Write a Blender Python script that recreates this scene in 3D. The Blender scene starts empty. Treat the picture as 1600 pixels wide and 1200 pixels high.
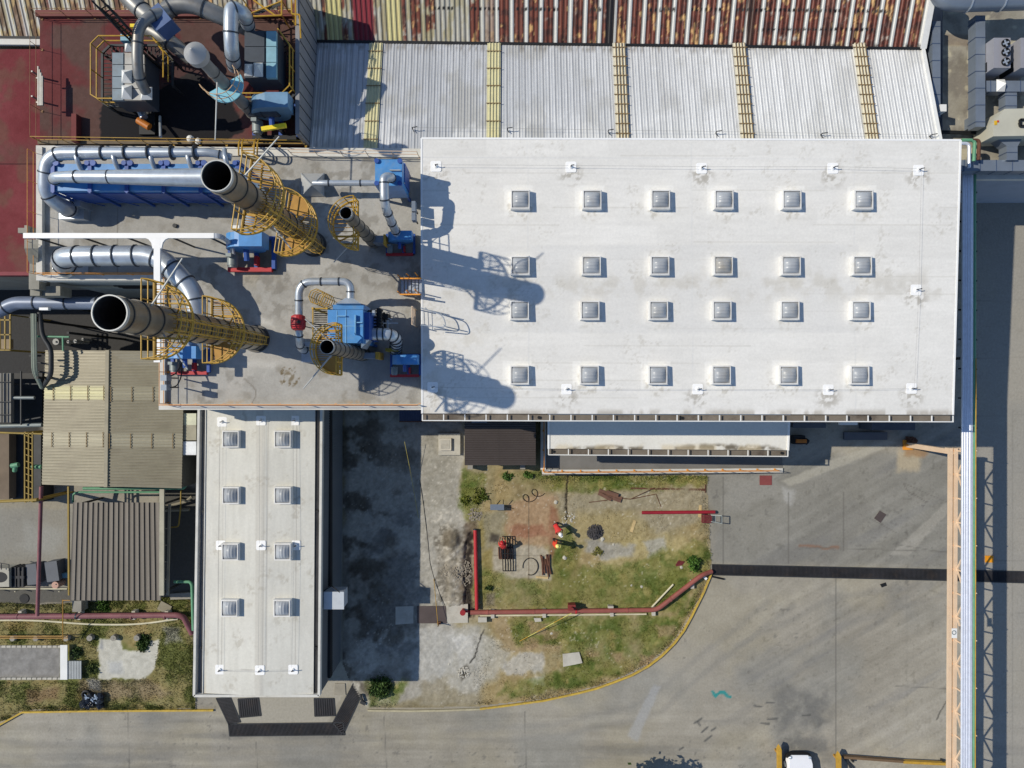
import bpy, math, random
import numpy as np
from mathutils import Vector, Matrix
rnd = random.Random(7)
F = 1110.0          # focal length of the drone camera in photo pixels
H = 50.0            # flying height in metres
R = math.radians
scene = bpy.context.scene
COL = scene.collection

# ---------------------------------------------------------------- camera, sky, sun, exposure
cam_d = bpy.data.cameras.new("drone_camera"); cam = bpy.data.objects.new("drone_camera", cam_d); COL.objects.link(cam)
cam.location = (0, 0, H); cam.rotation_euler = (0, 0, 0)
cam_d.sensor_width = 36.0; cam_d.lens = 36.0 * F / 1600.0; cam_d.clip_end = 3000
scene.camera = cam
SUN_DIR = Vector((-1.0, 0.235, 1.0)).normalized()
world = bpy.data.worlds.new("World"); scene.world = world; world.use_nodes = True
wn = world.node_tree.nodes; wl = world.node_tree.links
sky = wn.new("ShaderNodeTexSky"); sky.sky_type = 'NISHITA'; sky.sun_disc = False
sky.sun_elevation = math.asin(SUN_DIR.z); sky.sun_rotation = math.atan2(SUN_DIR.x, SUN_DIR.y)
sky.altitude = 2200; sky.air_density = 1.0; sky.dust_density = 0.3
wl.new(sky.outputs[0], wn["Background"].inputs[0]); wn["Background"].inputs[1].default_value = 0.135
sun_d = bpy.data.lights.new("sun", 'SUN'); sun = bpy.data.objects.new("sun", sun_d); COL.objects.link(sun)
sun_d.energy = 3.95; sun_d.angle = R(0.5); sun_d.color = (1.0, 0.925, 0.79)
sun.rotation_euler = SUN_DIR.to_track_quat('Z', 'Y').to_euler(); sun.location = (-40, 10, 60)
scene.view_settings.view_transform = 'Standard'; scene.view_settings.look = 'None'
scene.view_settings.exposure = 0.0; scene.view_settings.gamma = 1.0
scene.cycles.max_bounces = 5; scene.cycles.diffuse_bounces = 2; scene.cycles.glossy_bounces = 3

# ---------------------------------------------------------------- helpers
def lin(c):
    c = np.asarray(c, dtype=float) / 255.0
    return np.where(c <= 0.04045, c / 12.92, ((c + 0.055) / 1.055) ** 2.4)
def W(px, py, h=0.0):
    k = (H - h) / F
    return Vector(((px - 800) * k, (600 - py) * k, h))
def PX(h): return (H - h) / F     # metres per photo pixel at height h

class MB:
    def __init__(s): s.v = []; s.f = []
    def add(s, vs, fs):
        o = len(s.v); s.v += [(v[0], v[1], v[2]) for v in vs]; s.f += [tuple(i + o for i in f) for f in fs]; return s
    def box(s, a, b):
        x0, y0, z0 = [min(p, q) for p, q in zip(a, b)]; x1, y1, z1 = [max(p, q) for p, q in zip(a, b)]
        return s.add([(x0,y0,z0),(x1,y0,z0),(x1,y1,z0),(x0,y1,z0),(x0,y0,z1),(x1,y0,z1),(x1,y1,z1),(x0,y1,z1)],
                     [(3,2,1,0),(4,5,6,7),(0,1,5,4),(1,2,6,5),(2,3,7,6),(3,0,4,7)])
    def obox(s, c, sx, sy, sz, rz=0.0):
        ca, sa = math.cos(rz), math.sin(rz); vs = []
        for z in (0, sz):
            for dx, dy in ((-.5,-.5),(.5,-.5),(.5,.5),(-.5,.5)):
                x, y = dx*sx, dy*sy
                vs.append((c[0]+x*ca-y*sa, c[1]+x*sa+y*ca, c[2]+z))
        return s.add(vs, [(3,2,1,0),(4,5,6,7),(0,1,5,4),(1,2,6,5),(2,3,7,6),(3,0,4,7)])
    def beam(s, p0, p1, w, h=None):
        p0, p1 = Vector(p0), Vector(p1); h = h or w; d = (p1-p0)
        if d.length < 1e-6: return s
        d.normalize(); up = Vector((0,0,1)) if abs(d.z) < .95 else Vector((0,1,0))
        a = d.cross(up).normalized()*w/2; b = a.cross(d).normalized()*h/2
        vs = [p+i*a+j*b for p in (p0,p1) for i,j in ((-1,-1),(1,-1),(1,1),(-1,1))]
        return s.add(vs, [(0,1,2,3),(7,6,5,4),(0,4,5,1),(1,5,6,2),(2,6,7,3),(3,7,4,0)])
    def sweep(s, pts, radii, n=10, cap=True):
        pts = [Vector(p) for p in pts]; m = len(pts)
        if not hasattr(radii, '__len__'): radii = [radii]*m
        t0 = (pts[1]-pts[0]).normalized(); a = t0.cross(Vector((0,0,1)))
        if a.length < .05: a = t0.cross(Vector((0,1,0)))
        a.normalize(); vs = []
        for i in range(m):
            t = ((pts[min(i+1,m-1)]-pts[i]).normalized() + (pts[i]-pts[max(i-1,0)]).normalized())
            t = t.normalized() if t.length > 1e-6 else t0
            a = (a - t*a.dot(t)); a.normalize(); b = t.cross(a)
            for j in range(n):
                q = 2*math.pi*j/n; vs.append(pts[i] + radii[i]*(math.cos(q)*a + math.sin(q)*b))
        fs = [(i*n+j, i*n+(j+1)%n, (i+1)*n+(j+1)%n, (i+1)*n+j) for i in range(m-1) for j in range(n)]
        if cap: fs += [tuple(range(n-1,-1,-1)), tuple((m-1)*n+j for j in range(n))]
        return s.add(vs, fs)
    def tube(s, p0, p1, r, r1=None, n=8, cap=True): return s.sweep([p0, p1], [r, r if r1 is None else r1], n, cap)
    def prism(s, poly, z0, z1):
        n = len(poly)
        ar = sum(poly[i][0]*poly[(i+1)%n][1]-poly[(i+1)%n][0]*poly[i][1] for i in range(n))
        if ar < 0: poly = poly[::-1]
        vs = [(p[0],p[1],z0) for p in poly]+[(p[0],p[1],z1) for p in poly]
        return s.add(vs, [tuple(range(n-1,-1,-1)), tuple(range(n,2*n))] + [(i,(i+1)%n,n+(i+1)%n,n+i) for i in range(n)])
    def frustum(s, b, t):     # two matching 4-point rings
        return s.add(list(b)+list(t), [(3,2,1,0),(4,5,6,7),(0,1,5,4),(1,2,6,5),(2,3,7,6),(3,0,4,7)])
    def ball(s, c, r, n=10, m=6, sz=1.0):
        vs = [(c[0],c[1],c[2]+r*sz)]
        for i in range(1,m):
            th = math.pi*i/m
            for j in range(n):
                q = 2*math.pi*j/n; vs.append((c[0]+r*math.sin(th)*math.cos(q), c[1]+r*math.sin(th)*math.sin(q), c[2]+r*sz*math.cos(th)))
        vs.append((c[0],c[1],c[2]-r*sz)); L = len(vs)-1
        fs = [(0,1+j,1+(j+1)%n) for j in range(n)]
        for i in range(m-2):
            a = 1+i*n; fs += [(a+j,a+n+j,a+n+(j+1)%n,a+(j+1)%n) for j in range(n)]
        a = 1+(m-2)*n; fs += [(a+j,L,a+(j+1)%n) for j in range(n)]
        return s.add(vs, fs)
    def build(s, name, mat, parent=None, smooth=False, **kw):
        o = mesh_obj(name, s.v, s.f, mat, parent, smooth)
        if kw: tag(o, **kw)
        return o

def wloc(o):
    v = Vector((0,0,0))
    while o is not None: v = v + o.location; o = o.parent
    return v
def mesh_obj(name, v, f, mat, parent=None, smooth=False):
    me = bpy.data.meshes.new(name); p = wloc(parent) if parent else Vector((0,0,0))
    if parent is None and len(v):
        a = np.array(v); p = Vector(((a[:,0].min()+a[:,0].max())/2, (a[:,1].min()+a[:,1].max())/2, a[:,2].min()))
    me.from_pydata([(a[0]-p.x, a[1]-p.y, a[2]-p.z) for a in v], [], f)
    if smooth:
        me.polygons.foreach_set('use_smooth', [True]*len(me.polygons)); me.set_sharp_from_angle(angle=R(38))
    me.materials.append(mat)
    o = bpy.data.objects.new(name, me); COL.objects.link(o)
    if parent: o.parent = parent
    else: o.location = p
    return o
def tag(o, label=None, cat=None, group=None, kind=None):
    if label: o['label'] = label
    if cat: o['category'] = cat
    if group: o['group'] = group
    if kind: o['kind'] = kind
    return o
def thing(name, label, cat, loc=(0,0,0), group=None):
    o = bpy.data.objects.new(name, None); COL.objects.link(o); o.location = loc; o.empty_display_size = .3
    return tag(o, label, cat, group)
def dup(o, loc, parent=None, label=None):
    r = o.copy(); COL.objects.link(r); r.location = loc
    if parent is not None: r.parent = parent
    if label: r['label'] = label
    for c in o.children:
        d = c.copy(); COL.objects.link(d); d.parent = r
        for g in c.children:
            e = g.copy(); COL.objects.link(e); e.parent = d
    return r

def fillet(pts, rad, seg=7):
    pts = [Vector(p) for p in pts]; out = [pts[0]]
    for i in range(1, len(pts)-1):
        a, b, c = pts[i-1], pts[i], pts[i+1]; u = (a-b); v = (c-b)
        d = min(rad, u.length*.48, v.length*.48); p, q = b+u.normalized()*d, b+v.normalized()*d
        for k in range(seg+1):
            t = k/seg; out.append((1-t)**2*p + 2*t*(1-t)*b + t*t*q)
    out.append(pts[-1]); return out

# numpy noise --------------------------------------------------------------
def vnoise(x, y, seed=0):
    xi = np.floor(x).astype(np.int64); yi = np.floor(y).astype(np.int64); xf = x-xi; yf = y-yi
    def hsh(a, b):
        n = (a*374761393 + b*668265263 + seed*1442695041) & 0x7fffffff
        n = ((n ^ (n >> 13))*1274126177) & 0x7fffffff
        return ((n ^ (n >> 16)) & 0xffff)/65535.0
    u = xf*xf*(3-2*xf); v = yf*yf*(3-2*yf)
    return (hsh(xi,yi)*(1-u)+hsh(xi+1,yi)*u)*(1-v) + (hsh(xi,yi+1)*(1-u)+hsh(xi+1,yi+1)*u)*v
def fbm(x, y, scale, octv=4, seed=0):
    t = 0; a = 1; s = 0; f = 1.0/scale
    for i in range(octv): t = t + a*vnoise(x*f, y*f, seed+i*17); s += a; a *= .55; f *= 2.03
    return t/s
def sstep(a, b, x):
    t = np.clip((x-a)/(b-a), 0, 1); return t*t*(3-2*t)
def seg_dist(x, y, pts, close=False):
    d = np.full(x.shape, 1e9); n = len(pts)
    for i in range(n if close else n-1):
        ax, ay = pts[i]; bx, by = pts[(i+1)%n]; L = (bx-ax)**2+(by-ay)**2 + 1e-9
        t = np.clip(((x-ax)*(bx-ax)+(y-ay)*(by-ay))/L, 0, 1)
        d = np.minimum(d, np.hypot(x-ax-t*(bx-ax), y-ay-t*(by-ay)))
    return d
def inside(x, y, poly):
    c = np.zeros(x.shape, bool); n = len(poly); j = n-1
    for i in range(n):
        xi, yi = poly[i]; xj, yj = poly[j]
        if yi != yj: c ^= ((yi > y) != (yj > y)) & (x < (xj-xi)*(y-yi)/(yj-yi)+xi)
        j = i
    return c
def pmask(x, y, poly, soft=4, wob=0, ws=15, seed=3):
    if wob:
        x2 = x+(fbm(x,y,ws,4,seed)-.5)*2*wob; y2 = y+(fbm(x,y,ws,4,seed+50)-.5)*2*wob; x, y = x2, y2
    d = seg_dist(x, y, poly, True); return sstep(-soft, soft, np.where(inside(x,y,poly), d, -d))
def lmask(x, y, pts, w, soft=1.0, wob=0, ws=15, seed=5):
    if wob:
        x2 = x+(fbm(x,y,ws,3,seed)-.5)*2*wob; y2 = y+(fbm(x,y,ws,3,seed+50)-.5)*2*wob; x, y = x2, y2
    return 1-sstep(w-soft, w+soft, seg_dist(x, y, pts))
class Paint:
    def __init__(s, x, y, base): s.x = x; s.y = y; s.c = np.empty(x.shape+(3,)); s.c[:] = base
    def mix(s, col, m, a=1.0):
        m = (np.clip(m,0,1)*a)[...,None]; s.c = s.c*(1-m)+np.asarray(col, float)*m
    def add(s, v): s.c = np.clip(s.c + (v[...,None] if np.ndim(v) >= 1 else v), 3, 250)
    def poly(s, poly, col, soft=4, wob=6, a=1.0, ws=15, seed=3): s.mix(col, pmask(s.x,s.y,poly,soft,wob,ws,seed), a)
    def line(s, pts, w, col, a=1.0, soft=1.0, wob=0, ws=15): s.mix(col, lmask(s.x,s.y,pts,w,soft,wob,ws), a)

def grid_obj(name, xs, ys, zf, cols, mat, parent=None, keep=None, smooth=True):
    """regular grid sheet; zf, cols arrays on (len(ys), len(xs)); colours in 0-255 display values of the real surface"""
    nx, ny = len(xs), len(ys); X, Y = np.meshgrid(xs, ys)
    idx = np.arange(nx*ny).reshape(ny, nx)
    q = np.stack([idx[:-1,:-1], idx[:-1,1:], idx[1:,1:], idx[1:,:-1]], -1)
    if keep is not None: q = q[keep[:-1,:-1] & keep[1:,1:] & keep[:-1,1:] & keep[1:,:-1]]
    q = q.reshape(-1, 4)
    used = np.zeros(nx*ny, bool); used[q.ravel()] = True; rem = np.cumsum(used)-1
    co = np.stack([X, Y, np.broadcast_to(zf, X.shape)], -1).reshape(-1,3)[used]; q = rem[q]; lc = lin(cols).reshape(-1,3)[used]
    p = wloc(parent) if parent else Vector((0,0,0)); co = co - np.array(p)
    me = raw_mesh(name, co, q, lc, mat, smooth)
    o = bpy.data.objects.new(name, me); COL.objects.link(o)
    if parent: o.parent = parent
    return o
def raw_mesh(name, co, q, lc, mat, smooth=False):
    k = q.shape[1]; me = bpy.data.meshes.new(name)
    me.vertices.add(len(co)); me.vertices.foreach_set('co', np.ascontiguousarray(co, dtype=np.float32).ravel())
    me.loops.add(q.size); me.loops.foreach_set('vertex_index', np.ascontiguousarray(q, dtype=np.int32).ravel())
    me.polygons.add(len(q)); me.polygons.foreach_set('loop_start', np.arange(len(q), dtype=np.int32)*k)
    me.polygons.foreach_set('use_smooth', np.full(len(q), smooth))
    if lc is not None:
        at = me.color_attributes.new('Col', 'FLOAT_COLOR', 'POINT')
        at.data.foreach_set('color', np.concatenate([lc, np.ones((len(lc),1))], 1).astype(np.float32).ravel())
    me.update(calc_edges=True); me.validate(); me.materials.append(mat); return me

# materials ----------------------------------------------------------------
MATS = {}
def mat(name, rgb, rough=.6, metal=0.0, var=.12, scale=1.2, stain=None, samt=.4, sscale=.8, bump=0.0, bscale=20, spec=.4, stretch=(1,1,1)):
    if name in MATS: return MATS[name]
    m = bpy.data.materials.new(name); m.use_nodes = True; nt = m.node_tree; N = nt.nodes; L = nt.links; b = N['Principled BSDF']
    geo = N.new('ShaderNodeNewGeometry'); mp = N.new('ShaderNodeMapping'); mp.inputs['Scale'].default_value = stretch
    L.new(geo.outputs['Position'], mp.inputs['Vector'])
    base = lin(rgb); out = None
    nz = N.new('ShaderNodeTexNoise'); nz.inputs['Scale'].default_value = scale; nz.inputs['Detail'].default_value = 6; nz.inputs['Roughness'].default_value = .65
    L.new(mp.outputs[0], nz.inputs['Vector'])
    rp = N.new('ShaderNodeValToRGB'); rp.color_ramp.elements[0].position = .3; rp.color_ramp.elements[1].position = .7
    rp.color_ramp.elements[0].color = (*np.clip(base*(1-var*1.6),0,1),1); rp.color_ramp.elements[1].color = (*np.clip(base*(1+var),0,1),1)
    L.new(nz.outputs['Fac'], rp.inputs['Fac']); out = rp.outputs[0]
    if stain is not None:
        n2 = N.new('ShaderNodeTexNoise'); n2.inputs['Scale'].default_value = sscale; n2.inputs['Detail'].default_value = 8; n2.inputs['Roughness'].default_value = .7
        L.new(mp.outputs[0], n2.inputs['Vector'])
        r2 = N.new('ShaderNodeValToRGB'); r2.color_ramp.elements[0].position = .52; r2.color_ramp.elements[1].position = .72
        r2.color_ramp.elements[1].color = (samt,)*3+(1,)
        L.new(n2.outputs['Fac'], r2.inputs['Fac'])
        mx = N.new('ShaderNodeMix'); mx.data_type = 'RGBA'; mx.inputs['B'].default_value = (*lin(stain),1)
        L.new(r2.outputs[0], mx.inputs['Factor']); L.new(out, mx.inputs['A']); out = mx.outputs['Result']
    L.new(out, b.inputs['Base Color'])
    b.inputs['Roughness'].default_value = rough; b.inputs['Metallic'].default_value = metal; b.inputs['Specular IOR Level'].default_value = spec
    if bump:
        nb = N.new('ShaderNodeTexNoise'); nb.inputs['Scale'].default_value = bscale; nb.inputs['Detail'].default_value = 4
        L.new(geo.outputs['Position'], nb.inputs['Vector'])
        bp = N.new('ShaderNodeBump'); bp.inputs['Strength'].default_value = bump; bp.inputs['Distance'].default_value = .03
        L.new(nb.outputs['Fac'], bp.inputs['Height']); L.new(bp.outputs[0], b.inputs['Normal'])
    MATS[name] = m; return m
def amat(name, rough=.85, metal=0.0, bump=.3, bscale=9, var=.1, spec=.3):
    if name in MATS: return MATS[name]
    m = bpy.data.materials.new(name); m.use_nodes = True; nt = m.node_tree; N = nt.nodes; L = nt.links; b = N['Principled BSDF']
    at = N.new('ShaderNodeAttribute'); at.attribute_name = 'Col'; geo = N.new('ShaderNodeNewGeometry')
    nz = N.new('ShaderNodeTexNoise'); nz.inputs['Scale'].default_value = bscale; nz.inputs['Detail'].default_value = 5; nz.inputs['Roughness'].default_value = .7
    L.new(geo.outputs['Position'], nz.inputs['Vector'])
    mr = N.new('ShaderNodeMapRange'); mr.inputs['From Min'].default_value = .25; mr.inputs['From Max'].default_value = .75
    mr.inputs['To Min'].default_value = 1-var*1.5; mr.inputs['To Max'].default_value = 1+var*1.5
    L.new(nz.outputs['Fac'], mr.inputs['Value'])
    vm = N.new('ShaderNodeVectorMath'); vm.operation = 'SCALE'; L.new(at.outputs['Color'], vm.inputs[0]); L.new(mr.outputs[0], vm.inputs['Scale'])
    L.new(vm.outputs[0], b.inputs['Base Color']); b.inputs['Roughness'].default_value = rough; b.inputs['Metallic'].default_value = metal
    b.inputs['Specular IOR Level'].default_value = spec
    if bump:
        bp = N.new('ShaderNodeBump'); bp.inputs['Strength'].default_value = bump; bp.inputs['Distance'].default_value = .04
        L.new(nz.outputs['Fac'], bp.inputs['Height']); L.new(bp.outputs[0], b.inputs['Normal'])
    MATS[name] = m; return m

M_GALV = mat('galvanised_steel', (184,192,200), .36, .5, .10, 2.0, (120,120,116), .25, 1.1)
M_STACK = mat('stack_steel', (134,128,116), .4, .5, .2, .9, (112,88,62), .6, .7)
M_DARKG = mat('dark_flange', (60,66,74), .5, .4)
M_SOOT = mat('soot_lining', (58,53,48), .9, 0, .5, 1.5, (28,26,24), .8, .8)
M_RIM = mat('rim_steel', (176,178,176), .5, .2)
M_YEL = mat('yellow_paint', (190,150,56), .5, 0, .12, 3, (120,84,30), .35, 2.5)
M_YELD = mat('yellow_deck_plate', (176,132,58), .6, 0, .12, 2, (110,70,30), .4, 1.5)
M_ORG = mat('orange_paint', (222,148,52), .55, 0, .12, 3, (140,90,50), .4, 2.0)
M_PEACH = mat('peach_paint', (220,194,166), .6, 0, .08, 2, (170,130,95), .3, 1.0)
M_BLUE = mat('blue_paint', (72,138,198), .42, 0, .12, 1.4, (120,146,166), .55, 1.6)
M_DBLUE = mat('dark_blue_paint', (44,82,156), .45, 0, .14, 1.2, (80,96,120), .4, 1.6)
M_GRATE = mat('drain_grate', (58,57,60), .65, .25, .35, .7, (92,78,66), .6, .9)
M_BANDS = mat('stack_band', (88,86,82), .5, .4)
M_OLDRAIL = mat('faded_rail', (134,96,56), .6, 0, .2, 2)
M_LINE = mat('lifeline_grey', (150,150,148), .6)
M_RED = mat('red_paint', (180,44,50), .5, 0, .1)
M_REDPIPE = mat('oxide_red_pipe', (148,84,74), .6, 0, .14, 1.5, (120,84,74), .4, 1.0)
M_MAROON = mat('maroon_pipe', (130,82,86), .6, 0, .14, 1.5)
M_MOTOR = mat('motor_grey', (130,138,138), .5, .2)
M_BLACK = mat('black_steel', (30,31,33), .6, .1, .3)
M_DKSTEEL = mat('dark_steel', (58,60,62), .6, .3, .2)
M_WHITE = mat('white_paint', (226,226,222), .55, 0, .05, .8, (170,168,160), .3, .7)
M_WTRAY = mat('white_tray', (238,238,236), .5, 0, .03)
M_CONC = mat('weathered_concrete', (150,146,136), .9, 0, .1, .8, (104,100,92), .4, .5, .3)
M_PARAPET = mat('parapet_white', (208,206,198), .8, 0, .07, 1.2, (150,145,135), .35, .9)
M_WALL = mat('pale_wall', (150,156,152), .8, 0, .06, .6)
M_WALLG = mat('grey_cladding', (112,118,124), .55, .1, .06, 1, stretch=(1,1,.2))
M_WOOD = mat('raw_timber', (196,172,124), .8, 0, .15, 4)
M_RUST = mat('rusty_steel', (104,70,54), .85, .1, .25, 4, (60,42,36), .5, 3)
M_GREEN = mat('green_pipe', (96,150,116), .55, 0, .12, 2)
M_HVAC = mat('duct_sheet', (128,138,150), .4, .35, .08, .9)
M_SILV = mat('silver_insulation', (222,226,236), .3, .35, .06, 3)
M_CABLE = mat('black_cable', (24,24,26), .7)
M_WATTR = amat('painted_surface', .85, 0, .12, 7, .05)
M_GATTR = amat('ground_surface', .95, 0, .5, 6, .09)
M_RATTR = amat('sheet_roof', .5, .1, 0, 5, .05, .4)
M_LEAF = amat('leaf', .7, 0, 0, 5, .1)
# ================================================================= GROUND
LOT = [(534,640),(848,640),(848,742),(1105,742),(1112,880),(1110,896),(1097,925),(1078,962),(1052,1003),(1012,1038),(960,1063),(905,1080),(850,1092),(750,1104),(640,1107),(572,1106),(545,1064),(534,1036)]
VERGE = [(-30,938),(60,944),(300,930),(306,1108),(36,1110),(-30,1146)]
def yard_paint(x, y):
    P = Paint(x, y, (150,145,133))
    P.mix((156,149,130), sstep(.45,.65,fbm(x,y,90,4,11)), .5)
    P.add((fbm(x,y,170,4,1)-.5)*34)
    P.mix((128,128,123), sstep(.5,.72,fbm(x,y,120,4,9)), .5)
    # dark apron between the buildings, right of the lot
    P.poly([(1105,738),(1530,700),(1530,890),(1112,885)], (126,125,119), 10, 14, .75, 60)
    # streaks left by tyres: two directions
    a = x*.86 - y*.5; b = x*.5 + y*.86
    s1 = fbm(b*1.0, a*.06, 9, 4, 21); s2 = fbm(y*1.0, x*.05, 8, 4, 22)
    right = sstep(1080,1250,x)*(1-sstep(1520,1530,x)); south = sstep(1085,1120,y)*(1-right)
    P.add((s1-.5)*26*right + (s2-.5)*26*south)
    P.mix((112,112,112), sstep(.62,.78,fbm(b,a*.12,26,4,23))*right, .35)
    P.mix((108,108,106), sstep(.58,.75,fbm(y-1150,x*.1,24,4,24))*south, .4)
    P.add((fbm(x,y,14,3,31)-.5)*14)
    P.mix((92,90,86), sstep(.72,.78,fbm(x,y,7,3,33))*sstep(.5,.6,fbm(x,y,110,2,34)), .4)
    for l in ([(700,1140),(860,1132),(1000,1100),(1100,1020),(1200,940)],[(720,1160),(880,1150),(1030,1112),(1130,1030),(1240,945)],[(0,1158),(300,1166),(560,1168)],[(0,1180),(300,1184),(560,1182)],[(1180,1060),(1300,985),(1470,930)],[(1150,1010),(1290,940),(1460,912)]): P.line(l, 4.5, (116,115,112), .22, 4, 5, 40)
    # paler strips where the slab was cut and refilled
    P.poly([(1222,752),(1300,719),(1384,688),(1402,692),(1312,729),(1236,760)], (172,168,155), 2, 2, .6)
    P.poly([(1392,866),(1478,784),(1486,796),(1418,870)], (164,160,150), 2, 2, .5)
    P.poly([(980,1150),(1020,1070),(1032,1072),(996,1160)], (158,160,162), 3, 3, .6)
    P.poly([(1330,780),(1366,795),(1320,860),(1300,888),(1200,880)], (116,114,108), 6, 8, .4)
    P.poly([(1404,700),(1440,702),(1436,735),(1400,735)], (186,170,140), 6, 8, .7)
    P.poly([(1415,692),(1450,700),(1445,716),(1415,712)], (150,110,70), 4, 5, .6)
    P.line([(1248,853),(1310,857)], 2, (134,92,70), .6, 2, 4)
    P.mix((178,178,176), pmask(x,y,[(1222,762),(1240,768),(1236,790),(1224,780)],5,6), .6)
    P.poly([(1130,745),(1215,742),(1225,775),(1130,800)], (152,150,143), 8, 10, .5)
    P.add(-(sstep(.7,.84,fbm(x,y,6,2,77)))*12*sstep(1100,1180,x))
    # greasy parking bay
    P.mix((96,96,94), pmask(x,y,[(1215,1070),(1306,1075),(1306,1200),(1225,1200)],18,16,26)*sstep(.3,.7,fbm(x,y,22,5,41)), .65)
    for q in ((1085,1130,1096,1122),(1097,1144,1106,1136),(1112,1141,1118,1137),(1101,1158,1112,1149),(1179,1103,1190,1104),(1198,1098,1209,1098),(1190,1130,1202,1131),(1254,1118,1266,1117),(1062,1172,1068,1168),(1090,1128,1094,1133),(1200,1124,1214,1123)):
        P.line([q[:2],q[2:]], 1.4, (82,82,80), .8, .8, 1)
    # teal paint spill
    P.line([(1114,1081),(1118,1088),(1124,1082),(1131,1081),(1136,1087),(1141,1089)], 2.2, (40,134,134), .9, .8, 1.5, 6)
    # joints sawn in the slab
    for l in ([(1306,902),(1306,1200)],[(1417,905),(1417,1120)],[(1417,790),(1417,875)],[(1318,770),(1318,860)],[(1232,770),(1232,880)],[(1250,855),(1480,862)],[(1412,755),(1478,784)],[(1395,850),(1490,865)],
              [(1360,810),(1400,832)],[(1400,1072),(1480,1076)],[(1550,700),(1552,900)],[(1582,640),(1582,1200)],[(1526,740),(1620,738)],[(1526,812),(1620,810)],[(1526,877),(1620,875)],[(1526,960),(1620,958)],[(1526,1050),(1620,1048)],[(1526,1140),(1620,1138)],
              [(1526,650),(1620,648)],[(1526,560),(1620,558)],[(1526,470),(1620,468)],[(1130,745),(1130,880)],[(820,1112),(822,1200)],[(400,1160),(402,1200)],[(600,1120),(604,1200)],[(200,1114),(202,1200)]):
        P.line(l, .6, (96,94,88), .55, .7)
    P.line([(1412,755),(1420,770),(1450,785)], .7, (90,86,80), .6, .6, 3)
    P.line([(1480,1092),(1470,1112),(1462,1126)], .8, (60,58,54), .7, .6, 3)
    # right-hand road
    P.poly([(1528,300),(1640,300),(1640,1220),(1528,1220)], (150,147,140), 3, 1, .6)
    # left yard; pit between the old buildings has deep shade painted into its ground
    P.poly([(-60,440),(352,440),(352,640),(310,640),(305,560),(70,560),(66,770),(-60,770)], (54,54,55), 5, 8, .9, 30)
    P.poly([(-60,795),(112,795),(112,925),(-60,925)], (136,134,127), 3, 3, .6)
    P.poly([(40,820),(100,830),(90,870),(30,860)], (152,152,146), 10, 12, .6)
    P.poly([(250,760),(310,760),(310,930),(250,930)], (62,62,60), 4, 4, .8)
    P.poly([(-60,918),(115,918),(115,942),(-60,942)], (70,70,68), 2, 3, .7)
    P.line([(51,800),(51,918)], .6, (80,78,74), .5, .6)
    P.poly([(420,1086),(530,1060),(545,1064),(512,1130),(366,1130),(345,1090)], (160,155,142), 2, 2, .9)
    return P
def green_mask(x, y):
    n = fbm(x,y,38,4,61); n2 = fbm(x,y,11,3,62)
    g = pmask(x,y,[(752,888),(800,905),(862,912),(900,890),(1105,850),(1108,890),(1060,950),(1000,955),(740,950),(738,915)],9,16,28)*.75
    g = np.maximum(g, pmask(x,y,[(800,962),(1060,962),(1090,925),(1104,905),(1075,960),(1048,1000),(1008,1034),(956,1058),(900,1075),(800,1088),(775,1085),(810,1060),(880,1050),(878,1005),(806,1012),(798,985)],6,10,22)*.95)
    g = np.maximum(g, pmask(x,y,[(722,735),(760,742),(752,800),(738,815),(720,790)],5,8,14)*.8)
    g = np.maximum(g, pmask(x,y,[(780,742),(850,735),(1108,740),(1106,758),(960,765),(850,768),(790,752)],5,8,14)*.8)
    g = np.maximum(g, pmask(x,y,[(868,845),(895,820),(897,870),(885,925),(862,900)],5,8,14)*.65)
    g = np.maximum(g, pmask(x,y,[(570,1068),(640,1062),(632,1080),(615,1102),(575,1103)],5,8,14)*.7)
    g = np.maximum(g, pmask(x,y,[(1040,870),(1085,845),(1108,860),(1108,900),(1050,900)],8,10,18)*.8)
    return np.clip(g*(-.1+1.9*n)+(n2-.5)*.5*(g>.1), 0, 1)
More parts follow.
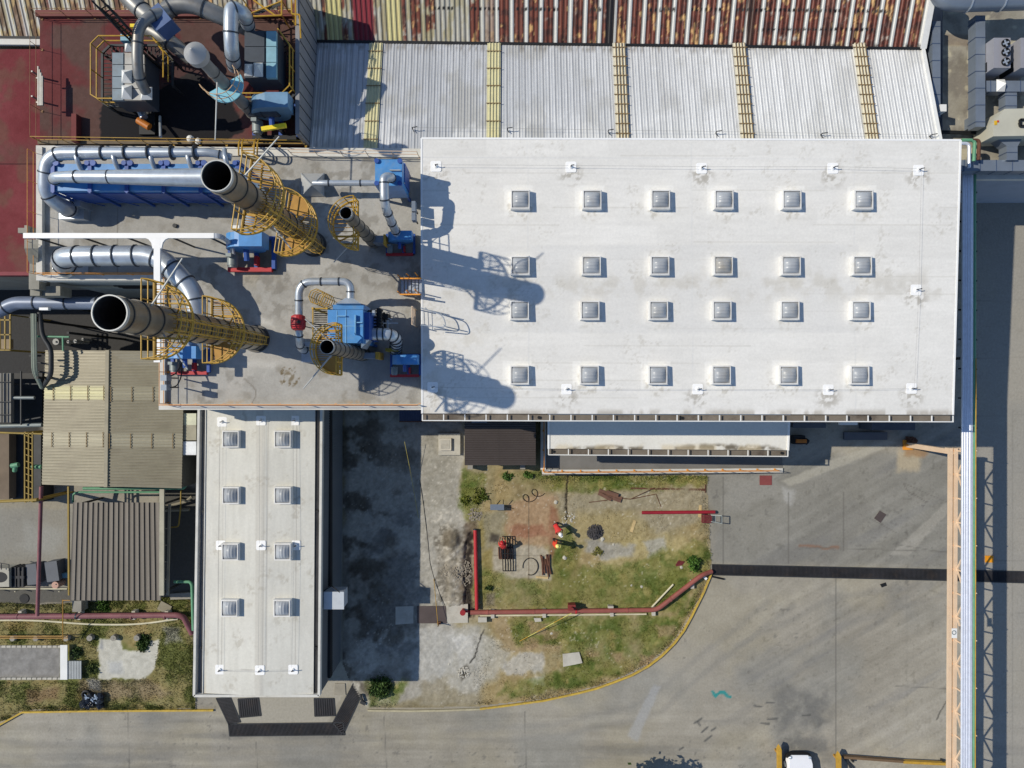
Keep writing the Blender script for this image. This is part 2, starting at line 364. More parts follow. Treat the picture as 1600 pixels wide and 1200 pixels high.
def lot_paint(x, y):
    P = Paint(x, y, (146,136,108))
    P.add((fbm(x,y,60,4,81)-.5)*30)
    # gravel drive and pale lime patches
    P.poly([(540,640),(728,640),(722,760),(735,830),(735,945),(705,952),(720,1000),(700,1050),(690,1085),(560,1106),(534,1040)], (164,160,149), 6, 10, 1, 30)
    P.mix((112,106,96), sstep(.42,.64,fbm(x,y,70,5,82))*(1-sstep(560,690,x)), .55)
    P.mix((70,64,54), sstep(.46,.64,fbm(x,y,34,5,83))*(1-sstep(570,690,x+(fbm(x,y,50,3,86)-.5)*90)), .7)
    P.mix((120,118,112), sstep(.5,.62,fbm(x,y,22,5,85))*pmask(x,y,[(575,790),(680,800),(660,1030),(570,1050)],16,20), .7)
    P.mix((164,160,148), sstep(.48,.66,fbm(x,y,18,5,84))*pmask(x,y,[(648,720),(702,740),(712,850),(695,950),(642,950)],12,14), .7)
    P.poly([(655,980),(705,985),(760,975),(800,1010),(780,1050),(735,1085),(690,1070),(645,1060)], (172,171,165), 7, 14, .75, 22)
    P.poly([(706,990),(745,995),(735,1025),(715,1030)], (192,191,186), 4, 8, .7, 12)
    P.poly([(770,1020),(800,1025),(852,1020),(848,1050),(790,1058)], (176,175,170), 4, 9, .75, 16)
    P.poly([(655,1068),(740,1040),(775,1080),(745,1100),(660,1104)], (146,138,118), 6, 9, .8)
    P.poly([(690,830),(725,830),(728,940),(690,940),(684,880)], (138,130,115), 6, 12, .7, 14)
    P.mix((104,98,86), sstep(.5,.62,fbm(x,y,8,3,88))*pmask(x,y,[(680,820),(730,820),(730,945),(680,945)],6,8), .7)
    P.mix((196,190,176), sstep(.64,.72,fbm(x,y,5,2,89))*pmask(x,y,[(680,790),(735,790),(730,945),(680,945)],6,8), .6)
    P.poly([(694,828),(712,826),(722,845),(705,860),(696,850)], (98,90,76), 4, 6, .8)
    P.poly([(664,680),(690,680),(712,715),(715,790),(660,790)], (146,142,130), 8, 8, .7)
    # dry grass, tan soil and straw in broad patches
    rt = sstep(742,765,x)
    P.mix((140,128,92), rt*(1-sstep(1098,1112,x)), .7)
    P.mix((156,138,98), rt*sstep(.42,.62,fbm(x,y,44,5,91)), .8)
    P.poly([(870,768),(1108,762),(1110,800),(1040,835),(980,800),(880,800)], (150,142,122), 10, 16, .75, 30)
    P.poly([(900,800),(1000,805),(1010,850),(905,845),(888,820)], (158,144,104), 9, 14, .8, 24)
    P.poly([(985,842),(1075,838),(1095,870),(1060,905),(960,905),(900,895),(930,870)], (166,152,108), 10, 16, .85, 26)
    P.poly([(750,798),(768,800),(770,905),(752,912)], (136,124,76), 4, 7, .8, 16)
    P.poly([(866,860),(905,850),(915,905),(870,945),(862,905)], (118,112,66), 6, 10, .8, 16)
    P.poly([(860,905),(1085,905),(1060,950),(870,950)], (124,120,70), 8, 12, .7, 24)
    P.poly([(766,962),(872,962),(880,1012),(800,1015),(775,990)], (150,132,100), 7, 12, .8, 20)
    P.poly([(915,842),(990,850),(990,866),(945,875),(915,860)], (152,150,144), 5, 9, .8)
    P.poly([(1005,845),(1035,835),(1040,862),(1015,868)], (162,162,158), 4, 8, .7)
    P.poly([(742,985),(800,1012),(790,1048),(742,1078),(700,1070)], (172,170,162), 7, 12, .7, 20)
    P.poly([(800,1022),(850,1020),(852,1048),(812,1056),(785,1050)], (178,176,170), 4, 10, .75, 14)
    P.poly([(828,1058),(850,1056),(852,1068),(832,1070)], (184,182,176), 3, 6, .8, 10)
    P.poly([(905,1022),(925,1012),(926,1036),(908,1036)], (122,104,90), 4, 6, .8, 10)
    # slab with red soil
    P.poly([(772,852),(848,850),(862,872),(862,905),(845,906),(790,903),(770,890)], (164,156,138), 3, 4, .95)
    P.poly([(790,790),(840,768),(866,775),(866,850),(790,852)], (158,132,104), 5, 8, .9)
    P.poly([(800,822),(850,818),(858,836),(800,842)], (140,96,74), 4, 5, .7)
    P.poly([(858,790),(872,795),(868,880),(858,870)], (134,92,70), 4, 5, .7)
    P.poly([(752,800),(790,795),(785,850),(760,860)], (138,132,112), 6, 8, .8)
    P.poly([(790,742),(850,748),(858,772),(800,778)], (132,118,86), 6, 8, .6)
    P.line([(826,775),(826,905)], .6, (104,92,76), .7, .6); P.line([(772,868),(862,868)], .6, (104,96,84), .6, .6)
    P.poly([(768,833),(780,835),(778,848),(766,845)], (62,56,50), 3, 3, .8)
    # green
    g = green_mask(x, y)
    P.mix((104,110,50), g, .85); P.mix((74,92,36), g*sstep(.46,.66,fbm(x,y,14,4,93)), .7); P.mix((164,148,96), g*sstep(.55,.7,fbm(x,y,18,4,94)), .6)
    for c, r in (((965,1025),10),((1040,985),16),((1010,1030),14),((925,1022),9),((860,990),14),((840,980),16),((830,1005),13)):
        P.mix((150,128,98), pmask(x,y,[(c[0]-r,c[1]-r*.6),(c[0]+r,c[1]-r*.5),(c[0]+r*.8,c[1]+r*.6),(c[0]-r*.7,c[1]+r*.7)],3,6,10), .7)
    # trenches of fresh dark earth
    P.line([(736,820),(732,860),(731,890),(730,925),(735,958)], 8, (98,84,68), .7, 4, 7, 9); P.line([(736,835),(732,860),(731,890),(730,925),(735,958)], 4.6, (44,38,33), .95, 2.2, 7, 7)
    P.line([(887,742),(886,760),(884,790),(886,812)], 1.4, (60,54,44), .9, 1, 3, 10)
    P.line([(755,985),(748,1005),(742,1025),(735,1035)], 1.1, (52,50,46), .9, .7, 3, 8)
    P.poly([(716,1046),(732,1038),(736,1050),(722,1062)], (70,66,58), 3, 4, .8)
    P.poly([(760,928),(775,925),(772,945),(758,945)], (118,110,96), 4, 4, .8)
    # strewn pale stones
    P.mix((205,200,188), sstep(.78,.83,fbm(x,y,3.4,2,97))*sstep(.45,.6,fbm(x,y,60,2,98)), .5)
    P.add((fbm(x,y,5,3,99)-.5)*34); P.add((fbm(x,y,2.4,2,100)-.5)*22)
    return P
def verge_paint(x, y):
    P = Paint(x, y, (130,122,80)); n = fbm(x,y,30,4,101)
    P.mix((94,102,50), sstep(.42,.6,n), .8); P.mix((148,128,84), sstep(.55,.7,fbm(x,y,36,4,102)), .55)
    P.poly([(130,1060),(240,1062),(270,1085),(180,1092),(120,1082)], (132,118,96), 6, 9, .7)
    P.poly([(42,1078),(95,1074),(90,1090),(45,1098)], (128,106,78), 4, 6, .8)
    P.poly([(0,930),(150,938),(150,952),(0,952)], (96,96,62), 4, 5, .5)
    P.poly([(136,1058),(158,1064),(160,1082),(142,1078)], (160,160,156), 3, 5, .8)
    P.poly([(257,978),(280,980),(285,1000),(258,1005)], (146,144,134), 4, 5, .8)
    P.poly([(-30,1008),(96,1010),(96,1061),(-30,1062)], (134,132,128), 2, 1.5, 1)
    P.poly([(155,997),(188,999),(192,1015),(228,1016),(232,998),(252,1000),(240,1052),(216,1060),(156,1060)], (186,184,172), 1.5, 4, 1, 10)
    P.poly([(172,1035),(190,1034),(192,1050),(170,1050)], (168,170,170), 4, 5, .6)
    P.poly([(160,998),(162,1014),(156,1012)], (140,142,144), 2, 3, .8)
    P.add((fbm(x,y,6,3,103)-.5)*36)
    return P
st = 2.0
xs_px = np.arange(-160, 1760.1, st); ys_px = np.arange(-160, 1360.1, st)
xs = np.concatenate([[-1500,-500,-180,-90], (xs_px-800)*H/F, [90,180,500,1500]]); ys = np.concatenate([[1500,500,160,70], (600-ys_px)*H/F, [-70,-160,-500,-1500]])[::-1]
XX, YY = np.meshgrid(xs, ys); gx = np.clip(800+XX*F/H,-160,1760); gy = np.clip(600-YY*F/H,-160,1360)
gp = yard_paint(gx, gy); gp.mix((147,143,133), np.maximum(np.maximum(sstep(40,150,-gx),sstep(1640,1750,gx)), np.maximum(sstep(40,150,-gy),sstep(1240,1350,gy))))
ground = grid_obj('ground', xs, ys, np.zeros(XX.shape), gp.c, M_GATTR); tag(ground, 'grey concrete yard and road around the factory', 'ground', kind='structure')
def sheet(name, poly, paint, zf, st=1.7, label=None, cat='ground'):
    a = np.array(poly); x = np.arange(a[:,0].min()-2, a[:,0].max()+3, st); y = np.arange(a[:,1].min()-2, a[:,1].max()+3, st)[::-1]
    X, Y = np.meshgrid(x, y); keep = inside(X, Y, poly); z = zf(X, Y, seg_dist(X, Y, poly, True))
    o = grid_obj(name, (x-800)*H/F, (600-y)*H/F, z, paint(X, Y).c, M_GATTR, keep=keep)
    return tag(o, label, cat, kind='structure')
def lot_z(x, y, d):
    z = .012 + .09*sstep(0,14,d)*(.6+.8*fbm(x,y,24,4,120)) + (fbm(x,y,6,2,121)-.5)*.03*sstep(2,10,d)
    heap = np.exp(-(((x-707)/11)**2+((y-843)/14)**2)); z = z + .35*heap*(.7+.6*fbm(x,y,6,2,122))
    bank = pmask(x,y,[(700,850),(726,850),(728,945),(700,945)],6,5); z = z + .22*bank*fbm(x,y,9,3,123)
    tr = np.maximum(lmask(x,y,[(736,835),(732,860),(731,890),(730,925),(735,958)],5,1.5,5,10), .5*lmask(x,y,[(887,742),(886,760),(884,790),(886,812)],1.6,1,3,10))
    return np.maximum(.012, z*(1-tr))
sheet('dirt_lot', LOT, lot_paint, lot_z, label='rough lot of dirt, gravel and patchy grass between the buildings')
sheet('grass_verge', VERGE, verge_paint, lambda x,y,d: .012+.08*sstep(0,10,d)*(.6+.8*fbm(x,y,24,4,130)), label='green verge with a pale slab beside the road')

# grass blades: nobody could count them
def grass(name, n, box, dens, cols, hmin, hmax, label, seed):
    g = np.random.default_rng(seed); x = g.uniform(box[0],box[2],n); y = g.uniform(box[1],box[3],n)
    keep = dens(x, y) > g.uniform(0,1,n); x = x[keep]; y = y[keep]; n = len(x)
    wx = (x-800)*H/F; wy = (600-y)*H/F; h = g.uniform(hmin,hmax,n); an = g.uniform(0,2*math.pi,n); le = g.uniform(.3,1.3,n)*h; w = g.uniform(.012,.03,n)
    b = np.stack([wx,wy,np.full(n,.05)],1); dx = np.stack([np.cos(an),np.sin(an),np.zeros(n)],1); pr = np.stack([-np.sin(an),np.cos(an),np.zeros(n)],1)
    tip = b+dx*le[:,None]; tip[:,2] += h; mid = b+dx*(le*.45)[:,None]; mid[:,2] += h*.7
    co = np.stack([b-pr*w[:,None], b+pr*w[:,None], mid+pr*w[:,None]*.8, tip, mid-pr*w[:,None]*.8],1).reshape(-1,3)
    q = np.arange(n*5).reshape(n,5); t = sstep(.38,.62,fbm(x,y,20,3,seed))*.75+g.uniform(0,.35,n); t = np.clip(t,0,1)[:,None]
    c = lin(np.clip(cols(x,y).c*1.06,3,250))*(.9+.25*t); lc = np.repeat(c*g.uniform(.7,1.25,n)[:,None],5,0)
    o = bpy.data.objects.new(name, raw_mesh(name, co, q, lc, M_LEAF)); COL.objects.link(o); return tag(o, label, 'grass', kind='stuff')
grass('grass', 130000, (536,735,1112,1108), lambda x,y: green_mask(x,y)*inside(x,y,LOT), lot_paint, .04, .11, 'green grass growing in patches on the dirt lot', 5)
grass('dry_grass', 90000, (740,740,1108,1100), lambda x,y: .8*sstep(.42,.62,fbm(x,y,26,4,91))*inside(x,y,LOT)*(1-pmask(x,y,[(765,768),(868,768),(868,908),(765,908)],5,5)), lot_paint, .04, .1, 'dry straw-coloured grass on the dirt lot', 6)
bare = lambda x,y: np.maximum(pmask(x,y,[(-30,1006),(128,1006),(128,1064),(-30,1064)],2,2), pmask(x,y,[(153,995),(250,996),(240,1056),(216,1062),(153,1062)],2,3))
grass('verge_grass', 90000, (-20,930,306,1125), lambda x,y: inside(x,y,VERGE)*(.25+.75*sstep(.4,.6,fbm(x,y,30,4,101)))*(1-bare(x,y)), verge_paint, .04, .12, 'green and yellow grass on the roadside verge', 8)

# kerbs
def kerb(poly, mt, label, w=.12, h=.14, name='kerb'):
    m = MB(); pts = [W(*p) for p in poly]
    for i in range(len(pts)-1):
        a, b = pts[i], pts[i+1]; d = (b-a).normalized(); nrm = Vector((-d.y,d.x,0))*w/2
        m.prism([(a-nrm)[:2],(b-nrm)[:2],(b+nrm)[:2],(a+nrm)[:2]], 0.0, h+.002*(i%2))
    return m.build(name, mt, label=label, cat='kerb', kind='structure')
M_KYEL = mat('kerb_yellow', (190,160,66), .75, 0, .16, 3, (140,132,112), .75, 1.6)
M_KCON = mat('kerb_concrete', (176,168,140), .85, 0, .12, 3, (120,110,90), .4, 1.6)
kerb([(1112,893),(1099,925),(1080,963),(1068,985),(1053,1005),(1034,1024),(1013,1040),(988,1054),(960,1065),(932,1075),(905,1082),(850,1094),(790,1102),(750,1107)], M_KYEL, 'yellow painted kerb curving around the grassy lot')
kerb([(750,1107),(700,1109),(640,1110),(575,1109)], M_KCON, 'worn pale kerb along the south of the gravel')
kerb([(334,1109),(150,1110),(36,1112),(0,1132),(-40,1154)], M_KYEL, 'yellow kerb along the left verge')

# trench drains with bars
def drain(poly, label, bars=.09, name='trench_drain'):
    a,b,c,d = [W(*p) for p in poly]; root = thing(name, label, 'drain', ((a+c)/2))
    m = MB(); m.prism([p[:2] for p in (a,b,c,d)], .004, .008); m.build('drain_pit', M_BLACK, root)
    m = MB(); L = (b-a).length; n = int(L/bars)
    for i in range(n):
        t = (i+.5)/n; p = a.lerp(b,t); q = d.lerp(c,t); p.z = q.z = .02; m.beam(p, q, bars*.42, .02)
    m.build('grate', M_GRATE, root)
    m = MB()
    for p, q in ((a,b),(d,c),(a,d),(b,c)):
        p = p.copy(); q = q.copy(); p.z = q.z = .018; m.beam(p, q, .07, .03)
    m.build('drain_frame', M_DKSTEEL, root)
    return root
drain([(1113,882),(1484,890),(1484,907),(1113,898)], 'long dark trench drain grate crossing the yard east of the grass')
drain([(1484,890),(1640,894),(1640,912),(1484,907)], 'trench drain grate continuing under the pipe bridge')
drain([(357,1131),(536,1129),(539,1148),(359,1150)], 'trench drain grate across the front of the narrow building')
drain([(338,1091),(357,1131),(376,1128),(360,1089)], 'slanted trench drain left of the narrow building entrance', .1)
drain([(536,1148),(575,1064),(556,1060),(520,1129)], 'slanted trench drain right of the narrow building entrance', .1)
drain([(372,1092),(404,1090),(408,1118),(375,1121)], 'square floor grate on the apron, the left one of two', .14, 'floor_grate')
drain([(491,1091),(522,1091),(524,1118),(492,1119)], 'square floor grate on the apron, the right one of two', .14, 'floor_grate')
# ================================================================= BUILDINGS
def G(px, py, z=0.0): return Vector(((px-800)*H/F, (600-py)*H/F, z))      # plan position measured at ground scale
def roof_quad(name, A, B, C, D, us, vs, zf, paint, mt, parent, smooth=False):
    us = np.asarray(us); vs = np.asarray(vs); U, V = np.meshgrid(us, vs)
    A, B, C, D = [np.array(p) for p in (A,B,C,D)]
    co = (A*(1-U[...,None])+B*U[...,None])*(1-V[...,None]) + (D*(1-U[...,None])+C*U[...,None])*V[...,None]
    if zf is not None: co[...,2] += zf(U, V)
    px = 800+co[...,0]*F/(H-co[...,2]); py = 600-co[...,1]*F/(H-co[...,2])
    c = paint(px, py, U, V); nx, ny = len(us), len(vs); idx = np.arange(nx*ny).reshape(ny,nx)
    q = np.stack([idx[:-1,:-1], idx[:-1,1:], idx[1:,1:], idx[1:,:-1]], -1).reshape(-1,4)
    me = raw_mesh(name, co.reshape(-1,3)-np.array(wloc(parent)), q, lin(np.clip(c,3,250)).reshape(-1,3), mt, smooth)
    o = bpy.data.objects.new(name, me); COL.objects.link(o); o.parent = parent; return o
def ribs(n, prof=((0,0),(.62,0),(.70,1),(.88,1),(.96,0))):
    t = [(i+p[0])/n for i in range(n) for p in prof]+[1.0]; z = [p[1] for i in range(n) for p in prof]+[0.0]
    return np.array(t), np.array(z)
def bands(mb, pts, w, z0, z1):         # strips along an outline, centred
    for i in range(len(pts)-1):
        a, b = Vector(pts[i][:2]).to_3d(), Vector(pts[i+1][:2]).to_3d(); d = (b-a).normalized(); n = Vector((-d.y,d.x,0))*w/2
        e = .0 if i % 2 else w/2
        mb.prism([(a-n-d*e)[:2],(b-n+d*e)[:2],(b+n+d*e)[:2],(a+n-d*e)[:2]], z0, z1+.002*(i%2))

# ---- big white warehouse
b1 = thing('warehouse', 'large warehouse with a broad white flat roof and rows of domed skylights', 'building', G(1020,470))
zS, zN = 9.6, 10.25
rA, rB, rC, rD = W(659.5,646,zS), W(1489,648,zS), W(1501,219,zN), W(658.5,216,zN)
sx = [[813,925,1032,1131,1237,1349],[813,924,1031,1130,1236,1347],[812,922,1029,1128,1234,1345],[812,921,1028,1127,1232,1343]]
def wh_paint(x, y, u, v):
    P = Paint(x, y, (222,220,214)); P.add((fbm(x,y,90,4,201)-.5)*12); sn = np.floor((y-216)/27.0); P.add((vnoise(sn*1.7,np.floor((x+sn*61)/190.0)*2.3,211)-.5)*7)
    P.mix((198,195,186), ((y-216)%27.0 < .7), .45); P.add((fbm(x*.08,y*.9,4,4,212)-.5)*9)
    for r_, yy in zip(sx,(312,415,485,586)):
        for xx in r_:
            q = np.maximum(abs(x-xx+3),abs(y-yy-1)); P.mix((236,235,230), (q < 23)*(q > 10), .5); P.mix((170,164,150), (1-sstep(17,26,np.hypot(x-xx,(y-yy-12))))*sstep(.5,.7,fbm(x,y,5,3,int(xx))), .45)
    P.mix((211,210,206), pmask(x,y,[(655,384),(1342,382),(1345,520),(655,520)],2,1.5), .55)
    P.mix((196,192,182), pmask(x,y,[(655,435),(1500,425),(1500,462),(655,470)],14,10)*sstep(.42,.66,fbm(x,y,20,5,202)), .6)
    P.add((fbm(x*.25,y,7,3,203)-.5)*7)
    for (cx,cy) in A1:
        r = np.hypot((x-cx)*1.0, (y-cy-12)*1.15); P.mix((148,142,130), (1-sstep(6,28,r))*sstep(.46,.62,fbm(x,y,5,4,205)), .6)
    P.mix((166,160,146), sstep(.55,.75,fbm(x,y,30,4,206))*sstep(.52,.72,fbm(x,y,3,3,207)), .3)
    P.mix((150,142,128), sstep(636,646,y)*sstep(.4,.6,fbm(x,y*.4,16,4,208)), .5)
    P.mix((190,180,160), (1-sstep(662,700,x))*sstep(500,560,y)*sstep(.45,.65,fbm(x,y,18,4,210)), .4)
    P.mix((196,190,176), (1-sstep(0,60,np.hypot(x-725,y-520)))*sstep(.45,.62,fbm(x,y,9,3,209)), .4)
    for xx in (824,1080,1334): P.line([(xx,218),(xx+3,648)], .7, (208,208,205), .5, .8)
    P.line([(659,246),(1500,250)], .7, (206,206,204), .6, .8)
    return P.c
A1 = [(681,260),(892,261),(1096,263),(1301,263),(1435,266),(1431,453),(1424,607),(1294,609),(1090,608),(885,608),(676,605)]
roof_quad('roof', rA, rB, rC, rD, np.linspace(0,1,420), np.linspace(0,1,220), None, wh_paint, M_WATTR, b1, True)
def foot(p, z): return (p[0], p[1], z)
m = MB(); m.frustum([foot(p,0) for p in (rA,rB,rC,rD)], [foot(p,p[2]-.03) for p in (rA,rB,rC,rD)]); m.build('wall', M_WALL, b1)
m = MB()
for p, q in ((rB,rC),(rC,rD),(rD,rA)): m.beam(p+Vector((0,0,-.08)), q+Vector((0,0,-.08)), .1, .2)
m.build('roof_trim', M_WTRAY, b1)
def zroof1(px, py):
    t = (648-py)/430.0; return zS + (zN-zS)*t
def on1(px, py, dz=0): return W(px, py, zroof1(px,py)+dz)
def gutter(parent, a, b, w, n, drains, depth=.28):
    d = (b-a).normalized(); nv = Vector((d.y,-d.x,0))
    m = MB(); m.prism([(a)[:2],(b)[:2],(b+nv*w)[:2],(a+nv*w)[:2]], a.z-depth, a.z-depth+.04); m.build('gutter', M_GUT, parent)
    m = MB(); p, q = a+nv*w, b+nv*w; p.z -= .03; q.z -= .03; m.beam(p, q, .055, .2); m.build('gutter_rim', M_WHITE, parent)
    first = None
    for i in range(n+1):
        c = a.lerp(b, i/n)
        if first is None:
            m = MB(); m.beam(c, c+nv*w, .06, .05); first = m.build('gutter_bracket', M_WHITE, parent); base = c.copy()
        else:
            o = first.copy(); COL.objects.link(o); o.location = (c-base)
    for t in drains:
        m = MB(); c = a.lerp(b,t)+nv*w*.5; c.z -= depth-.04; m.tube(c, c+Vector((0,0,.1)), .09, n=10); m.build('gutter_outlet', M_BLACK, parent)
M_GUT = mat('gutter_lining', (118,110,100), .85, 0, .15, .7, (58,46,40), .85, .4)
gutter(b1, W(660,647.5,zS), W(1489,649.5,zS), 9.5*PX(zS), 25, (.22,.49,.845))
# skylights: curb and ribbed dome
M_CURB = mat('skylight_curb', (222,221,217), .6, 0, .06, .8, (176,166,148), .45, 1.2)
M_DOME = mat('skylight_dome', (166,170,174), .34, 0, .16, .2, (158,146,122), .55, .3, spec=.35)
def dome_mesh(rib_axis):
    vs = []; fs = []; n = 36; s = .46
    for j in range(n+1):
        for i in range(n+1):
            u = -1+2*i/n; v = -1+2*j/n; a, b = (u, v) if rib_axis == 'y' else (v, u)
            z = .27*(1-abs(b)**2.6)*(1-abs(a)**2.0)
            z += (.026*abs(math.cos(a*math.pi*2.6))**3-.01)*(1 if abs(a) < .8 else 0)*max(0,1-abs(b)**4)*(1-abs(a)*.5)
            vs.append((u*s, v*s, z))
    for j in range(n):
        for i in range(n):
            k = j*(n+1)+i; fs.append((k,k+1,k+n+2,k+n+1))
    return vs, fs
def skylights(parent, spots, rib_axis, size=.54):
    first = None
    for p in spots:
        if first is None:
            m = MB(); r = size
            for a, b in (((-r,-r),(r,-r+.07)),((-r,r-.07),(r,r)),((-r,-r+.07),(-r+.07,r-.07)),((r-.07,-r+.07),(r,r-.07))): m.box((p.x+a[0],p.y+a[1],p.z-.05),(p.x+b[0],p.y+b[1],p.z+.36))
            first = m.build('skylight', M_CURB, parent); vs, fs = dome_mesh(rib_axis)
            dm = MB(); dm.add([(p.x+a, p.y+b, p.z+.31+c) for a,b,c in vs], fs); dm.build('dome', M_DOME, first, True)
            fr = MB(); r2 = size-.03
            for a, b in (((-r2,-r2),(r2,-r2+.05)),((-r2,r2-.05),(r2,r2)),((-r2,-r2+.05),(-r2+.05,r2-.05)),((r2-.05,-r2+.05),(r2,r2-.05))): fr.box((p.x+a[0],p.y+a[1],p.z+.363),(p.x+b[0],p.y+b[1],p.z+.39))
            fr.build('dome_frame', M_CURB, first); base = p.copy()
        else: dup(first, p-base, parent)
skylights(b1, [Vector((on1(x,y,.3).x,on1(x,y,.3).y,on1(x,y).z)) for r,y in zip(sx,(312,415,485,586)) for x in r], 'x')
def anchors(parent, spots, links, offs=.02):
    first = None
    for p in spots:
        if first is None:
            m = MB(); s = .3; m.prism([(p.x-s,p.y-s+.06),(p.x-s+.06,p.y-s),(p.x+s-.06,p.y-s),(p.x+s,p.y-s+.06),(p.x+s,p.y+s-.06),(p.x+s-.06,p.y+s),(p.x-s+.06,p.y+s),(p.x-s,p.y+s-.06)], p.z-.04, p.z+.02)
            m.tube((p.x,p.y,p.z),(p.x,p.y,p.z+.1),.14,.08,10)
            first = m.build('roof_anchor', M_PATCH, parent)
            h = MB(); h.tube((p.x,p.y,p.z+.08),(p.x,p.y,p.z+.34),.03,n=6); h.tube((p.x,p.y,p.z+.34),(p.x+.16,p.y+.03,p.z+.34),.025,n=6); h.build('anchor_hook', M_DKSTEEL, first); base = p.copy()
        else: dup(first, p-base, parent)
    for a, b in links:
        m = MB(); up = Vector((0,0,.3)); m.tube(spots[a]+up, spots[b]+up, .006, n=4); m.build('lifeline_cable', M_LINE, parent)
M_PATCH = mat('sealant_patch', (244,244,242), .7, 0, .02)
anchors(b1, [on1(x,y) for x,y in A1], [(i,i+1) for i in range(10)])

# ---- equipment building with concrete deck
b2 = thing('equipment_building', 'white walled building with a bare concrete flat roof carrying chimneys and machines', 'building', G(520,480))
ZD = 9.0
dk = [(63,237),(660.3,242),(660.3,637),(254,637),(252,436),(63,436)]
dkw = [W(x,y,ZD) for x,y in dk]
m = MB(); m.prism([p[:2] for p in dkw], 0, ZD-.05); m.build('wall', M_WALL, b2)
def deck_paint(x, y):
    P = Paint(x, y, (164,162,156)); P.add((fbm(x,y,70,5,221)-.5)*40); P.add((fbm(x,y,9,4,222)-.5)*20)
    P.mix((128,122,110), sstep(.55,.72,fbm(x,y,34,5,223)), .5); P.mix((176,172,164), sstep(.56,.7,fbm(x,y,46,4,224)), .5)
    P.mix((160,146,112), (1-sstep(10,60,np.hypot(x-400,y-405)))*sstep(.4,.6,fbm(x,y,18,3,225)), .4)
    P.mix((204,202,196), pmask(x,y,[(400,492),(425,500),(428,512),(402,508)],5,6), .7)
    P.mix((196,194,188), pmask(x,y,[(370,566),(440,562),(430,574),(380,575)],5,6), .5)
    r = np.hypot(x-452,y-588); P.mix((104,90,64), (1-sstep(2,5,abs(r-13)))*sstep(.5,.62,fbm(x,y,4,2,226)), .85)
    P.mix((104,90,64), (1-sstep(2,4,abs(r-5)))*sstep(.5,.62,fbm(x,y,4,2,227)), .6)
    P.mix((122,118,110), sstep(.5,.62,fbm(x,y,15,5,229))*sstep(.45,.6,fbm(x,y,80,2,230)), .5)
    P.mix((178,140,100), sstep(622,634,y)*sstep(.55,.7,fbm(x,y*.5,14,3,228)), .6)
    P.mix((120,122,124), pmask(x,y,[(560,560),(655,555),(655,600),(570,600)],10,8), .5)
    P.line([(380,590),(400,610),(395,630)], .7, (110,104,94), .6, .6, 4); P.line([(183,325),(184,430)], .6, (104,100,92), .6, .6)
    return P.c
def plan_deck(name, poly, z, paint, mt, parent, st=1.8):
    a = np.array([(p.x,p.y) for p in poly]); s = st*PX(z); x = np.arange(a[:,0].min()-s, a[:,0].max()+2*s, s); y = np.arange(a[:,1].min()-s, a[:,1].max()+2*s, s)
    X, Y = np.meshgrid(x, y); x = np.clip(x,a[:,0].min(),a[:,0].max()); y = np.clip(y,a[:,1].min(),a[:,1].max())
    keep = pmask(X, Y, [tuple(p) for p in a], .001) + (seg_dist(X,Y,[tuple(p) for p in a],True) < s*.8) > .4
    X, Y = np.meshgrid(x, y); px = 800+X*F/(H-z); py = 600-Y*F/(H-z)
    return grid_obj(name, x, y, np.full(X.shape,z), paint(px,py), mt, parent, keep)
M_DATTR = amat('deck_concrete', .9, 0, .35, 8, .08)
plan_deck('roof_deck', dkw, ZD, deck_paint, M_DATTR, b2)
m = MB(); pw = [W(x,y,ZD) for x,y in [(660.3,240),(65.5,236),(65.5,434.5),(256,434.5),(256,635.5),(660.3,635.5)]]; bands(m, pw[1:], .34, ZD-.5, ZD+.25); m.build('parapet', M_PARAPET, b2)
m = MB(); bands(m, [W(65,235,ZD),W(661,240,ZD)], .5, ZD-.4, ZD+.12); m.build('north_kerb', M_PARAPET, b2)
m = MB()
for i in range(3):
    a = W(138,436,ZD); b = W(243,436,ZD); z = 6.2-i*.5; m.box((a.x,a.y-.06,z),(b.x,a.y+.02,z+.22))
m.build('louvre', M_BLACK, b2)
m = MB(); c = W(274,353,ZD); m.tube(c, c+Vector((0,0,.12)), .12, n=12); m.build('floor_drain', M_DKSTEEL, b2)

# ---- narrow white-roofed building
b3 = thing('annex_building', 'long narrow building with a cream flat roof and eight ribbed skylights', 'building', G(448,830))
ZB = 5.45
nA,nB,nC,nD = W(317,1083,ZB), W(490,1085,ZB), W(493,636,ZB), W(322,636,ZB)
A3 = [(347,659),(408,657),(460,657),(345,852),(408,852),(462,852),(344,1046),(406,1047),(458,1046)]
def an_paint(x, y, u, v):
    P = Paint(x, y, (206,204,194)); P.add((fbm(x,y,60,4,241)-.5)*12); P.add((fbm(x,y*.12,5,3,242)-.5)*14)
    P.mix((182,178,168), pmask(x,y,[(400,640),(412,640),(411,1090),(398,1090)],1.2,1), .45)
    P.mix((170,164,150), sstep(.55,.72,fbm(x,y,26,5,243))*sstep(.45,.65,fbm(x,y,4,3,244)), .5)
    P.mix((178,160,128), (1-sstep(317,324,x))*sstep(.4,.6,fbm(x,y*.3,12,3,245)), .5)
    for xx in (343,349,419,413,458,464): P.line([(xx+5*(1000-0)/1e5,660),(xx-3,1046)], .5, (160,156,148), .6, .5)
    P.line([(340,1047),(462,1046)], .5, (160,156,148), .6, .5)
    return P.c
roof_quad('roof', nA,nB,nC,nD, np.linspace(0,1,130), np.linspace(0,1,240), lambda U,V: .28*(1-np.abs(U-.53)/.53), an_paint, M_WATTR, b3, True)
m = MB(); wf = [W(304.5,1086,ZB), W(499,1086,ZB), W(503,636,ZB), W(312,636,ZB)]; m.prism([p[:2] for p in wf], 0, ZB-.25)
m.build('wall', M_WALLG, b3)
m = MB()
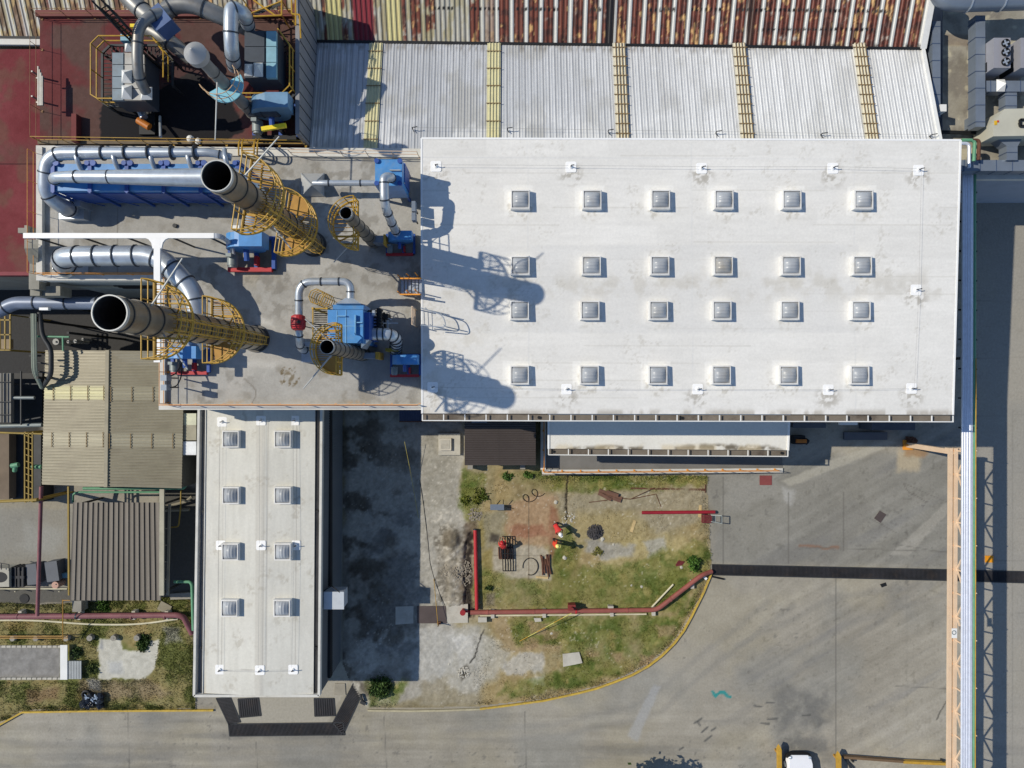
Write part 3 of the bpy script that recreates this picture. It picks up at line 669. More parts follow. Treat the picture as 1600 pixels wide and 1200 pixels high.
for p, q in ((wf[3],wf[0]),(wf[1],wf[2]),(wf[0],wf[1])): m.beam(p+Vector((0,0,-.06)), q+Vector((0,0,-.06)), .15, .4)
m.beam(nD+Vector((0,0,-.02)), nA+Vector((0,0,-.02)), .05, .16)
m.build('parapet', M_PARAPET, b3)
for s, (a,b) in enumerate(((W(314,1083,ZB),W(319,640,ZB)),(W(493.5,1084,ZB),W(497,640,ZB)))):
    m = MB(); a.z = b.z = ZB-.2; m.beam(a,b,.22,.04); m.build('gutter', mat('narrow_gutter',(140,132,122),.8,0,.15), b3)
    for y in (799,1012):
        t = (1083-y)/443; c = a.lerp(b,t); m = MB(); m.tube(c,c+Vector((0,0,.22)),.09,n=10); m.build('gutter_outlet', M_BLACK, b3)
m = MB(); e0, e1 = wf[1], wf[2]; n_ = int((e1-e0).length/.16)
for i in range(n_):
    c = e0.lerp(e1,(i+.5)/n_); m.box((c.x+.0,c.y-.04,.1),(c.x+.03,c.y+.04,3.05)); m.box((c.x,c.y-.04,3.65),(c.x+.03,c.y+.04,ZB-.3))
m.build('cladding_rib', M_WALLG, b3)
m = MB(); a = e0.copy(); b = e1.copy(); m.box((min(a.x,b.x)+.05,a.y+.3,3.05),(max(a.x,b.x)+.05,b.y-.2,3.65)); m.build('louvre', M_BLACK, b3)
m = MB()
for y in np.arange(e0.y+.3, e1.y-.3, .12): m.box((max(a.x,b.x)+.04,y,3.08),(max(a.x,b.x)+.075,y+.04,3.62))
m.build('louvre_blade', M_DKSTEEL, b3)
def on3(x,y,dz=0): return W(x,y,ZB+.28*(1-abs((x-318)/172-.53)/.53)+dz)
skylights(b3, [Vector((on3(x,y,.3).x,on3(x,y,.3).y,on3(x,y).z)) for y,r in ((686,(361,442)),(774,(361,442)),(862,(360,442)),(950,(359,441))) for x in r], 'y', .53)
anchors(b3, [on3(x,y) for x,y in A3], [(0,3),(3,6),(1,4),(4,7),(2,5),(5,8),(6,7),(7,8)])

# ---- old factory hall: rusty slope, valley gutter, pale corrugated slope
b4 = thing('factory_hall', 'old factory hall with one rusty and one pale corrugated roof slope meeting in a valley', 'building', G(950,200))
vL, vR = W(497,65.5,7.0), W(1440,77,7.0)
vL0 = Vector((G(60,0).x, vL.y+ (vL.x-G(60,0).x)*.0125, 7.0))
pl = G(538.5,0).x; vLp = Vector((pl, vL.y+(vL.x-pl)*.0125, 7.0))
sA = Vector((pl, G(0,297.5).y, 8.75)); sB = Vector((G(1352,0).x, G(0,295.5).y, 8.75))
us, zz = ribs(204, ((0,0),(.55,0),(.65,1),(.88,1),(.97,0)))
zi = lambda U: np.interp(U[0], us, zz)[None,:]
def pale_paint(x, y, u, v):
    n = np.floor(u*102); P = Paint(x, y, (188,190,192)); t = sstep(620,1250,x)
    P.mix((222,222,219), t, 1); P.add((vnoise(n*1.37,n*0,301)-.5)*16); P.add((fbm(x,y*.08,3,3,302)-.5)*26)
    P.mix((168,166,158), sstep(.5,.7,fbm(x,y,40,4,303))*(1-t*.6), .6); P.mix((232,232,230), sstep(.55,.68,fbm(x,y,30,4,304))*sstep(150,215,y), .6)
    P.mix((120,112,100), (1-sstep(76,84,y))*sstep(.45,.6,fbm(x,y,5,3,305)), .5)
    f = u*102-n; P.mix((138,140,143), (f > .965)|(f < .02), 1.0)
    P.mix((196,197,197), ((f > .965)|(f < .02))*(.1+.6*t), 1.0); P.mix((214,214,212), (f > .02)&(f < .1), .4)
    return P.c
roof_quad('pale_roof', sA, sB, vR, vLp, us, np.linspace(0,1,24), lambda U,V: .02*zi(U), pale_paint, M_RATTR, b4)
ruL, ruR = Vector((vL0.x, G(0,30).y, 8.85)), Vector((vR.x, G(0,40).y, 8.85))
us2, zz2 = ribs(198, ((0,0),(.3,0),(.5,1),(.8,1)))
rz = np.random.default_rng(12); prand = rz.uniform(0,1,200); prand2 = rz.uniform(0,1,200)
def rust_paint(x, y, u, v):
    pn = u*66; n = np.floor(pn).astype(int); f = pn-n; r = prand[n]; P = Paint(x, y, (176,174,162)); P.add((fbm(x,y*.1,3,3,311)-.5)*30)
    right = sstep(690,800,x); pan = np.where(f < .66, 1.0, 0.0)
    rust = pan*(sstep(.15,.5,r*.8+right*.35)*sstep(.3,.5,fbm(x,y*.45,9,5,312)+.16*right))
    P.mix((152,142,104), (1-right)*sstep(.42,.6,fbm(x,y*.3,8,4,314)), .7)
    P.mix((104,48,34), rust, .92); P.mix((64,36,30), rust*sstep(.52,.66,fbm(x,y,10,4,313)), .8); P.mix((206,170,110), rust*sstep(.60,.72,fbm(x,y*.5,7,4,315)), .85)
    lefty = 1-sstep(60,330,x); P.mix((206,206,200), lefty*(f > .5)*(f < .78), .9); P.mix((92,66,42), lefty*(f < .34)*sstep(.25,.45,fbm(x,y*.35,8,4,316)), .9); P.mix((178,152,98), lefty*sstep(.55,.66,fbm(x,y*.4,7,4,317))*(1-(f > .5)*(f < .78)), .8)
    P.mix((214,214,210), (f > .70)*right, .75)
    for a, b, c in ((555,586,(124,30,44)),(512,536,(196,190,130)),(606,630,(204,196,140)),(944,958,(34,32,34)),(1165,1176,(70,48,40))):
        w = sstep(a-1,a+1,x+(75-y)*.05*np.sign(900-x))*(1-sstep(b-1,b+1,x+(75-y)*.05*np.sign(900-x))); P.mix(c, w, .95)
    fr = (u*198)%1; P.mix((70,60,52), fr < .2, .45)
    row = (1-sstep(2.2,3.2,abs(y-(13+(x-700)*.006))))*(((x/7.2)%1) < .5)*sstep(660,680,x)*(prand2[n] > .25); P.mix((26,24,24), row*(1-sstep(1380,1400,x)), .95)
    row2 = (1-sstep(1.8,2.6,abs(y-46)))*(((x/8.1)%1) < .55)*sstep(1180,1200,x)*(1-sstep(1360,1370,x)); P.mix((28,26,26), row2, .95)
    P.mix((40,34,30), sstep(66,72,y)*sstep(.4,.6,fbm(x,y,6,3,318)), .7)
    return P.c
roof_quad('rusty_roof', vL0, vR, ruR, ruL, us2, np.linspace(0,1,60), lambda U,V: .045*np.interp(U[0],us2,zz2)[None,:], rust_paint, M_RATTR, b4)
m = MB(); e = Vector((0,.02,.05)); m.beam(vL0+e, vR+e, .15, .06); m.build('valley_gutter', M_BLACK, b4)
m = MB()
w0 = [Vector((pl,sA.y,0)), Vector((sB.x,sB.y,0)), Vector((vR.x,vR.y,0)), Vector((pl,vLp.y,0))]
m.frustum(w0, [Vector((p.x,p.y,z)) for p,z in zip(w0,(8.68,8.68,6.93,6.93))])
m.frustum([foot(vL0,0),foot(vR,0),foot(ruR,0),foot(ruL,0)], [foot(vL0,6.9),foot(vR,6.9),foot(ruR,8.75),foot(ruL,8.75)])
m.build('wall', M_WALLG, b4)
m = MB(); m.beam(vR+Vector((.06,0,.06)), ruR+Vector((.06,0,.06)), .36, .1); m.beam(vR+Vector((.06,0,.05)), sB+Vector((.06,0,.05)), .2, .1); m.build('verge_trim', M_WHITE, b4)
m = MB(); a = vL0+Vector((0,-.25,-.05)); b = a+Vector(((G(196,0).x-a.x),-.05,0)); m.beam(a,b,.35,.2); m.build('eave_gutter', M_PARAPET, b4)
M_YSTRIP = mat('translucent_strip', (210,204,162), .35, 0, .12, 2, (150,130,70), .35, 2); M_YSTRIP2 = mat('aged_translucent_strip', (216,210,188), .4, 0, .14, 2, (120,96,50), .5, 2)
M_CLAMP = mat('brown_clamp', (132,108,70), .7)
for i, (xv, mt_) in enumerate(((588,M_YSTRIP),(772,M_YSTRIP),(967,M_YSTRIP2),(1154,M_YSTRIP2),(1341,M_YSTRIP2))):
    x = W(xv,76,7).x; w = 10.5*PX(7); t = lambda y_: 7+(vLp.y-y_)*1.75/(vLp.y-sA.y)
    ya, yb = vLp.y-.12, sA.y+.02; vs = []; fs = []; prof = [(-1,0)]+[(p+d, z) for p in (-.7,-.25,.2,.65) for d,z in ((0,0),(.06,1),(.16,1),(.22,0))]+[(1,0)]
    for yy in (yb, ya): vs += [(x+p*w, yy, t(yy)+.075+.06*z) for p,z in prof]
    k = len(prof); fs = [(j,j+1,k+j+1,k+j) for j in range(k-1)]; sm = MB(); sm.add(vs,fs); so = sm.build('skylight_strip', mt_, b4)
    cm = MB()
    for j in range(6 if i < 2 else 11):
        yy = yb+(ya-yb)*(j+.5)/(6 if i < 2 else 11); cm.box((x-w*1.08,yy-.02,t(yy)+.13),(x+w*1.08,yy+.02,t(yy)+.17))
    if i >= 2:
        for p in (-.59,-.14,.31,.76): cm.beam((x+p*w,yb,t(yb)+.15),(x+p*w,ya,t(ya)+.15),.035,.03)
    cm.build('strip_clamp', M_CLAMP, so)
hk = [(645,202),(793,203),(950,206),(1118,208),(1282,211),(1452,213)]; prev = None
for x, y in hk:
    zz_ = 8.55; p = W(x,y,zz_); m = MB(); m.tube(p,p+Vector((0,0,.3)),.03,n=6); m.tube(p+Vector((0,0,.3)),p+Vector((.3,.05,.3)),.025,n=5); m.tube(p+Vector((0,0,.02)),p+Vector((.1,-.2,.1)),.025,n=5); m.build('roof_anchor', M_DKSTEEL, b4)
    if prev is not None: m = MB(); m.tube(prev+Vector((0,0,.28)),p+Vector((0,0,.28)),.006,n=4); m.build('lifeline_cable', M_LINE, b4)
    prev = p

# ---- red-decked machine building and lower red roof
b5 = thing('machine_building', 'building with a dark red flat deck crowded with dust filters and ducts', 'building', G(366,210))
rd = [G(195,124),G(533,124),G(533,291),G(195,291)]
m = MB(); m.prism([p[:2] for p in rd], 0, ZD-.04); m.build('wall', mat('red_wall',(104,62,58),.8,0,.1), b5)
def red_paint(x, y):
    P = Paint(x, y, (98,46,46)); P.add((fbm(x,y,50,4,331)-.5)*20); P.mix((84,70,62), sstep(.46,.66,fbm(x,y,60,5,332)+.12*sstep(90,160,x)), .75)
    P.add((fbm(x,y,7,3,333)-.5)*12)
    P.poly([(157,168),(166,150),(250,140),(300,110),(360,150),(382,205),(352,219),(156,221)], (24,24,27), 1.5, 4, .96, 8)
    P.poly([(230,60),(300,70),(330,110),(280,130),(225,110)], (60,56,54), 8, 10, .6)
    P.line([(163,30),(163,75)], .5, (70,44,44), .6, .5)
    return P.c
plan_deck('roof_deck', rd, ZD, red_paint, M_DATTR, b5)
m = MB(); bands(m, [G(195,126),G(533,126)], .35, ZD, ZD+.14); bands(m, [G(195,130),G(533,130)], .1, ZD, ZD+.22); m.build('roof_beam', mat('red_beam',(112,58,52),.7), b5)
m = MB(); bands(m, [G(196,291),G(533,291)], .2, ZD-.1, ZD+.12); m.build('roof_kerb', mat('brown_kerb',(112,98,78),.8,0,.2), b5)
m = MB(); m.prism([p[:2] for p in (G(533.2,104),G(538.2,104),G(538.2,292),G(533.2,292))], 0, 10.6)
sc_ = m.build('screen_wall', mat('grey_screen',(136,136,138),.7,0,.06), b5)
m = MB()
for i in range(12):
    y = G(0,112+i*16).y; m.box((G(538.2,0).x-.01,y-.02,7),(G(538.2,0).x+.02,y+.02,10.58))
m.build('screen_joint', M_DKSTEEL, sc_)
b5b = thing('low_shed', 'low building with a faded red roof at the left edge', 'building', G(100,300))
lr = [G(-140,150),G(194.8,150),G(194.8,453),G(-140,453)]
m = MB(); m.prism([p[:2] for p in lr], 0, 6.96); m.build('wall', M_CONC, b5b)
def lowred_paint(x, y):
    P = Paint(x, y, (112,48,52)); P.add((fbm(x,y,40,4,341)-.5)*24); P.mix((104,72,60), sstep(.5,.68,fbm(x,y,34,5,342)), .7); P.mix((88,70,60), sstep(215,235,y)*(1-sstep(250,262,y)), .4)
    P.mix((112,68,68), sstep(395,425,y), .4); P.line([(-40,256),(70,256)], .8, (60,28,30), .9, .6); P.add((fbm(x,y,6,3,343)-.5)*10)
    return P.c
plan_deck('roof_deck', lr, 7.0, lowred_paint, M_DATTR, b5b)
m = MB(); bands(m, [G(-140,452),G(190,452)], .22, 6.6, 7.12); m.build('eave', mat('eave_maroon',(128,50,58),.7), b5b)

# ---- plant building, top right
b6 = thing('plant_building', 'concrete flat-roofed building carrying air handling ducts at the top right corner', 'building', G(1560,150))
Z6 = 6.0; k6 = [G(1392,-80),G(1800,-80),G(1800,317),G(1392,317)]
m = MB(); m.prism([p[:2] for p in k6], 0, Z6-.04); m.build('wall', mat('blue_grey_wall',(150,160,176),.8,0,.05), b6)
def plant_paint(x, y):
    P = Paint(x, y, (148,143,130)); P.add((fbm(x,y,24,5,351)-.5)*50); P.mix((112,106,98), sstep(.48,.66,fbm(x,y,22,5,352)), .6); P.mix((196,188,160), sstep(.6,.72,fbm(x,y,14,4,353)), .6)
    P.poly([(1514,60),(1526,60),(1524,100),(1512,98)], (206,200,176), 3, 4, .8); P.poly([(1514,165),(1524,165),(1524,198),(1512,198)], (206,200,176), 3, 4, .8)
    P.poly([(1476,53),(1524,55),(1522,72),(1476,72)], (122,108,94), 2, 2, .6)
    return P.c
plan_deck('roof_deck', k6, Z6, plant_paint, M_DATTR, b6)
m = MB(); bands(m, [G(1440,316),G(1800,316)], .3, Z6-.2, Z6+.15); m.build('parapet', M_PARAPET, b6)

# ---- olive corrugated shed
b7 = thing('olive_shed', 'shed with an olive grey corrugated gable roof left of the narrow building', 'building', G(236,650))
def olive_paint(side):
    def f(x, y, u, v):
        P = Paint(x, y, (141,134,113)); P.add((fbm(x*.15,y,4,3,361+side)-.5)*14); P.add((fbm(x,y,50,4,363)-.5)*18); P.mix((120,112,94), sstep(.52,.7,fbm(x,y*2,26,5,364)), .4)
        for a, b, c in ((603,625,(186,182,140) if side == 0 else (156,150,128)),(676,698,(160,154,132))): P.mix(c, sstep(a-.6,a+.6,y+ (x-165)*-.012)*(1-sstep(b-.6,b+.6,y+(x-165)*-.012)), .9)
        if side: P.mix((150,146,132), pmask(x,y,[(170,550),(250,552),(250,570),(215,572),(190,562)],3,3), .5)
        n = np.floor(v*44); f_ = v*44-n; P.mix((118,112,94), f_ < .12, .5)
        return P.c
    return f
vs7, zz7 = ribs(44, ((0,0),(.5,0),(.6,1),(.86,1)))
zv = lambda U,V: .035*np.interp(V[:,0], vs7, zz7)[:,None]+U*0
o0 = roof_quad('roof', W(65.5,757,5), W(163,760,5.45), W(165.5,547.5,5.45), W(71,547,5), np.linspace(0,1,20), vs7, zv, olive_paint(0), M_RATTR, b7)
o1 = roof_quad('roof', W(168,760,5.45), W(284,763,5), W(288,549,5), W(170.5,547.5,5.45), np.linspace(0,1,20), vs7, zv, olive_paint(1), M_RATTR, b7)
m = MB(); m.beam(W(165.5,761,5.5), W(168,547,5.5), .22, .1); m.build('ridge_cap', mat('ridge_olive',(150,142,120),.6), b7)
m = MB(); p4 = [W(67,757,5),W(283,762,5),W(287,549,5),W(72,548,5)]; m.prism([p[:2] for p in p4], 0, 4.9); m.build('wall', mat('olive_wall',(96,94,84),.8), b7)
for a, b, c in ((646,664,(206,206,178)),(664,688,(158,152,130)),(690,711,(226,228,228))):
    m = MB(); p0, p1 = W(285,b,4.9), W(306,a,4.9); m.box((p0.x,p0.y,4.6),(p1.x,p1.y,4.86)); m.build('lean_to_roof', mat('lean_to_%d' % a, c, .6), b7)
for (side, y0, xs_) in ((0,614,(83,110,137,162)),(0,687,(81,108,135,161)),(1,616,(173,206,239)),(1,689,(171,204,237,270))):
    for x in xs_:
        z = 5+.45*((x-66)/98 if side == 0 else (284-x)/116)+.06; m = MB(); a, b = W(x,y0-11,z), W(x,y0+11,z); m.beam(a,b,.03,.03)
        for t in (0,.25,.5,.75,1): m.box(tuple(a.lerp(b,t)-Vector((.03,.02,.0))), tuple(a.lerp(b,t)+Vector((.03,.02,.03))))
        m.build('sheet_clamp', M_CLAMP, o0 if side == 0 else o1)
# ---- brown carport
b8 = thing('carport', 'open-sided shelter with a brown ribbed sheet roof', 'shelter', G(224,845))
us8, zz8 = ribs(17, ((0,0),(.45,0),(.5,.5),(.82,.5),(.86,1),(.93,1)))
def car_paint(x, y, u, v):
    P = Paint(x, y, (126,119,108)); n = np.floor(u*17); f = u*17-n; P.add((vnoise(n*1.3,n*0,371)-.5)*12); P.add((fbm(x,y*.1,4,3,372)-.5)*10); P.mix((52,48,44), (f > .94)|(f < .03), .9); P.mix((112,104,94), (f > .46)&(f < .52), .5)
    return P.c
roof_quad('roof', W(109,938,3.3), W(252,938,3.3), W(249.5,785,3.6), W(114,785,3.6), us8, np.linspace(0,1,30), lambda U,V: .06*np.interp(U[0],us8,zz8)[None,:], car_paint, M_RATTR, b8)
m = MB(); m.beam(W(253,930,3.5), W(253.5,764,3.6), .3, .14); m.build('roof_trim', mat('pale_olive_trim',(168,164,146),.7), b8)
for x, y in ((111,930),(250,930),(248,790),(116,790)):
    p = W(x,y,3.2); m = MB(); m.box((p.x-.06,p.y-.06,0),(p.x+.06,p.y+.06,3.2)); m.build('post', M_DKSTEEL, b8)
m2 = MB(); m2.beam(W(262,930,2.6), W(265,788,2.6), .16, .1)
for y in (797,826,852,878,905): m2.beam(W(253,y,2.6), W(264,y,2.6), .06, .05)
m2.build('side_frame', mat('pale_olive_trim',(168,164,146),.7), b8)
m2 = MB(); m2.beam(W(108,930,3.0), W(107,760,3.0), .1, .12); m2.build('side_beam', mat('ochre_paint',(150,126,54),.6), b8)
# ---- brown hut
b9 = thing('hut', 'small hut with a dark brown ribbed roof beside the warehouse', 'building', G(783,688))
vs9, zz9 = ribs(24, ((0,0),(.6,0),(.7,1),(.9,1)))
def hut_paint(x, y, u, v):
    P = Paint(x, y, (78,70,66)); P.add((fbm(x,y,24,4,381)-.5)*12); n = np.floor(v*24); P.mix((52,46,44), (v*24-n) < .14, .7); P.line([(781,640),(781,730)], .7, (48,44,42), .8, .5)
    return P.c
roof_quad('roof', W(726,727,2.6), W(837,727,2.6), W(837,642,2.9), W(726,642,2.9), np.linspace(0,1,40), vs9, lambda U,V: .03*np.interp(V[:,0],vs9,zz9)[:,None], hut_paint, M_RATTR, b9)
m = MB(); p0, p1 = W(729,722,2.5), W(834,650,2.5); m.box((p0.x,p0.y,0),(p1.x,p1.y,2.5)); m.build('wall', M_CONC, b9)
m = MB()
for x in (733,815): p = W(x,725,1); m.box((p.x-.1,p.y-.35,0),(p.x+.25,p.y+.1,1.1))
m.build('pier', M_CONC, b9)
# ---- loading canopy and ramp
b10 = thing('loading_canopy', 'white loading bay canopy under the warehouse south edge with its own gutter', 'canopy', G(1020,670))
cA,cB,cC,cD = W(857,701,4.7), W(1231,703.5,4.7), Vector((W(1231,703,4.7).x,rA.y-.05,4.95)), Vector((W(857,703,4.7).x,rA.y-.05,4.95))
def can_paint(x, y, u, v):
    P = Paint(x, y, (222,220,212)); P.add((fbm(x,y,40,4,391)-.5)*10)
    d = np.maximum(pmask(x,y,[(885,700),(960,696),(1005,699),(1005,704),(880,704)],3,2), pmask(x,y,[(1055,699),(1110,694),(1200,698),(1225,704),(1055,704)],4,3)); P.mix((92,84,70), d*sstep(.25,.55,fbm(x,y,10,4,392)), .85)
    P.mix((204,186,150), sstep(690,700,y)*sstep(.4,.6,fbm(x,y*.4,20,4,393)), .5)
    return P.c
roof_quad('roof', cA,cB,cC,cD, np.linspace(0,1,220), np.linspace(0,1,50), None, can_paint, M_WATTR, b10, True)
m = MB()
for p, q in ((cB,cC),(cD,cA)): m.beam(p+Vector((0,0,-.04)), q+Vector((0,0,-.04)), .12, .2)
m.build('roof_trim', M_WTRAY, b10); gutter(b10, W(857,701.5,4.7), W(1231,704,4.7), 9*PX(4.7), 12, (.02,.98))
m = MB(); m.box((cA.x+.3,rA.y-.1,0),(cB.x-.3,rA.y-1.0,4.6)); m.build('wall', M_WALLG, b10)
for x in (862,985,1108,1227):
    p = W(x,700,4.6); m = MB(); m.box((p.x-.08,p.y-.08,0),(p.x+.08,p.y+.08,4.6)); m.build('post', M_DKSTEEL, b10)
dock = thing('loading_ramp', 'concrete loading ramp running along the south of the white canopy', 'ramp', G(1030,715))
x0, x1, x2, y0, y1 = G(846,0).x, G(905,0).x, G(1222,0).x, G(0,735.5).y, rA.y-.1
m = MB(); vs = [(x0,y0,0),(x1,y0,0),(x2,y0,0),(x2,y1,0),(x1,y1,0),(x0,y1,0),(x0,y0,.95),(x1,y0,.95),(x2,y0,.03),(x2,y1,.03),(x1,y1,.95),(x0,y1,.95)]
m.add(vs, [(5,4,3,2,1,0),(6,7,10,11),(7,8,9,10),(0,1,7,6),(1,2,8,7),(2,3,9,8),(3,4,10,9),(4,5,11,10),(5,0,6,11)]); m.build('slab', mat('ramp_concrete',(120,118,114),.9,0,.1,.6,(92,90,86),.4,.5,.3), dock)
m = MB(); m.beam((x0,y0+.05,1.0),(x1,y0+.05,1.0),.3,.12); m.beam((x1,y0+.05,1.0),(x2,y0+.05,.08),.3,.12); m.beam((x0+.08,y0+.2,1.002),(x0+.08,y1,1.002),.36,.12); m.build('edge_kerb', M_PARAPET, dock)
# ================================================================= MACHINES ON THE ROOFS
def rail(label, pts, mt, h=1.05, spacing=1.6, r=.023, name='guard_rail', group=None, lean=0):
    pts = [Vector(p) for p in pts]; root = thing(name, label, 'railing', pts[0], group)
    for nm, z in (('top_rail',h),('mid_rail',h*.52)):
        m = MB(); m.sweep([p+Vector((0,0,z)) for p in pts], r, 6); m.build(nm, mt, root)
    first = None
    for i in range(len(pts)-1):
        a, b = pts[i], pts[i+1]; n = max(1, round((b-a).length/spacing))
        for j in range(n + (1 if i == len(pts)-2 else 0)):
            p = a.lerp(b, j/n)
            if first is None: m = MB(); m.tube(p, p+Vector((0,0,h)), r*.9, n=6); m.box((p.x-.06,p.y-.06,p.z-.02),(p.x+.06,p.y+.06,p.z+.015)); first = m.build('post', mt, root); base = p.copy()
            else: o = first.copy(); COL.objects.link(o); o.location = p-base
    return root
def duct(name, label, pts, r, rad=.8, fl=1.5, mt=None, n=16, cat='duct', parts=None, fmat=None):
    mt = mt or M_GALV; P = fillet(pts, rad, 8); L = [0]
    for i in range(1, len(P)): L.append(L[-1]+(P[i]-P[i-1]).length)
    rr = [r]*len(P) if not isinstance(r, tuple) else [r[0]+(r[1]-r[0])*l/L[-1] for l in L]
    root = thing(name, label, cat, Vector((P[0].x,P[0].y,min(P[0].z,P[-1].z))))
    m = MB(); m.sweep(P, rr, n); m.build('pipe', mt, root, True)
    if fl:
        k = max(1, int(L[-1]/fl)); 
        for j in range(1, k+1):
            d = L[-1]*(j-.5)/k; i = max(q for q in range(len(L)) if L[q] <= d); i = min(i, len(P)-2); t = (d-L[i])/max(1e-6, L[i+1]-L[i]); c = P[i].lerp(P[i+1], t); v = (P[i+1]-P[i]).normalized(); q = rr[i]*1.07+.015
            m = MB(); m.sweep([c-v*.035, c+v*.035], q, n); m.build('flange', fmat or M_DARKG, root, True)
    return root
def ring_pts(c, R_, a0, a1, n, z): return [Vector((c.x+R_*math.cos(a0+(a1-a0)*i/n), c.y+R_*math.sin(a0+(a1-a0)*i/n), z)) for i in range(n+1)]
def platform(root, c, z, R_, face, r_in, solid=(0,1), mt=None):
    """half-round access platform; face = bearing of its round side"""
    a0, a1 = face-math.pi/2, face+math.pi/2; mt = mt or M_YEL
    m = MB(); outer = ring_pts(c,R_,a0,a1,20,z); m.sweep(outer, .035, 6); m.beam(outer[0], outer[-1], .08, .12)
    e = Vector((math.cos(face),math.sin(face),0)); s = Vector((-e.y,e.x,0))
    for k in (-.75,-.45,.45,.75):
        ln = math.sqrt(max(.05,1-k*k))*R_; a = Vector((c.x,c.y,z))+s*k*R_; m.beam(a, a+e*ln, .07, .09)
    for k in (-.9,-.5,.5,.9): m.beam(Vector((c.x,c.y,z-.9))+(e*math.cos(k*1.4)+s*math.sin(k*1.4))*r_in, Vector((c.x,c.y,z))+(e*math.cos(k*1.4)+s*math.sin(k*1.4))*R_*.95, .06, .06)
    p = m.build('platform', mt, root)
    m = MB()                                   # expanded-metal floor: close bars
    n = int(2*R_/(.11 if solid or R_ > 1.61 else .2))
    for i in range(n):
        k = -1+2*(i+.5)/n; ln = math.sqrt(1-k*k)*R_*.98; st_ = math.sqrt(max(0,(r_in+.1)**2-(k*R_)**2)) if abs(k*R_) < r_in+.1 else 0
        a = Vector((c.x,c.y,z+.03))+s*k*R_; m.beam(a+e*st_, a+e*ln, .035, .03)
    m.build('floor_grating', M_YELD, p)
    for sg in solid:                           # solid toe sectors
        m = MB(); b0 = a0+.12 if sg == 0 else a1-.9; q = ring_pts(c,R_*.97,b0,b0+.78,7,z); m.prism([(c.x+(r_in+.15)*math.cos(b0),c.y+(r_in+.15)*math.sin(b0))]+[w[:2] for w in q]+[(c.x+(r_in+.15)*math.cos(b0+.78),c.y+(r_in+.15)*math.sin(b0+.78))], z+.05, z+.062)
        m.build('floor_plate', M_YELD, p)
    m = MB()
    for zz_ in (.12,.58,1.1): m.sweep(ring_pts(c,R_,a0,a1,20,z+zz_), .026 if zz_ > .2 else .04, 5); m.tube(ring_pts(c,R_,a0,a1,1,z+zz_)[0], ring_pts(c,R_,a0,a1,1,z+zz_)[1], .03, n=5)
    for i in range(9):
        w = ring_pts(c,R_,a0,a1,8,z)[i]; m.tube(w, w+Vector((0,0,1.1)), .03, n=5)
    for k in (-.5,0,.5): w = Vector((c.x,c.y,z))+s*k*R_; m.tube(w, w+Vector((0,0,1.1)), .03, n=5)
    m.build('platform_railing', mt, p)
def ladder(root, c, r, z0, z1, ang, mt=None):
    mt = mt or M_YEL; e = Vector((math.cos(ang),math.sin(ang),0)); s = Vector((-e.y,e.x,0)); b = Vector((c.x,c.y,0))+e*(r+.16)
    m = MB(); zs_ = np.arange(z0+.3, z1, .3)
    for k in (-.22,.22): m.tube(b+s*k+Vector((0,0,z0)), b+s*k+Vector((0,0,z1)), .03, n=5)
    for z in zs_: m.tube(b-s*.22+Vector((0,0,z)), b+s*.22+Vector((0,0,z)), .018, n=4)
    l = m.build('ladder', mt, root); m = MB(); aa = [math.pi*(.5-i/8) for i in range(9)]
    hoop = [s*.36*math.sin(a)+e*(.05+.62*math.cos(a)) for a in aa]
    for z in np.arange(z0+2.2, z1+.8, .9): m.sweep([b+p+Vector((0,0,z)) for p in hoop], .018, 5)
    for p in hoop[::2]: m.tube(b+p+Vector((0,0,z0+2.2)), b+p+Vector((0,0,z1+.8)), .016, n=4)
    m.build('ladder_cage', mt, l)
def stack(label, c, z0, z1, r, plats, lad=None, nb=9, rods=(), cap=False, mt=None, taper=1.0, name='chimney_stack'):
    root = thing(name, label, 'chimney', Vector((c.x,c.y,z0))); mt = mt or M_STACK; up = Vector((0,0,1))
    b, t = Vector((c.x,c.y,z0)), Vector((c.x,c.y,z1))
    m = MB(); m.sweep([b+(t-b)*i/6 for i in range(7)], [r*taper+(r-r*taper)*i/6 for i in range(7)], 32, False)
    if not cap: m.sweep([t, t-up*(z1-z0-.4)], [r*.955]*2, 32, False)
    m.build('shaft', mt, root, True)
    if not cap:
        m = MB(); m.sweep([t-up*.03, t-up*(z1-z0-.5)], [r*.95]*2, 32, False); m.add(ring_pts(c,r*.95,0,2*math.pi*31/32,31,z0+.6), [tuple(range(32))]); m.build('flue_lining', M_SOOT, root, True)
        m = MB(); ri, ro = r*.955, r*1.025; A_ = [ring_pts(c,q,0,2*math.pi*35/36,35,z) for q,z in ((ri,z1-.12),(ri,z1+.05),(ro,z1+.05),(ro,z1-.12))]; vs = [v for q in A_ for v in q]
        m.add(vs, [(k*36+j, k*36+(j+1)%36, ((k+1)%4)*36+(j+1)%36, ((k+1)%4)*36+j) for k in range(4) for j in range(36)]); m.build('rim', M_RIM, root, True)
    for i in range(nb):
        z = z0+(z1-z0)*(i+.6)/nb; rr = r*taper+(r-r*taper)*(z-z0)/(z1-z0); m = MB(); m.sweep([Vector((c.x,c.y,z+q)) for q in (-.031,-.03,.03,.031)], [rr*.99,rr*1.05+.01,rr*1.05+.01,rr*.99], 32, False); m.build('band', M_BANDS, root, True)
    m = MB(); m.tube(b, b+up*.1, r*1.2, n=32); m.build('base_flange', M_BANDS, root, True)
    for z, R_, face, sol in plats: platform(root, c, z, R_, face, r, sol)
    if lad: ladder(root, c, r, z0+.3, lad[0], lad[1])
    for a, ln, z, dz in rods:
        e = Vector((math.cos(a),math.sin(a),0)); m = MB(); m.tube(Vector((c.x,c.y,z))+e*r*.9, Vector((c.x,c.y,z+dz))+e*(r+ln), .045, .03, 6); m.build('davit_rod', M_RIM, root)
    return root
zd = ZD
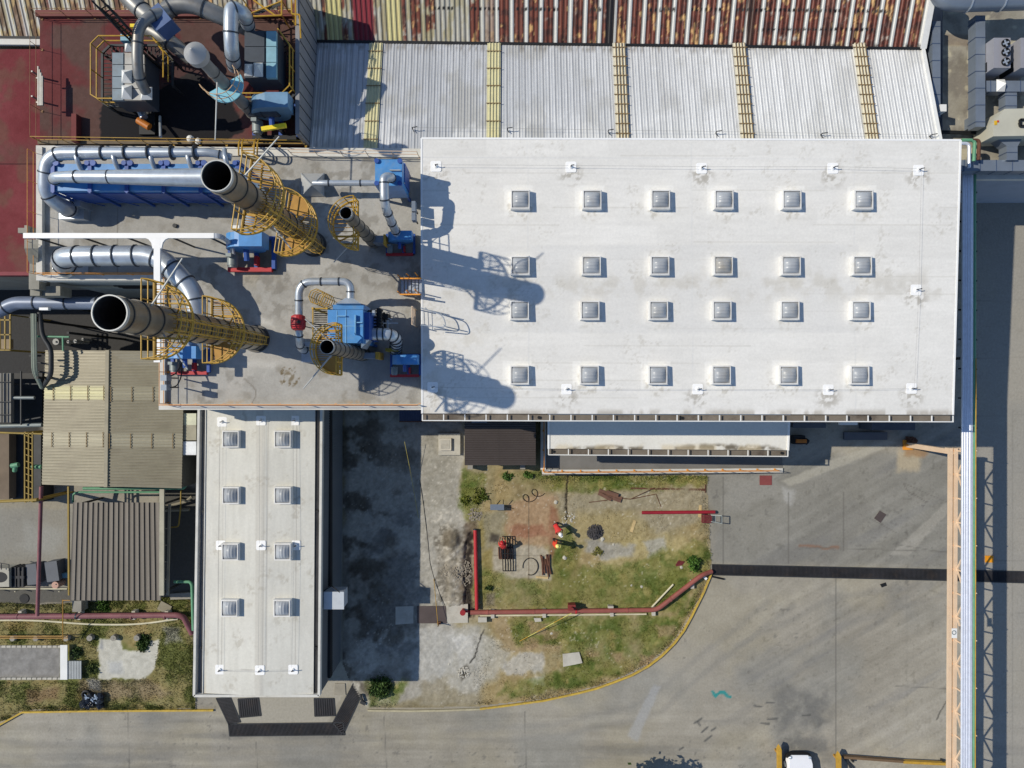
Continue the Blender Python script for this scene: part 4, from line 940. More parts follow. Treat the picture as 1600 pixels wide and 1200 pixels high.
S1 = Vector(((172-800)*.522/F*H, (600-489)*.522/F*H, 0)); S2 = Vector(((339-800)*.55/F*H, (600-275)*.55/F*H, 0))
S3 = Vector(((540.5-800)*.68/F*H, (600-333)*.68/F*H, 0)); S4 = Vector(((510.5-800)*.655/F*H, (600-542)*.655/F*H, 0)); S5 = Vector(((301-800)*.655/F*H, (600-79)*.655/F*H, 0))
stack('tallest galvanised chimney at the roof south edge with two yellow half-round platforms', S1, zd, 23.9, .658, [(20.6,1.6,0.0,()),(15.0,1.6,0.0,(0,))], (20.6, R(-10)), 13, [(R(52),2.3,21.7,.4),(R(-58),1.7,20.6,-.2)])
stack('tall galvanised chimney beside the long blue filter with two yellow half-round platforms', S2, zd, 22.5, .6, [(19.4,1.62,R(-8),()),(14.1,1.6,R(-8),(0,1))], (19.4, R(-38)), 12, [(R(45),2.2,20.9,.3),(R(-52),2.0,18.6,-.2)])
stack('slim steel chimney with one yellow platform between pyramid hood and small fan', S3, zd, 16.0, .29, [(13.3,1.27,R(180),())], None, 6, [(R(-132),2.0,12.2,0)], taper=1.25)
stack('slim steel chimney with one yellow platform in front of the compact blue filter', S4, zd, 17.2, .325, [(14.4,1.27,R(180),(1,))], None, 9, [(R(-130),2.2,15.4,0),(R(138),1.9,14.8,.2)], taper=1.2)
s5 = stack('conical capped chimney with a pale blue half platform on the dark red deck', S5, zd, 16.8, .28, [], None, 6, [(R(-92),2.9,14.5,0)], cap=True, mt=mat('dull_steel',(132,132,130),.55,.4,.12), taper=1.2)
m = MB(); m.sweep([Vector((S5.x,S5.y,16.6)),Vector((S5.x,S5.y,17.0)),Vector((S5.x,S5.y,17.45))], [.52,.53,.03], 32); m.build('rain_cap', mat('cap_steel',(168,168,168),.5,.4,.06), s5, True)
m = MB(); f5 = R(-60); q = ring_pts(S5, .95, f5-1.6, f5+1.6, 18, 13.6); m.prism([w[:2] for w in q], 13.52, 13.6); p5 = m.build('platform', mat('pale_blue_deck',(128,190,208),.6,0,.1), s5)
m = MB()
for z in (.5,1.05): m.sweep([w+Vector((0,0,z)) for w in q], .022, 5)
for w in q[::3]: m.tube(w, w+Vector((0,0,1.05)), .02, n=4)
m.build('platform_railing', mat('pale_orange_rail',(206,170,130),.6), p5)

# ---- long blue filter with its two ducts
def px_box(mb, x0, y0, x1, y1, zt, zb): a, b = W(x0,y1,zt), W(x1,y0,zt); return mb.box((a.x,a.y,zb),(b.x,b.y,zt))
lf = thing('dust_filter', 'long blue dust filter of five bays under two steel ducts', 'dust filter', W(228,276,zd))
m = MB(); px_box(m,84,256,372,298,11.9,9.3); m.build('housing', M_BLUE, lf)
fa, fb = W(84,298,11.9), W(372,256,11.9)
for i in range(6):
    x = fa.x+(fb.x-fa.x)*i/5.0; m = MB(); m.beam((x,fa.y-.09,zd),(x,fa.y-.09,12.0),.1,.12); m.beam((x,fa.y-.1,11.96),(x,fb.y+.12,11.96),.2,.1); m.beam((x,fb.y+.09,zd),(x,fb.y+.09,12.0),.14,.16)
    m.beam((x,fa.y-.12,11.7),(x+1.2 if i < 5 else x,fa.y-.14,9.2),.04,.03); m.build('frame', M_DBLUE, lf)
for i in range(5):
    x = fa.x+(fb.x-fa.x)*(i+.0)/5.0+.12; m = MB(); m.tube((x+.1,fb.y+.0,11.95),(x+.1,fb.y+.0,12.1),.16,n=12); m.tube((x+1.75,fb.y,11.95),(x+1.75,fb.y,12.1),.13,n=12); m.build('lifting_lug', M_DBLUE, lf)
    m = MB(); c = Vector((fa.x+(fb.x-fa.x)*(i+.5)/5.0, fa.y-.02, 0)); m.box((c.x-.85,c.y-.03,9.5),(c.x+.85,c.y+.01,11.5)); d = m.build('access_panel', M_DBLUE, lf)
m = MB(); px_box(m,92,300,125,322,10.2,9.0); m.build('inlet_plenum', M_GALV, lf)
duct('duct', 'steel duct tapering along the north roof edge and bending down beside the long blue filter', [W(112,328,9.6),W(104,326,10.4),W(72,305,11.4),W(73,240,12.0),W(330,238,12.2),W(362,246,11.9)], (.44,.2), 1.0, 1.15)
duct('duct', 'widening steel duct lying over the top of the long blue filter', [W(95,290,11.3),W(80,277,12.4),W(120,276,12.75),W(372,278,12.75),W(400,300,12.4),W(398,345,11.2)], (.25,.62), .6, 1.6)
b = MB(); px_box(b,92,305,131,342,9.65,9.0); b.build('duct_plenum', M_GALV, label='low steel plenum box under the duct bend left of the long filter', cat='duct box')
for i in range(5):
    x = fa.x+(fb.x-fa.x)*(i+.6)/5.0; duct('branch_duct', ('first','second','third','fourth','fifth')[i]+' short branch pipe from the west dropping into the long blue filter', [Vector((x+.1,fb.y+.75,12.0)),Vector((x+.25,fb.y+.2,12.3)),Vector((x+.3,fb.y-.35,11.85))], .13, .3, 0)
# ---- second duct and its hopper
duct('duct', 'large banded duct running below the white cable bridge then slanting to the tallest chimney', [W(104,420,9.3),W(94,402,10.8),W(130,400,11.1),W(250,399,11.1),W(303,458,11.1),W(309,500,11.0),W(306,540,10.2)], .56, 1.0, 1.05)
b = MB(); a0_, b0_ = W(92,432,zd), W(138,405,zd); b.frustum([(a0_.x,a0_.y,zd),(b0_.x,a0_.y,zd),(b0_.x,b0_.y,zd),(a0_.x,b0_.y,zd)], [(a0_.x+.2,a0_.y+.3,zd+.9),(b0_.x-.9,a0_.y+.3,zd+.9),(b0_.x-.9,b0_.y-.1,zd+.9),(a0_.x+.2,b0_.y-.1,zd+.9)])
b.build('duct_plenum', M_GALV, label='flared steel plenum below the large banded duct at the west parapet', cat='duct box')
# ---- white cable bridge
cb = thing('cable_bridge', 'white T-shaped cable tray bridge crossing above the west of the concrete roof', 'cable tray', W(245,370,zd))
zc = 12.2
m = MB(); px_box(m,36,364,334,372,zc,zc-.12); m.build('tray', M_WTRAY, cb)
m = MB(); a, b_ = W(240,566,zc), W(250,373,zc); m.box((a.x,a.y,zc-.14),(b_.x,b_.y,zc-.004)); c = W(245,379,zc)
m.prism([p[:2] for p in [W(245+dx,y_,zc) for dx,y_ in ((-20,371),(20,371),(13,374),(9,379),(7,388),(-7,388),(-9,379),(-13,374))]], zc-.13, zc-.008); m.build('branch_tray', M_WTRAY, cb)
for x, y in ((45,368),(120,368),(190,368),(262,368),(322,368),(245,450),(245,545)):
    zb = zd if x > 65 and not (x < 255 and y > 430) else 7.0
    p = W(x,y,zc); m = MB(); m.beam((p.x,p.y,zb),(p.x,p.y,zc-.14),.08); m.box((p.x-.25,p.y-.04,zc-.22),(p.x+.25,p.y+.04,zc-.14)); m.build('post', M_DKSTEEL, cb)
m = MB(); P = fillet([W(330,368,zc-.06),W(345,369,zc-.1),W(360,380,11.2),W(364,396,10.2)], .6); 
for i in range(len(P)-1): m.beam(P[i],P[i+1],.26,.1)
m.build('tray_end', mat('tray_galv',(186,192,200),.45,.2), cb)
b = MB(); px_box(b,28,356,52,364,8.0,7.0); px_box(b,38,352,42,366,8.3,7.0); b.build('junction_cabinet', M_CONC, label='small grey cabinet on the low red roof at the bridge end', cat='cabinet')
vd = thing('elbow_duct', 'greyish square duct standing at the corner of the low red roof below the bridge', 'duct', W(53,430,7))
M_OLD = mat('old_duct_sheet',(136,134,124),.7,.1,.12,1.5,(100,96,86),.5,1)
m = MB(); q0 = [W(38,374,10.3),W(60,374,10.3),W(60,390,10.1),W(38,390,10.1)]
def quadring(x0,y0,x1,y1,z): return [W(x0,y1,z),W(x1,y1,z),W(x1,y0,z),W(x0,y0,z)]
m.frustum(quadring(46,398,59,412,9.2), quadring(38,374,60,388,9.9)); px_box(m,46,411,59,424,9.1,8.4); m.build('reducer', M_OLD, vd)
m = MB(); px_box(m,45,424,61,452,8.6,7.6); px_box(m,47,452,62,462,8.2,6.2); px_box(m,62,447,94,462,8.0,6.9); m.build('elbow', M_OLD, vd)
# ---- compact blue filter with U duct
cf = thing('dust_filter', 'compact blue dust filter with panelled top and a looping steel duct', 'dust filter', W(541,510,zd))
m = MB(); px_box(m,512,484,567,536,12.9,9.8); m.build('housing', M_BLUE, cf)
ca, cb_ = W(512,536,12.9), W(567,484,12.9)
for x, y in ((ca.x+.05,ca.y+.05),(cb_.x-.05,ca.y+.05),(ca.x+.05,cb_.y-.05),(cb_.x-.05,cb_.y-.05)): m = MB(); m.beam((x,y,zd),(x,y,9.9),.14); m.build('leg', M_DBLUE, cf)
m = MB(); px_box(m,520,476,568,483.5,12.4,10.6); m.build('inlet_box', M_BLUE, cf)
m = MB(); px_box(m,526,485,527,535,12.92,12.86); px_box(m,540,484,541,536,12.93,12.86); px_box(m,513,509,567,510,12.925,12.86); px_box(m,554,492,555.5,523,13.1,12.86); px_box(m,526,493,540,494.5,13.05,12.9); px_box(m,557,503,566,504.5,13.05,12.9); m.build('panel_seam', mat('seam_blue',(122,176,214),.5), cf)
m = MB(); px_box(m,567.3,488,577,530,12.6,9.9); m.build('side_panel', M_DBLUE, cf)
hA, hB = W(525,476,12.6), W(564,466,12.6); m = MB(); m.frustum([(hA.x,hA.y-.1,11.6),(hB.x,hA.y-.1,11.6),(hB.x,hA.y+.05,12.7),(hA.x,hA.y+.05,12.7)][0:4], [(W(541,466,12.3).x,hB.y,11.9),(W(553,466,12.3).x,hB.y,11.9),(W(553,466,12.3).x,hB.y+.02,12.5),(W(541,466,12.3).x,hB.y+.02,12.5)]); m.build('inlet_hood', M_GALV, cf)
duct('looped_duct', 'looping galvanised duct from the red valve over to the compact blue filter', [W(484,548,9.4),W(470,546,10.2),W(467,530,11.6),W(467,440,12.2),W(548,440,12.2),W(547.5,470,12.1)], .205, .75, .95)
b = MB(); px_box(b,471,541,489,566,9.7,9.0); px_box(b,474,534,486,541,10.6,9.0); b.build('duct_plenum', M_GALV, label='low steel box at the foot of the looping duct', cat='duct box')
rv = thing('isolation_valve', 'bright red isolation valve with a conical body on the looping duct', 'valve', W(466,504,11.5))
cv = W(466,504,11.9); m = MB(); m.sweep([cv+Vector((0,y,0)) for y in (.42,.34,.1,-.2,-.36,-.42)], [.22,.36,.4,.4,.34,.22], 16); m.build('body', M_RED, rv)
m = MB(); m.tube(cv+Vector((.05,0,.3)),cv+Vector((.2,0,.5)),.09,n=10); m.beam(cv+Vector((.3,.1,0)),cv+Vector((1.2,-.15,-.2)),.05); m.beam(cv+Vector((.3,-.2,0)),cv+Vector((1.2,-.4,-.2)),.05); m.build('bracket', M_DKSTEEL, rv)
ap = thing('access_platform', 'yellow access stair tower on the west side of the compact blue filter', 'platform', W(500,510,zd))
m = MB(); 
for x, y in ((489,482),(489,535),(511,482),(511,535)): p = W(x,y,12.6); m.beam((p.x,p.y,zd),(p.x,p.y,12.7),.1)
for z in (11.3,11.9,12.6): 
    for a, b_ in (((489,482),(489,535)),((489,482),(511,482)),((489,535),(511,535))): m.tube(W(*a,z),W(*b_,z),.035,n=5)
m.build('frame', M_YEL, ap)
m = MB()
for i in range(16): y = 483+i*3.4; m.beam(W(491,y,11.3),W(511,y,11.3),.05,.03)
m.build('floor_grating', M_BLACK, ap)
lc = W(508,478,11); m = MB()
for i in range(6): m.sweep([Vector((lc.x+.4*math.cos(a),lc.y+.3+.4*math.sin(a),10.5+i*.45)) for a in [math.pi*j/8*2 for j in range(9)]], .025, 4)
for a in (0,1.6,3.1,4.7): m.tube((lc.x+.4*math.cos(a),lc.y+.3+.4*math.sin(a),zd),(lc.x+.4*math.cos(a),lc.y+.3+.4*math.sin(a),12.75),.022,n=4)
m.build('ladder_cage', M_YEL, ap)
oz = 11.6
duct('outlet_duct', 'ribbed outlet duct from the east face of the compact blue filter bending down', [W(577,522,oz),W(588,522,oz),W(610,522,oz),W(620,530,11),W(618,548,9.8)], .33, .6, .3)
m = MB(); A_ = W(569,522,oz); B_ = W(580,522,oz); m.frustum([(A_.x,A_.y-.8,oz-.8),(A_.x,A_.y+.8,oz-.8),(A_.x,A_.y+.8,oz+.8),(A_.x,A_.y-.8,oz+.8)], [(B_.x,B_.y-.33,oz-.33),(B_.x,B_.y+.33,oz-.33),(B_.x,B_.y+.33,oz+.33),(B_.x,B_.y-.33,oz+.33)]); m.build('outlet_reducer', M_GALV, cf)
vb = thing('valve_bank', 'cluster of dark valves and air pipes east of the compact blue filter', 'valves', W(592,498,10))
m = MB()
for i in range(6): y = 486+i*5; p = W(586,y,11.3); m.tube(p-Vector((.4,0,0)),p+Vector((.45,0,.1)),.05,n=6); m.ball((p.x+.3,p.y,p.z+.12),.13,8,5)
m.tube(W(592,482,11.4),W(592,516,11.4),.13,n=10); m.tube(W(600,488,10.6),W(602,515,10.6),.07,n=6); m.box(tuple(W(596,500,10)),tuple(W(606,490,11))); m.build('valves', M_BLACK, vb)
m = MB(); 
for a, b_ in (((584,488),(612,500)),((588,505),(622,505)),((606,500),(606,520))): m.tube(W(*a,10.9),W(*b_,10.8),.035,n=5)
m.tube(W(582,489,12.2),W(586,489,12.2),.16,n=10); m.build('air_pipe', M_GALV, vb)
# ---- blue collector box by the warehouse, duct line from the pyramid hood
bx = thing('dust_filter', 'tall blue filter box next to the warehouse north west corner', 'dust filter', W(612,278,zd))
m = MB(); px_box(m,586,249,628,290,12.4,9.9); m.build('housing', M_BLUE, bx); m = MB(); px_box(m,628.3,255,633,288,11.6,9.9); m.build('side_panel', M_DBLUE, bx)
p0, p1 = W(587,289,12.3), W(627,250,12.3)
for x in (p0.x,p1.x):
    for y in (p0.y,p1.y): m = MB(); m.beam((x,y,zd),(x,y,9.95),.13); m.build('leg', M_DBLUE, bx)
m = MB(); m.frustum([(p0.x+.5,p0.y+.4,9.2),(p1.x-.5,p0.y+.4,9.2),(p1.x-.5,p1.y-.4,9.2),(p0.x+.5,p1.y-.4,9.2)], [(p0.x,p0.y,9.95),(p1.x,p0.y,9.95),(p1.x,p1.y,9.95),(p0.x,p1.y,9.95)]); m.build('hopper', M_DBLUE, bx)
for x, y in ((589,252),(625,252),(589,287),(625,287)): m = MB(); c = W(x,y,12.4); m.tube(c,c+Vector((0,0,.12)),.13,n=10); m.build('lifting_lug', M_DBLUE, bx)
m = MB(); m.tube(W(609,266,12.5),W(626,266,12.5),.04,n=5); m.tube(W(631,285,11.8),W(641,303,9.2),.04,n=5); m.build('air_pipe', M_RIM, bx)
hp = thing('inlet_hood', 'pyramid shaped steel hood standing alone on the concrete roof', 'hood', W(488,290,zd))
m = MB(); q = quadring(470.5,271,507,307,9.05); m.add(list(q)+[(W(487,289,10.2))], [(3,2,1,0),(0,1,4),(1,2,4),(2,3,4),(3,0,4)]); m.build('hood', mat('bright_sheet',(196,198,198),.4,.4,.05), hp)
m = MB(); ap_ = W(487,289,10.22); 
for e in q: m.beam(e+Vector((0,0,.03)), ap_+Vector((0,0,.0)), .05, .04)
m.build('seam', M_GALV, hp)
duct('straight_duct', 'thin straight duct joining the pyramid hood to the tall blue filter box', [W(490,286,10.3),W(507,286,10.4),W(588,286,10.4)], .165, .2, 1.3)
duct('dropping_duct', 'steel duct rising from the tall blue filter box and dropping to the small fan', [W(613,281,12.2),W(610,276,12.9),W(600,277,13.2),W(601,320,13.0),W(612,348,11.6),W(621,366,10.3)], .235, .5, .8)
# ---- fans
def fan(label, c, s, rz=0.0, h=1.0, z=zd, mt=M_BLUE, fb=M_RED):
    root = thing('fan', label, 'fan', (c.x,c.y,z)); zb = z+.35*s
    def T(x,y,zz_): return Vector((c.x+(x*math.cos(rz)-y*math.sin(rz))*s, c.y+(x*math.sin(rz)+y*math.cos(rz))*s, zb+zz_*s))
    m = MB(); n = 24; pr = [T(1.05*math.cos(2*math.pi*i/n), .45, 1.05+1.05*math.sin(2*math.pi*i/n)) for i in range(n)]; pb = [T(1.05*math.cos(2*math.pi*i/n), -.35, 1.05+1.05*math.sin(2*math.pi*i/n)) for i in range(n)]
    m.add(pr+pb, [tuple(range(n)), tuple(range(2*n-1,n-1,-1))]+[(i,n+i,n+(i+1)%n,(i+1)%n) for i in range(n)])
    vs = [T(x,y,zz_) for zz_ in (1.0,2.15) for x,y in ((0,-.36),(1.25,-.36),(1.25,.46),(0,.46))]; m.add(vs, [(3,2,1,0),(4,5,6,7),(0,1,5,4),(1,2,6,5),(2,3,7,6),(3,0,4,7)])
    m.build('casing', mt, root)
    m = MB(); m.tube(T(0,-.36,1.05),T(0,-.95,.95),.16*s,n=10); m.build('shaft_guard', M_DBLUE, root)
    m = MB(); m.tube(T(-.95,-.55,.55),T(-.95,-1.15,.55),.3*s,n=14); m.tube(T(-.95,-1.15,.55),T(-.95,-1.25,.55),.24*s,n=14); o = m.build('motor', M_MOTOR, root, True)
    m = MB(); vs = [T(x,y,zz_) for zz_ in (.9,1.2) for x,y in ((-1.1,-.75),(-.8,-.75),(-.8,-.55),(-1.1,-.55))]; m.add(vs, [(3,2,1,0),(4,5,6,7),(0,1,5,4),(1,2,6,5),(2,3,7,6),(3,0,4,7)]); m.build('terminal_box', M_MOTOR, o)
    m = MB(); m.beam(T(-1.4,.5,0),T(1.3,.5,0),.2*s,.3*s)
    for x in (-1.3,.2,1.2): m.beam(T(x,-1.25,0),T(x,.5,0),.2*s,.28*s)
    m.build('base_frame', M_DBLUE, root)
    m = MB(); m.beam(T(-1.4,-1.3,.0),T(1.1,-1.3,.0),.24*s,.3*s); m.beam(T(.35,-1.12,.35),T(.35,-.6,.35),.16*s,.5*s); m.build('front_beam', fb, root)
    m = MB()
    for x in (-1.2,1.1):
        for y in (-1.2,.45): m.beam(T(x,y,-.35),T(x,y,-.1),.16*s)
    m.build('foot', M_BLACK, root); return root
fan('blue fan on a red frame at the foot of the chimney beside the long filter', W(399,388,zd), 1.0)
fan('blue fan on a red frame half hidden behind the tallest chimney', W(303,554,zd), .82)
fan('small blue fan on a dark red frame at the warehouse edge below the dropping duct', W(628,377,zd), .62)
fan('blue fan on a red frame in shade between warehouse edge and compact filter', W(636,564,zd), .66)
b = MB(); px_box(b,568,551,586,560,10.6,9.0); b.build('duct_box', M_HVAC, label='grey connection box between the slim chimney and the shaded fan', cat='duct box')
b = MB(); px_box(b,586.5,550,592,561,10.7,9.2); b.build('flexible_joint', M_YEL, label='yellow flexible joint beside the grey connection box', cat='joint')
b = MB(); px_box(b,602,544,622,549,10.5,9.0); b.build('flexible_joint', mat('ochre_joint',(140,124,40),.6), label='ochre flexible joint under the ribbed outlet duct', cat='joint')
b = MB(); px_box(b,582,368,601,379,10.4,9.3); b.build('duct_box', M_HVAC, label='grey connection box between the slim chimney and the small fan', cat='duct box')
b = MB(); px_box(b,599,366,602,382,10.5,9.3); b.build('flexible_joint', M_YEL, label='thin yellow joint next to the small fan', cat='joint')
# ---- small cabinets by the warehouse wall and at the west parapet
for x0_, y0_, x1_, y1_, lb, mm in ((643,314,649,330,'upper of two grey switch boxes beside the warehouse wall',M_HVAC),(643,332,649,344,'lower of two grey switch boxes beside the warehouse wall',M_HVAC),(250.5,586,260,595,'upper grey switch box on the west parapet',M_HVAC),(251,601,260,610,'lower grey switch box on the west parapet',M_HVAC),(361,352,374,358,'white box at the end of the cable bridge near the chimney',M_WHITE)):
    t_ = thing('switch_box', lb, 'switch box', W((x0_+x1_)/2,(y0_+y1_)/2,zd)); m = MB(); px_box(m,x0_,y0_,x1_,y1_,11.0,10.4); m.build('case', mm, t_); p = W((x0_+x1_)/2,(y0_+y1_)/2,11); m = MB(); m.beam((p.x,p.y,zd+.25),(p.x,p.y,10.42),.07); m.build('post', M_DKSTEEL, t_)
for pts, lb in (([(262,588),(272,586),(280,576),(284,566)],'black cable curving from the upper parapet box to the fan'),([(262,606),(276,604),(284,588),(283,570)],'black cable curving from the lower parapet box to the fan'),([(360,376),(362,386),(372,392),(376,384)],'black cable hanging from the bridge end to the fan'),([(619,352),(612,362),(614,372),(620,376)],'thin black cable looping beside the dropping duct')):
    m = MB(); m.sweep(fillet([W(x,y,10.6-.8*i/3) for i,(x,y) in enumerate(pts)], .5, 5), .035, 5); m.build('cable', M_CABLE, label=lb, cat='cable')
# ---- guard rails round the roofs
zr = ZD+.02
def rl(label, pts, mt=M_ORG, z=zr, **k): return rail(label, [W(x,y,z) for x,y in pts], mt, **k)
rl('orange guard rail along the south edge of the concrete roof', [(262,632),(656,632)])
rl('orange guard rail along the west edge beside the tallest chimney', [(263,630),(263,436)])
rl('orange guard rail along the short south edge under the large banded duct', [(74,431),(258,431)])
rl('orange guard rail along the west edge by the long blue filter', [(62,430),(62,242)], M_ORG, r=.018)
rl('peach guard rail along the north edge by the tall blue filter box', [(458,243),(655,246)], M_PEACH)
rl('yellow guard rail along the south edge of the dark red deck', [(66,223),(478,229)], M_YEL, r=.019)
rl('dark guard rail along the west edge of the dark red deck', [(66,222),(66,30)], M_OLDRAIL, r=.016)
rl('orange guard rail along the north edge of the dark red deck', [(66,28),(478,28)], M_OLDRAIL, r=.018)
rl('yellow guard rail along the east edge of the dark red deck', [(474,222),(474,40)], M_YEL)
rail('yellow guard rail along the south side of the loading ramp', [Vector((x0+.1,y0+.12,1.05)),Vector((x1,y0+.12,1.05)),Vector((x2-.6,y0+.12,.2))], M_ORG, h=1.0, spacing=1.25)
rail('yellow guard rail along the west side of the loading ramp', [Vector((x0+.1,y0+.2,1.05)),Vector((x0+.1,y1-.1,1.05))], M_ORG, h=1.0)
# roof access stair and hand rails onto the warehouse
sr = thing('roof_stair', 'short yellow railed stair climbing from the concrete roof to the warehouse roof', 'stair', W(640,448,zd))
m = MB(); 
for i in range(6): x = 627+i*5.6; a, b_ = W(x,436,zd+.2+i*.17), W(x+4,460,zd+.2+i*.17); m.box((a.x,a.y,a.z-.04),(b_.x,b_.y,a.z))
m.build('tread', M_GALV, sr); m = MB()
for y in (435,460):
    for dz in (0,.5,1.0): m.tube(W(626,y,zd+.2+dz), W(657,y,zd+1.1+dz), .045, n=6)
    for x in (627,642,656): p = W(x,y,zd); m.tube((p.x,p.y,zd),(p.x,p.y,zd+1.3+(x-627)*.03),.035,n=5)
    m.beam(W(626,y,zd+.15),W(657,y,zd+1.05),.06,.18)
m.build('handrail', M_ORG, sr)
gr = thing('roof_handrail', 'looped grey handrail on the warehouse roof edge above the blue filter', 'railing', on1(680,500))
m = MB()
for dz in (.5,1.05):
    m.sweep(fillet([W(657,481,10.0+dz),W(692,492,10.0+dz),W(698,512,10.0+dz),W(657,508,10.0+dz)], .3, 4), .03, 6)
for x, y in ((668,484),(690,491),(696,510),(675,509)): p = W(x,y,10); m.tube((p.x,p.y,9.8),(p.x,p.y,11.05),.03,n=5)
m.build('handrail_loop', M_GALV, gr); m = MB()
for y in (482,509): p = W(656,y,10); m.tube((p.x-.3,p.y,zd),(p.x-.3,p.y,11.0),.035,n=5)
for i in range(8): z = zd+.3+i*.22; p, q = W(655,482,10), W(655,509,10); m.tube((p.x-.3,p.y,z),(q.x-.3,q.y,z),.02,n=4)
m.build('ladder', M_PEACH, gr)
yl = thing('access_ladder', 'pair of yellow ladder rails between the concrete roof and the dark red deck', 'ladder', W(388,232,zd))
m = MB()
for x in (373,378,397,402):
    m.sweep(fillet([W(x,243,zd),W(x,238,zd+1.4),W(x,222,zd+1.5),W(x+3,217,zd+.9)], .3, 4), .045, 5)
for i in range(5): m.tube(W(378,220+i*5,zd+.6),W(397,220+i*5,zd+.6),.03,n=4)
m.build('ladder_rail', M_YEL, yl)
# ================================================================= DARK RED DECK MACHINES
M_FILT = mat('grey_blue_sheet', (112,126,136), .55, .15, .1, 1.2, (96,92,84), .5, 1.5)
M_FILTL = mat('pale_cyan_sheet', (128,172,186), .55, 0, .1, 1.2, (104,120,124), .4, 1.4)
M_FILTD = mat('slate_sheet', (62,70,80), .6, .1, .12)
M_PYR = mat('bright_hood', (226,226,222), .5, 0, .06)
M_DUCTO = mat('aged_duct', (138,138,136), .45, .5, .14, 1.2, (120,100,70), .55, 1.0)
def pyramid(mb, x0, y0, x1, y1, z, h=.45):
    q = quadring(x0,y0,x1,y1,z); c = (q[0]+q[2])/2
    mb.add(list(q)+[(c.x+.12,c.y,z+h)], [(0,1,4),(1,2,4),(2,3,4),(3,0,4),(3,2,1,0)])
def old_filter(label, x0,y0,x1,y1, zt, hoods, dark_left):
    root = thing('dust_filter', label, 'dust filter', W((x0+x1)/2,(y0+y1)/2,zd)); xm = x0+(x1-x0)*(.4 if dark_left else .36)
    m = MB(); px_box(m,x0,y0,x1,y1,zt-.1,zt-1.7); m.build('housing', M_FILTD, root)
    n = 4 if not dark_left else 3
    for i in range(n):
        a, b_ = y0+(y1-y0)*i/n+.5, y0+(y1-y0)*(i+1)/n-.5
        m = MB(); px_box(m, x0+.5 if not dark_left else x0+(x1-x0)*.68, a, xm-.8 if not dark_left else x1-.5, b_, zt+.02, zt-.2); m.build('cover_panel', M_FILT if not dark_left else M_FILTL, root)
        m = MB(); px_box(m, xm if not dark_left else x0+.5, a, x1-.5 if not dark_left else x0+(x1-x0)*.62, b_, zt-.03, zt-.2); m.build('lid_panel', M_DUCTO if not dark_left else M_FILTD, root)
    for hx0,hy0,hx1,hy1 in hoods: m = MB(); pyramid(m,hx0,hy0,hx1,hy1,zt,.5); m.build('hood', M_PYR, root)
    a0_, a1_ = W(x0,y1,zt-1.7), W(x1,y0,zt-1.7); m = MB(); ya = a0_.y
    m.frustum([(a0_.x+1.0,ya+1.2,zd+.5),(a1_.x-.6,ya+1.2,zd+.5),(a1_.x-.6,a1_.y-.8,zd+.5),(a0_.x+1.0,a1_.y-.8,zd+.5)], [(a0_.x,ya,zt-1.75),(a1_.x,ya,zt-1.75),(a1_.x,a1_.y,zt-1.75),(a0_.x,a1_.y,zt-1.75)]); m.build('hopper', M_FILTD, root)
    for x in (a0_.x+.1,a1_.x-.1):
        for y in (ya+.1,a1_.y-.1): m = MB(); m.beam((x,y,zd),(x,y,zt-1.7),.16); m.build('leg', M_DKSTEEL, root)
    return root
fA = old_filter('grey blue dust filter at the west of the dark red deck with bright pyramid hoods', 175,82,226,157, 11.8, [(190,109,206,130),(190,133,206,155),(220,136,238,156),(195,68,212,81)], False)
fB = old_filter('pale cyan topped dust filter at the east of the dark red deck', 382,48,432,122, 11.7, [(396,98,411,120),(382,100,395,119)], True)
for lb, x0_,y0_,x1_,y1_,cut in (('yellow walkway railing wrapped round the western dust filter',160,71,270,166,(1,0)),('yellow walkway railing wrapped round the eastern dust filter',372,60,462,158,(0,1))):
    wk = thing('walkway', lb, 'walkway', W((x0_+x1_)/2,(y0_+y1_)/2,zd)); zw = 10.3
    pts = [W(x0_+12,y0_,zw),W(x1_-18,y0_,zw),W(x1_,y0_+24,zw),W(x1_,y1_-12,zw),W(x1_-12,y1_,zw),W(x0_+10,y1_,zw),W(x0_,y1_-6,zw),W(x0_,y0_+12,zw),W(x0_+12,y0_,zw)]
    if cut[0]: pts = [pts[4]+Vector((-2.2,0,0)),pts[5],pts[6],pts[7],pts[0],pts[1],pts[2],pts[2]+Vector((0,-1.4,0))]
    else: pts = pts[1:6]
    m = MB()
    for dz in (.55,1.1): m.sweep([p+Vector((0,0,dz)) for p in pts], .04, 5)
    for i in range(len(pts)-1):
        for j in range(max(1,int((pts[i+1]-pts[i]).length/1.1))): p = pts[i].lerp(pts[i+1], j/max(1,int((pts[i+1]-pts[i]).length/1.1))); m.tube(p,p+Vector((0,0,1.1)),.032,n=5)
    m.build('walkway_railing', M_YEL, wk)
    m = MB()
    for i in range(len(pts)-1): m.beam(pts[i],pts[i+1],.12,.1)
    for p in pts: m.beam((p.x,p.y,zd),p,.1)
    m.build('frame', M_DKSTEEL, wk)
    m = MB()
    for i in range(len(pts)-1):
        a, b_ = pts[i], pts[i+1]; d = (b_-a); n = int(d.length/.22)
        if n < 1: continue
        cen = W((x0_+x1_)/2,(y0_+y1_)/2,zw); nv = Vector((-d.y,d.x,0)).normalized(); nv = nv if nv.dot(cen-a) > 0 else -nv
        for j in range(n): p = a.lerp(b_,(j+.5)/n); m.beam(p,p+nv*.5,.05,.03)
    m.build('floor_grating', M_BLACK, wk)
duct('duct', 'rusty vertical duct dropping along the western dust filter', [W(262,18,13.0),W(232,26,13.6),W(216,44,13.6),W(214,90,13.4),W(217,122,13.0),W(228,143,12.2)], .27, .9, 1.3, mt=M_DUCTO)
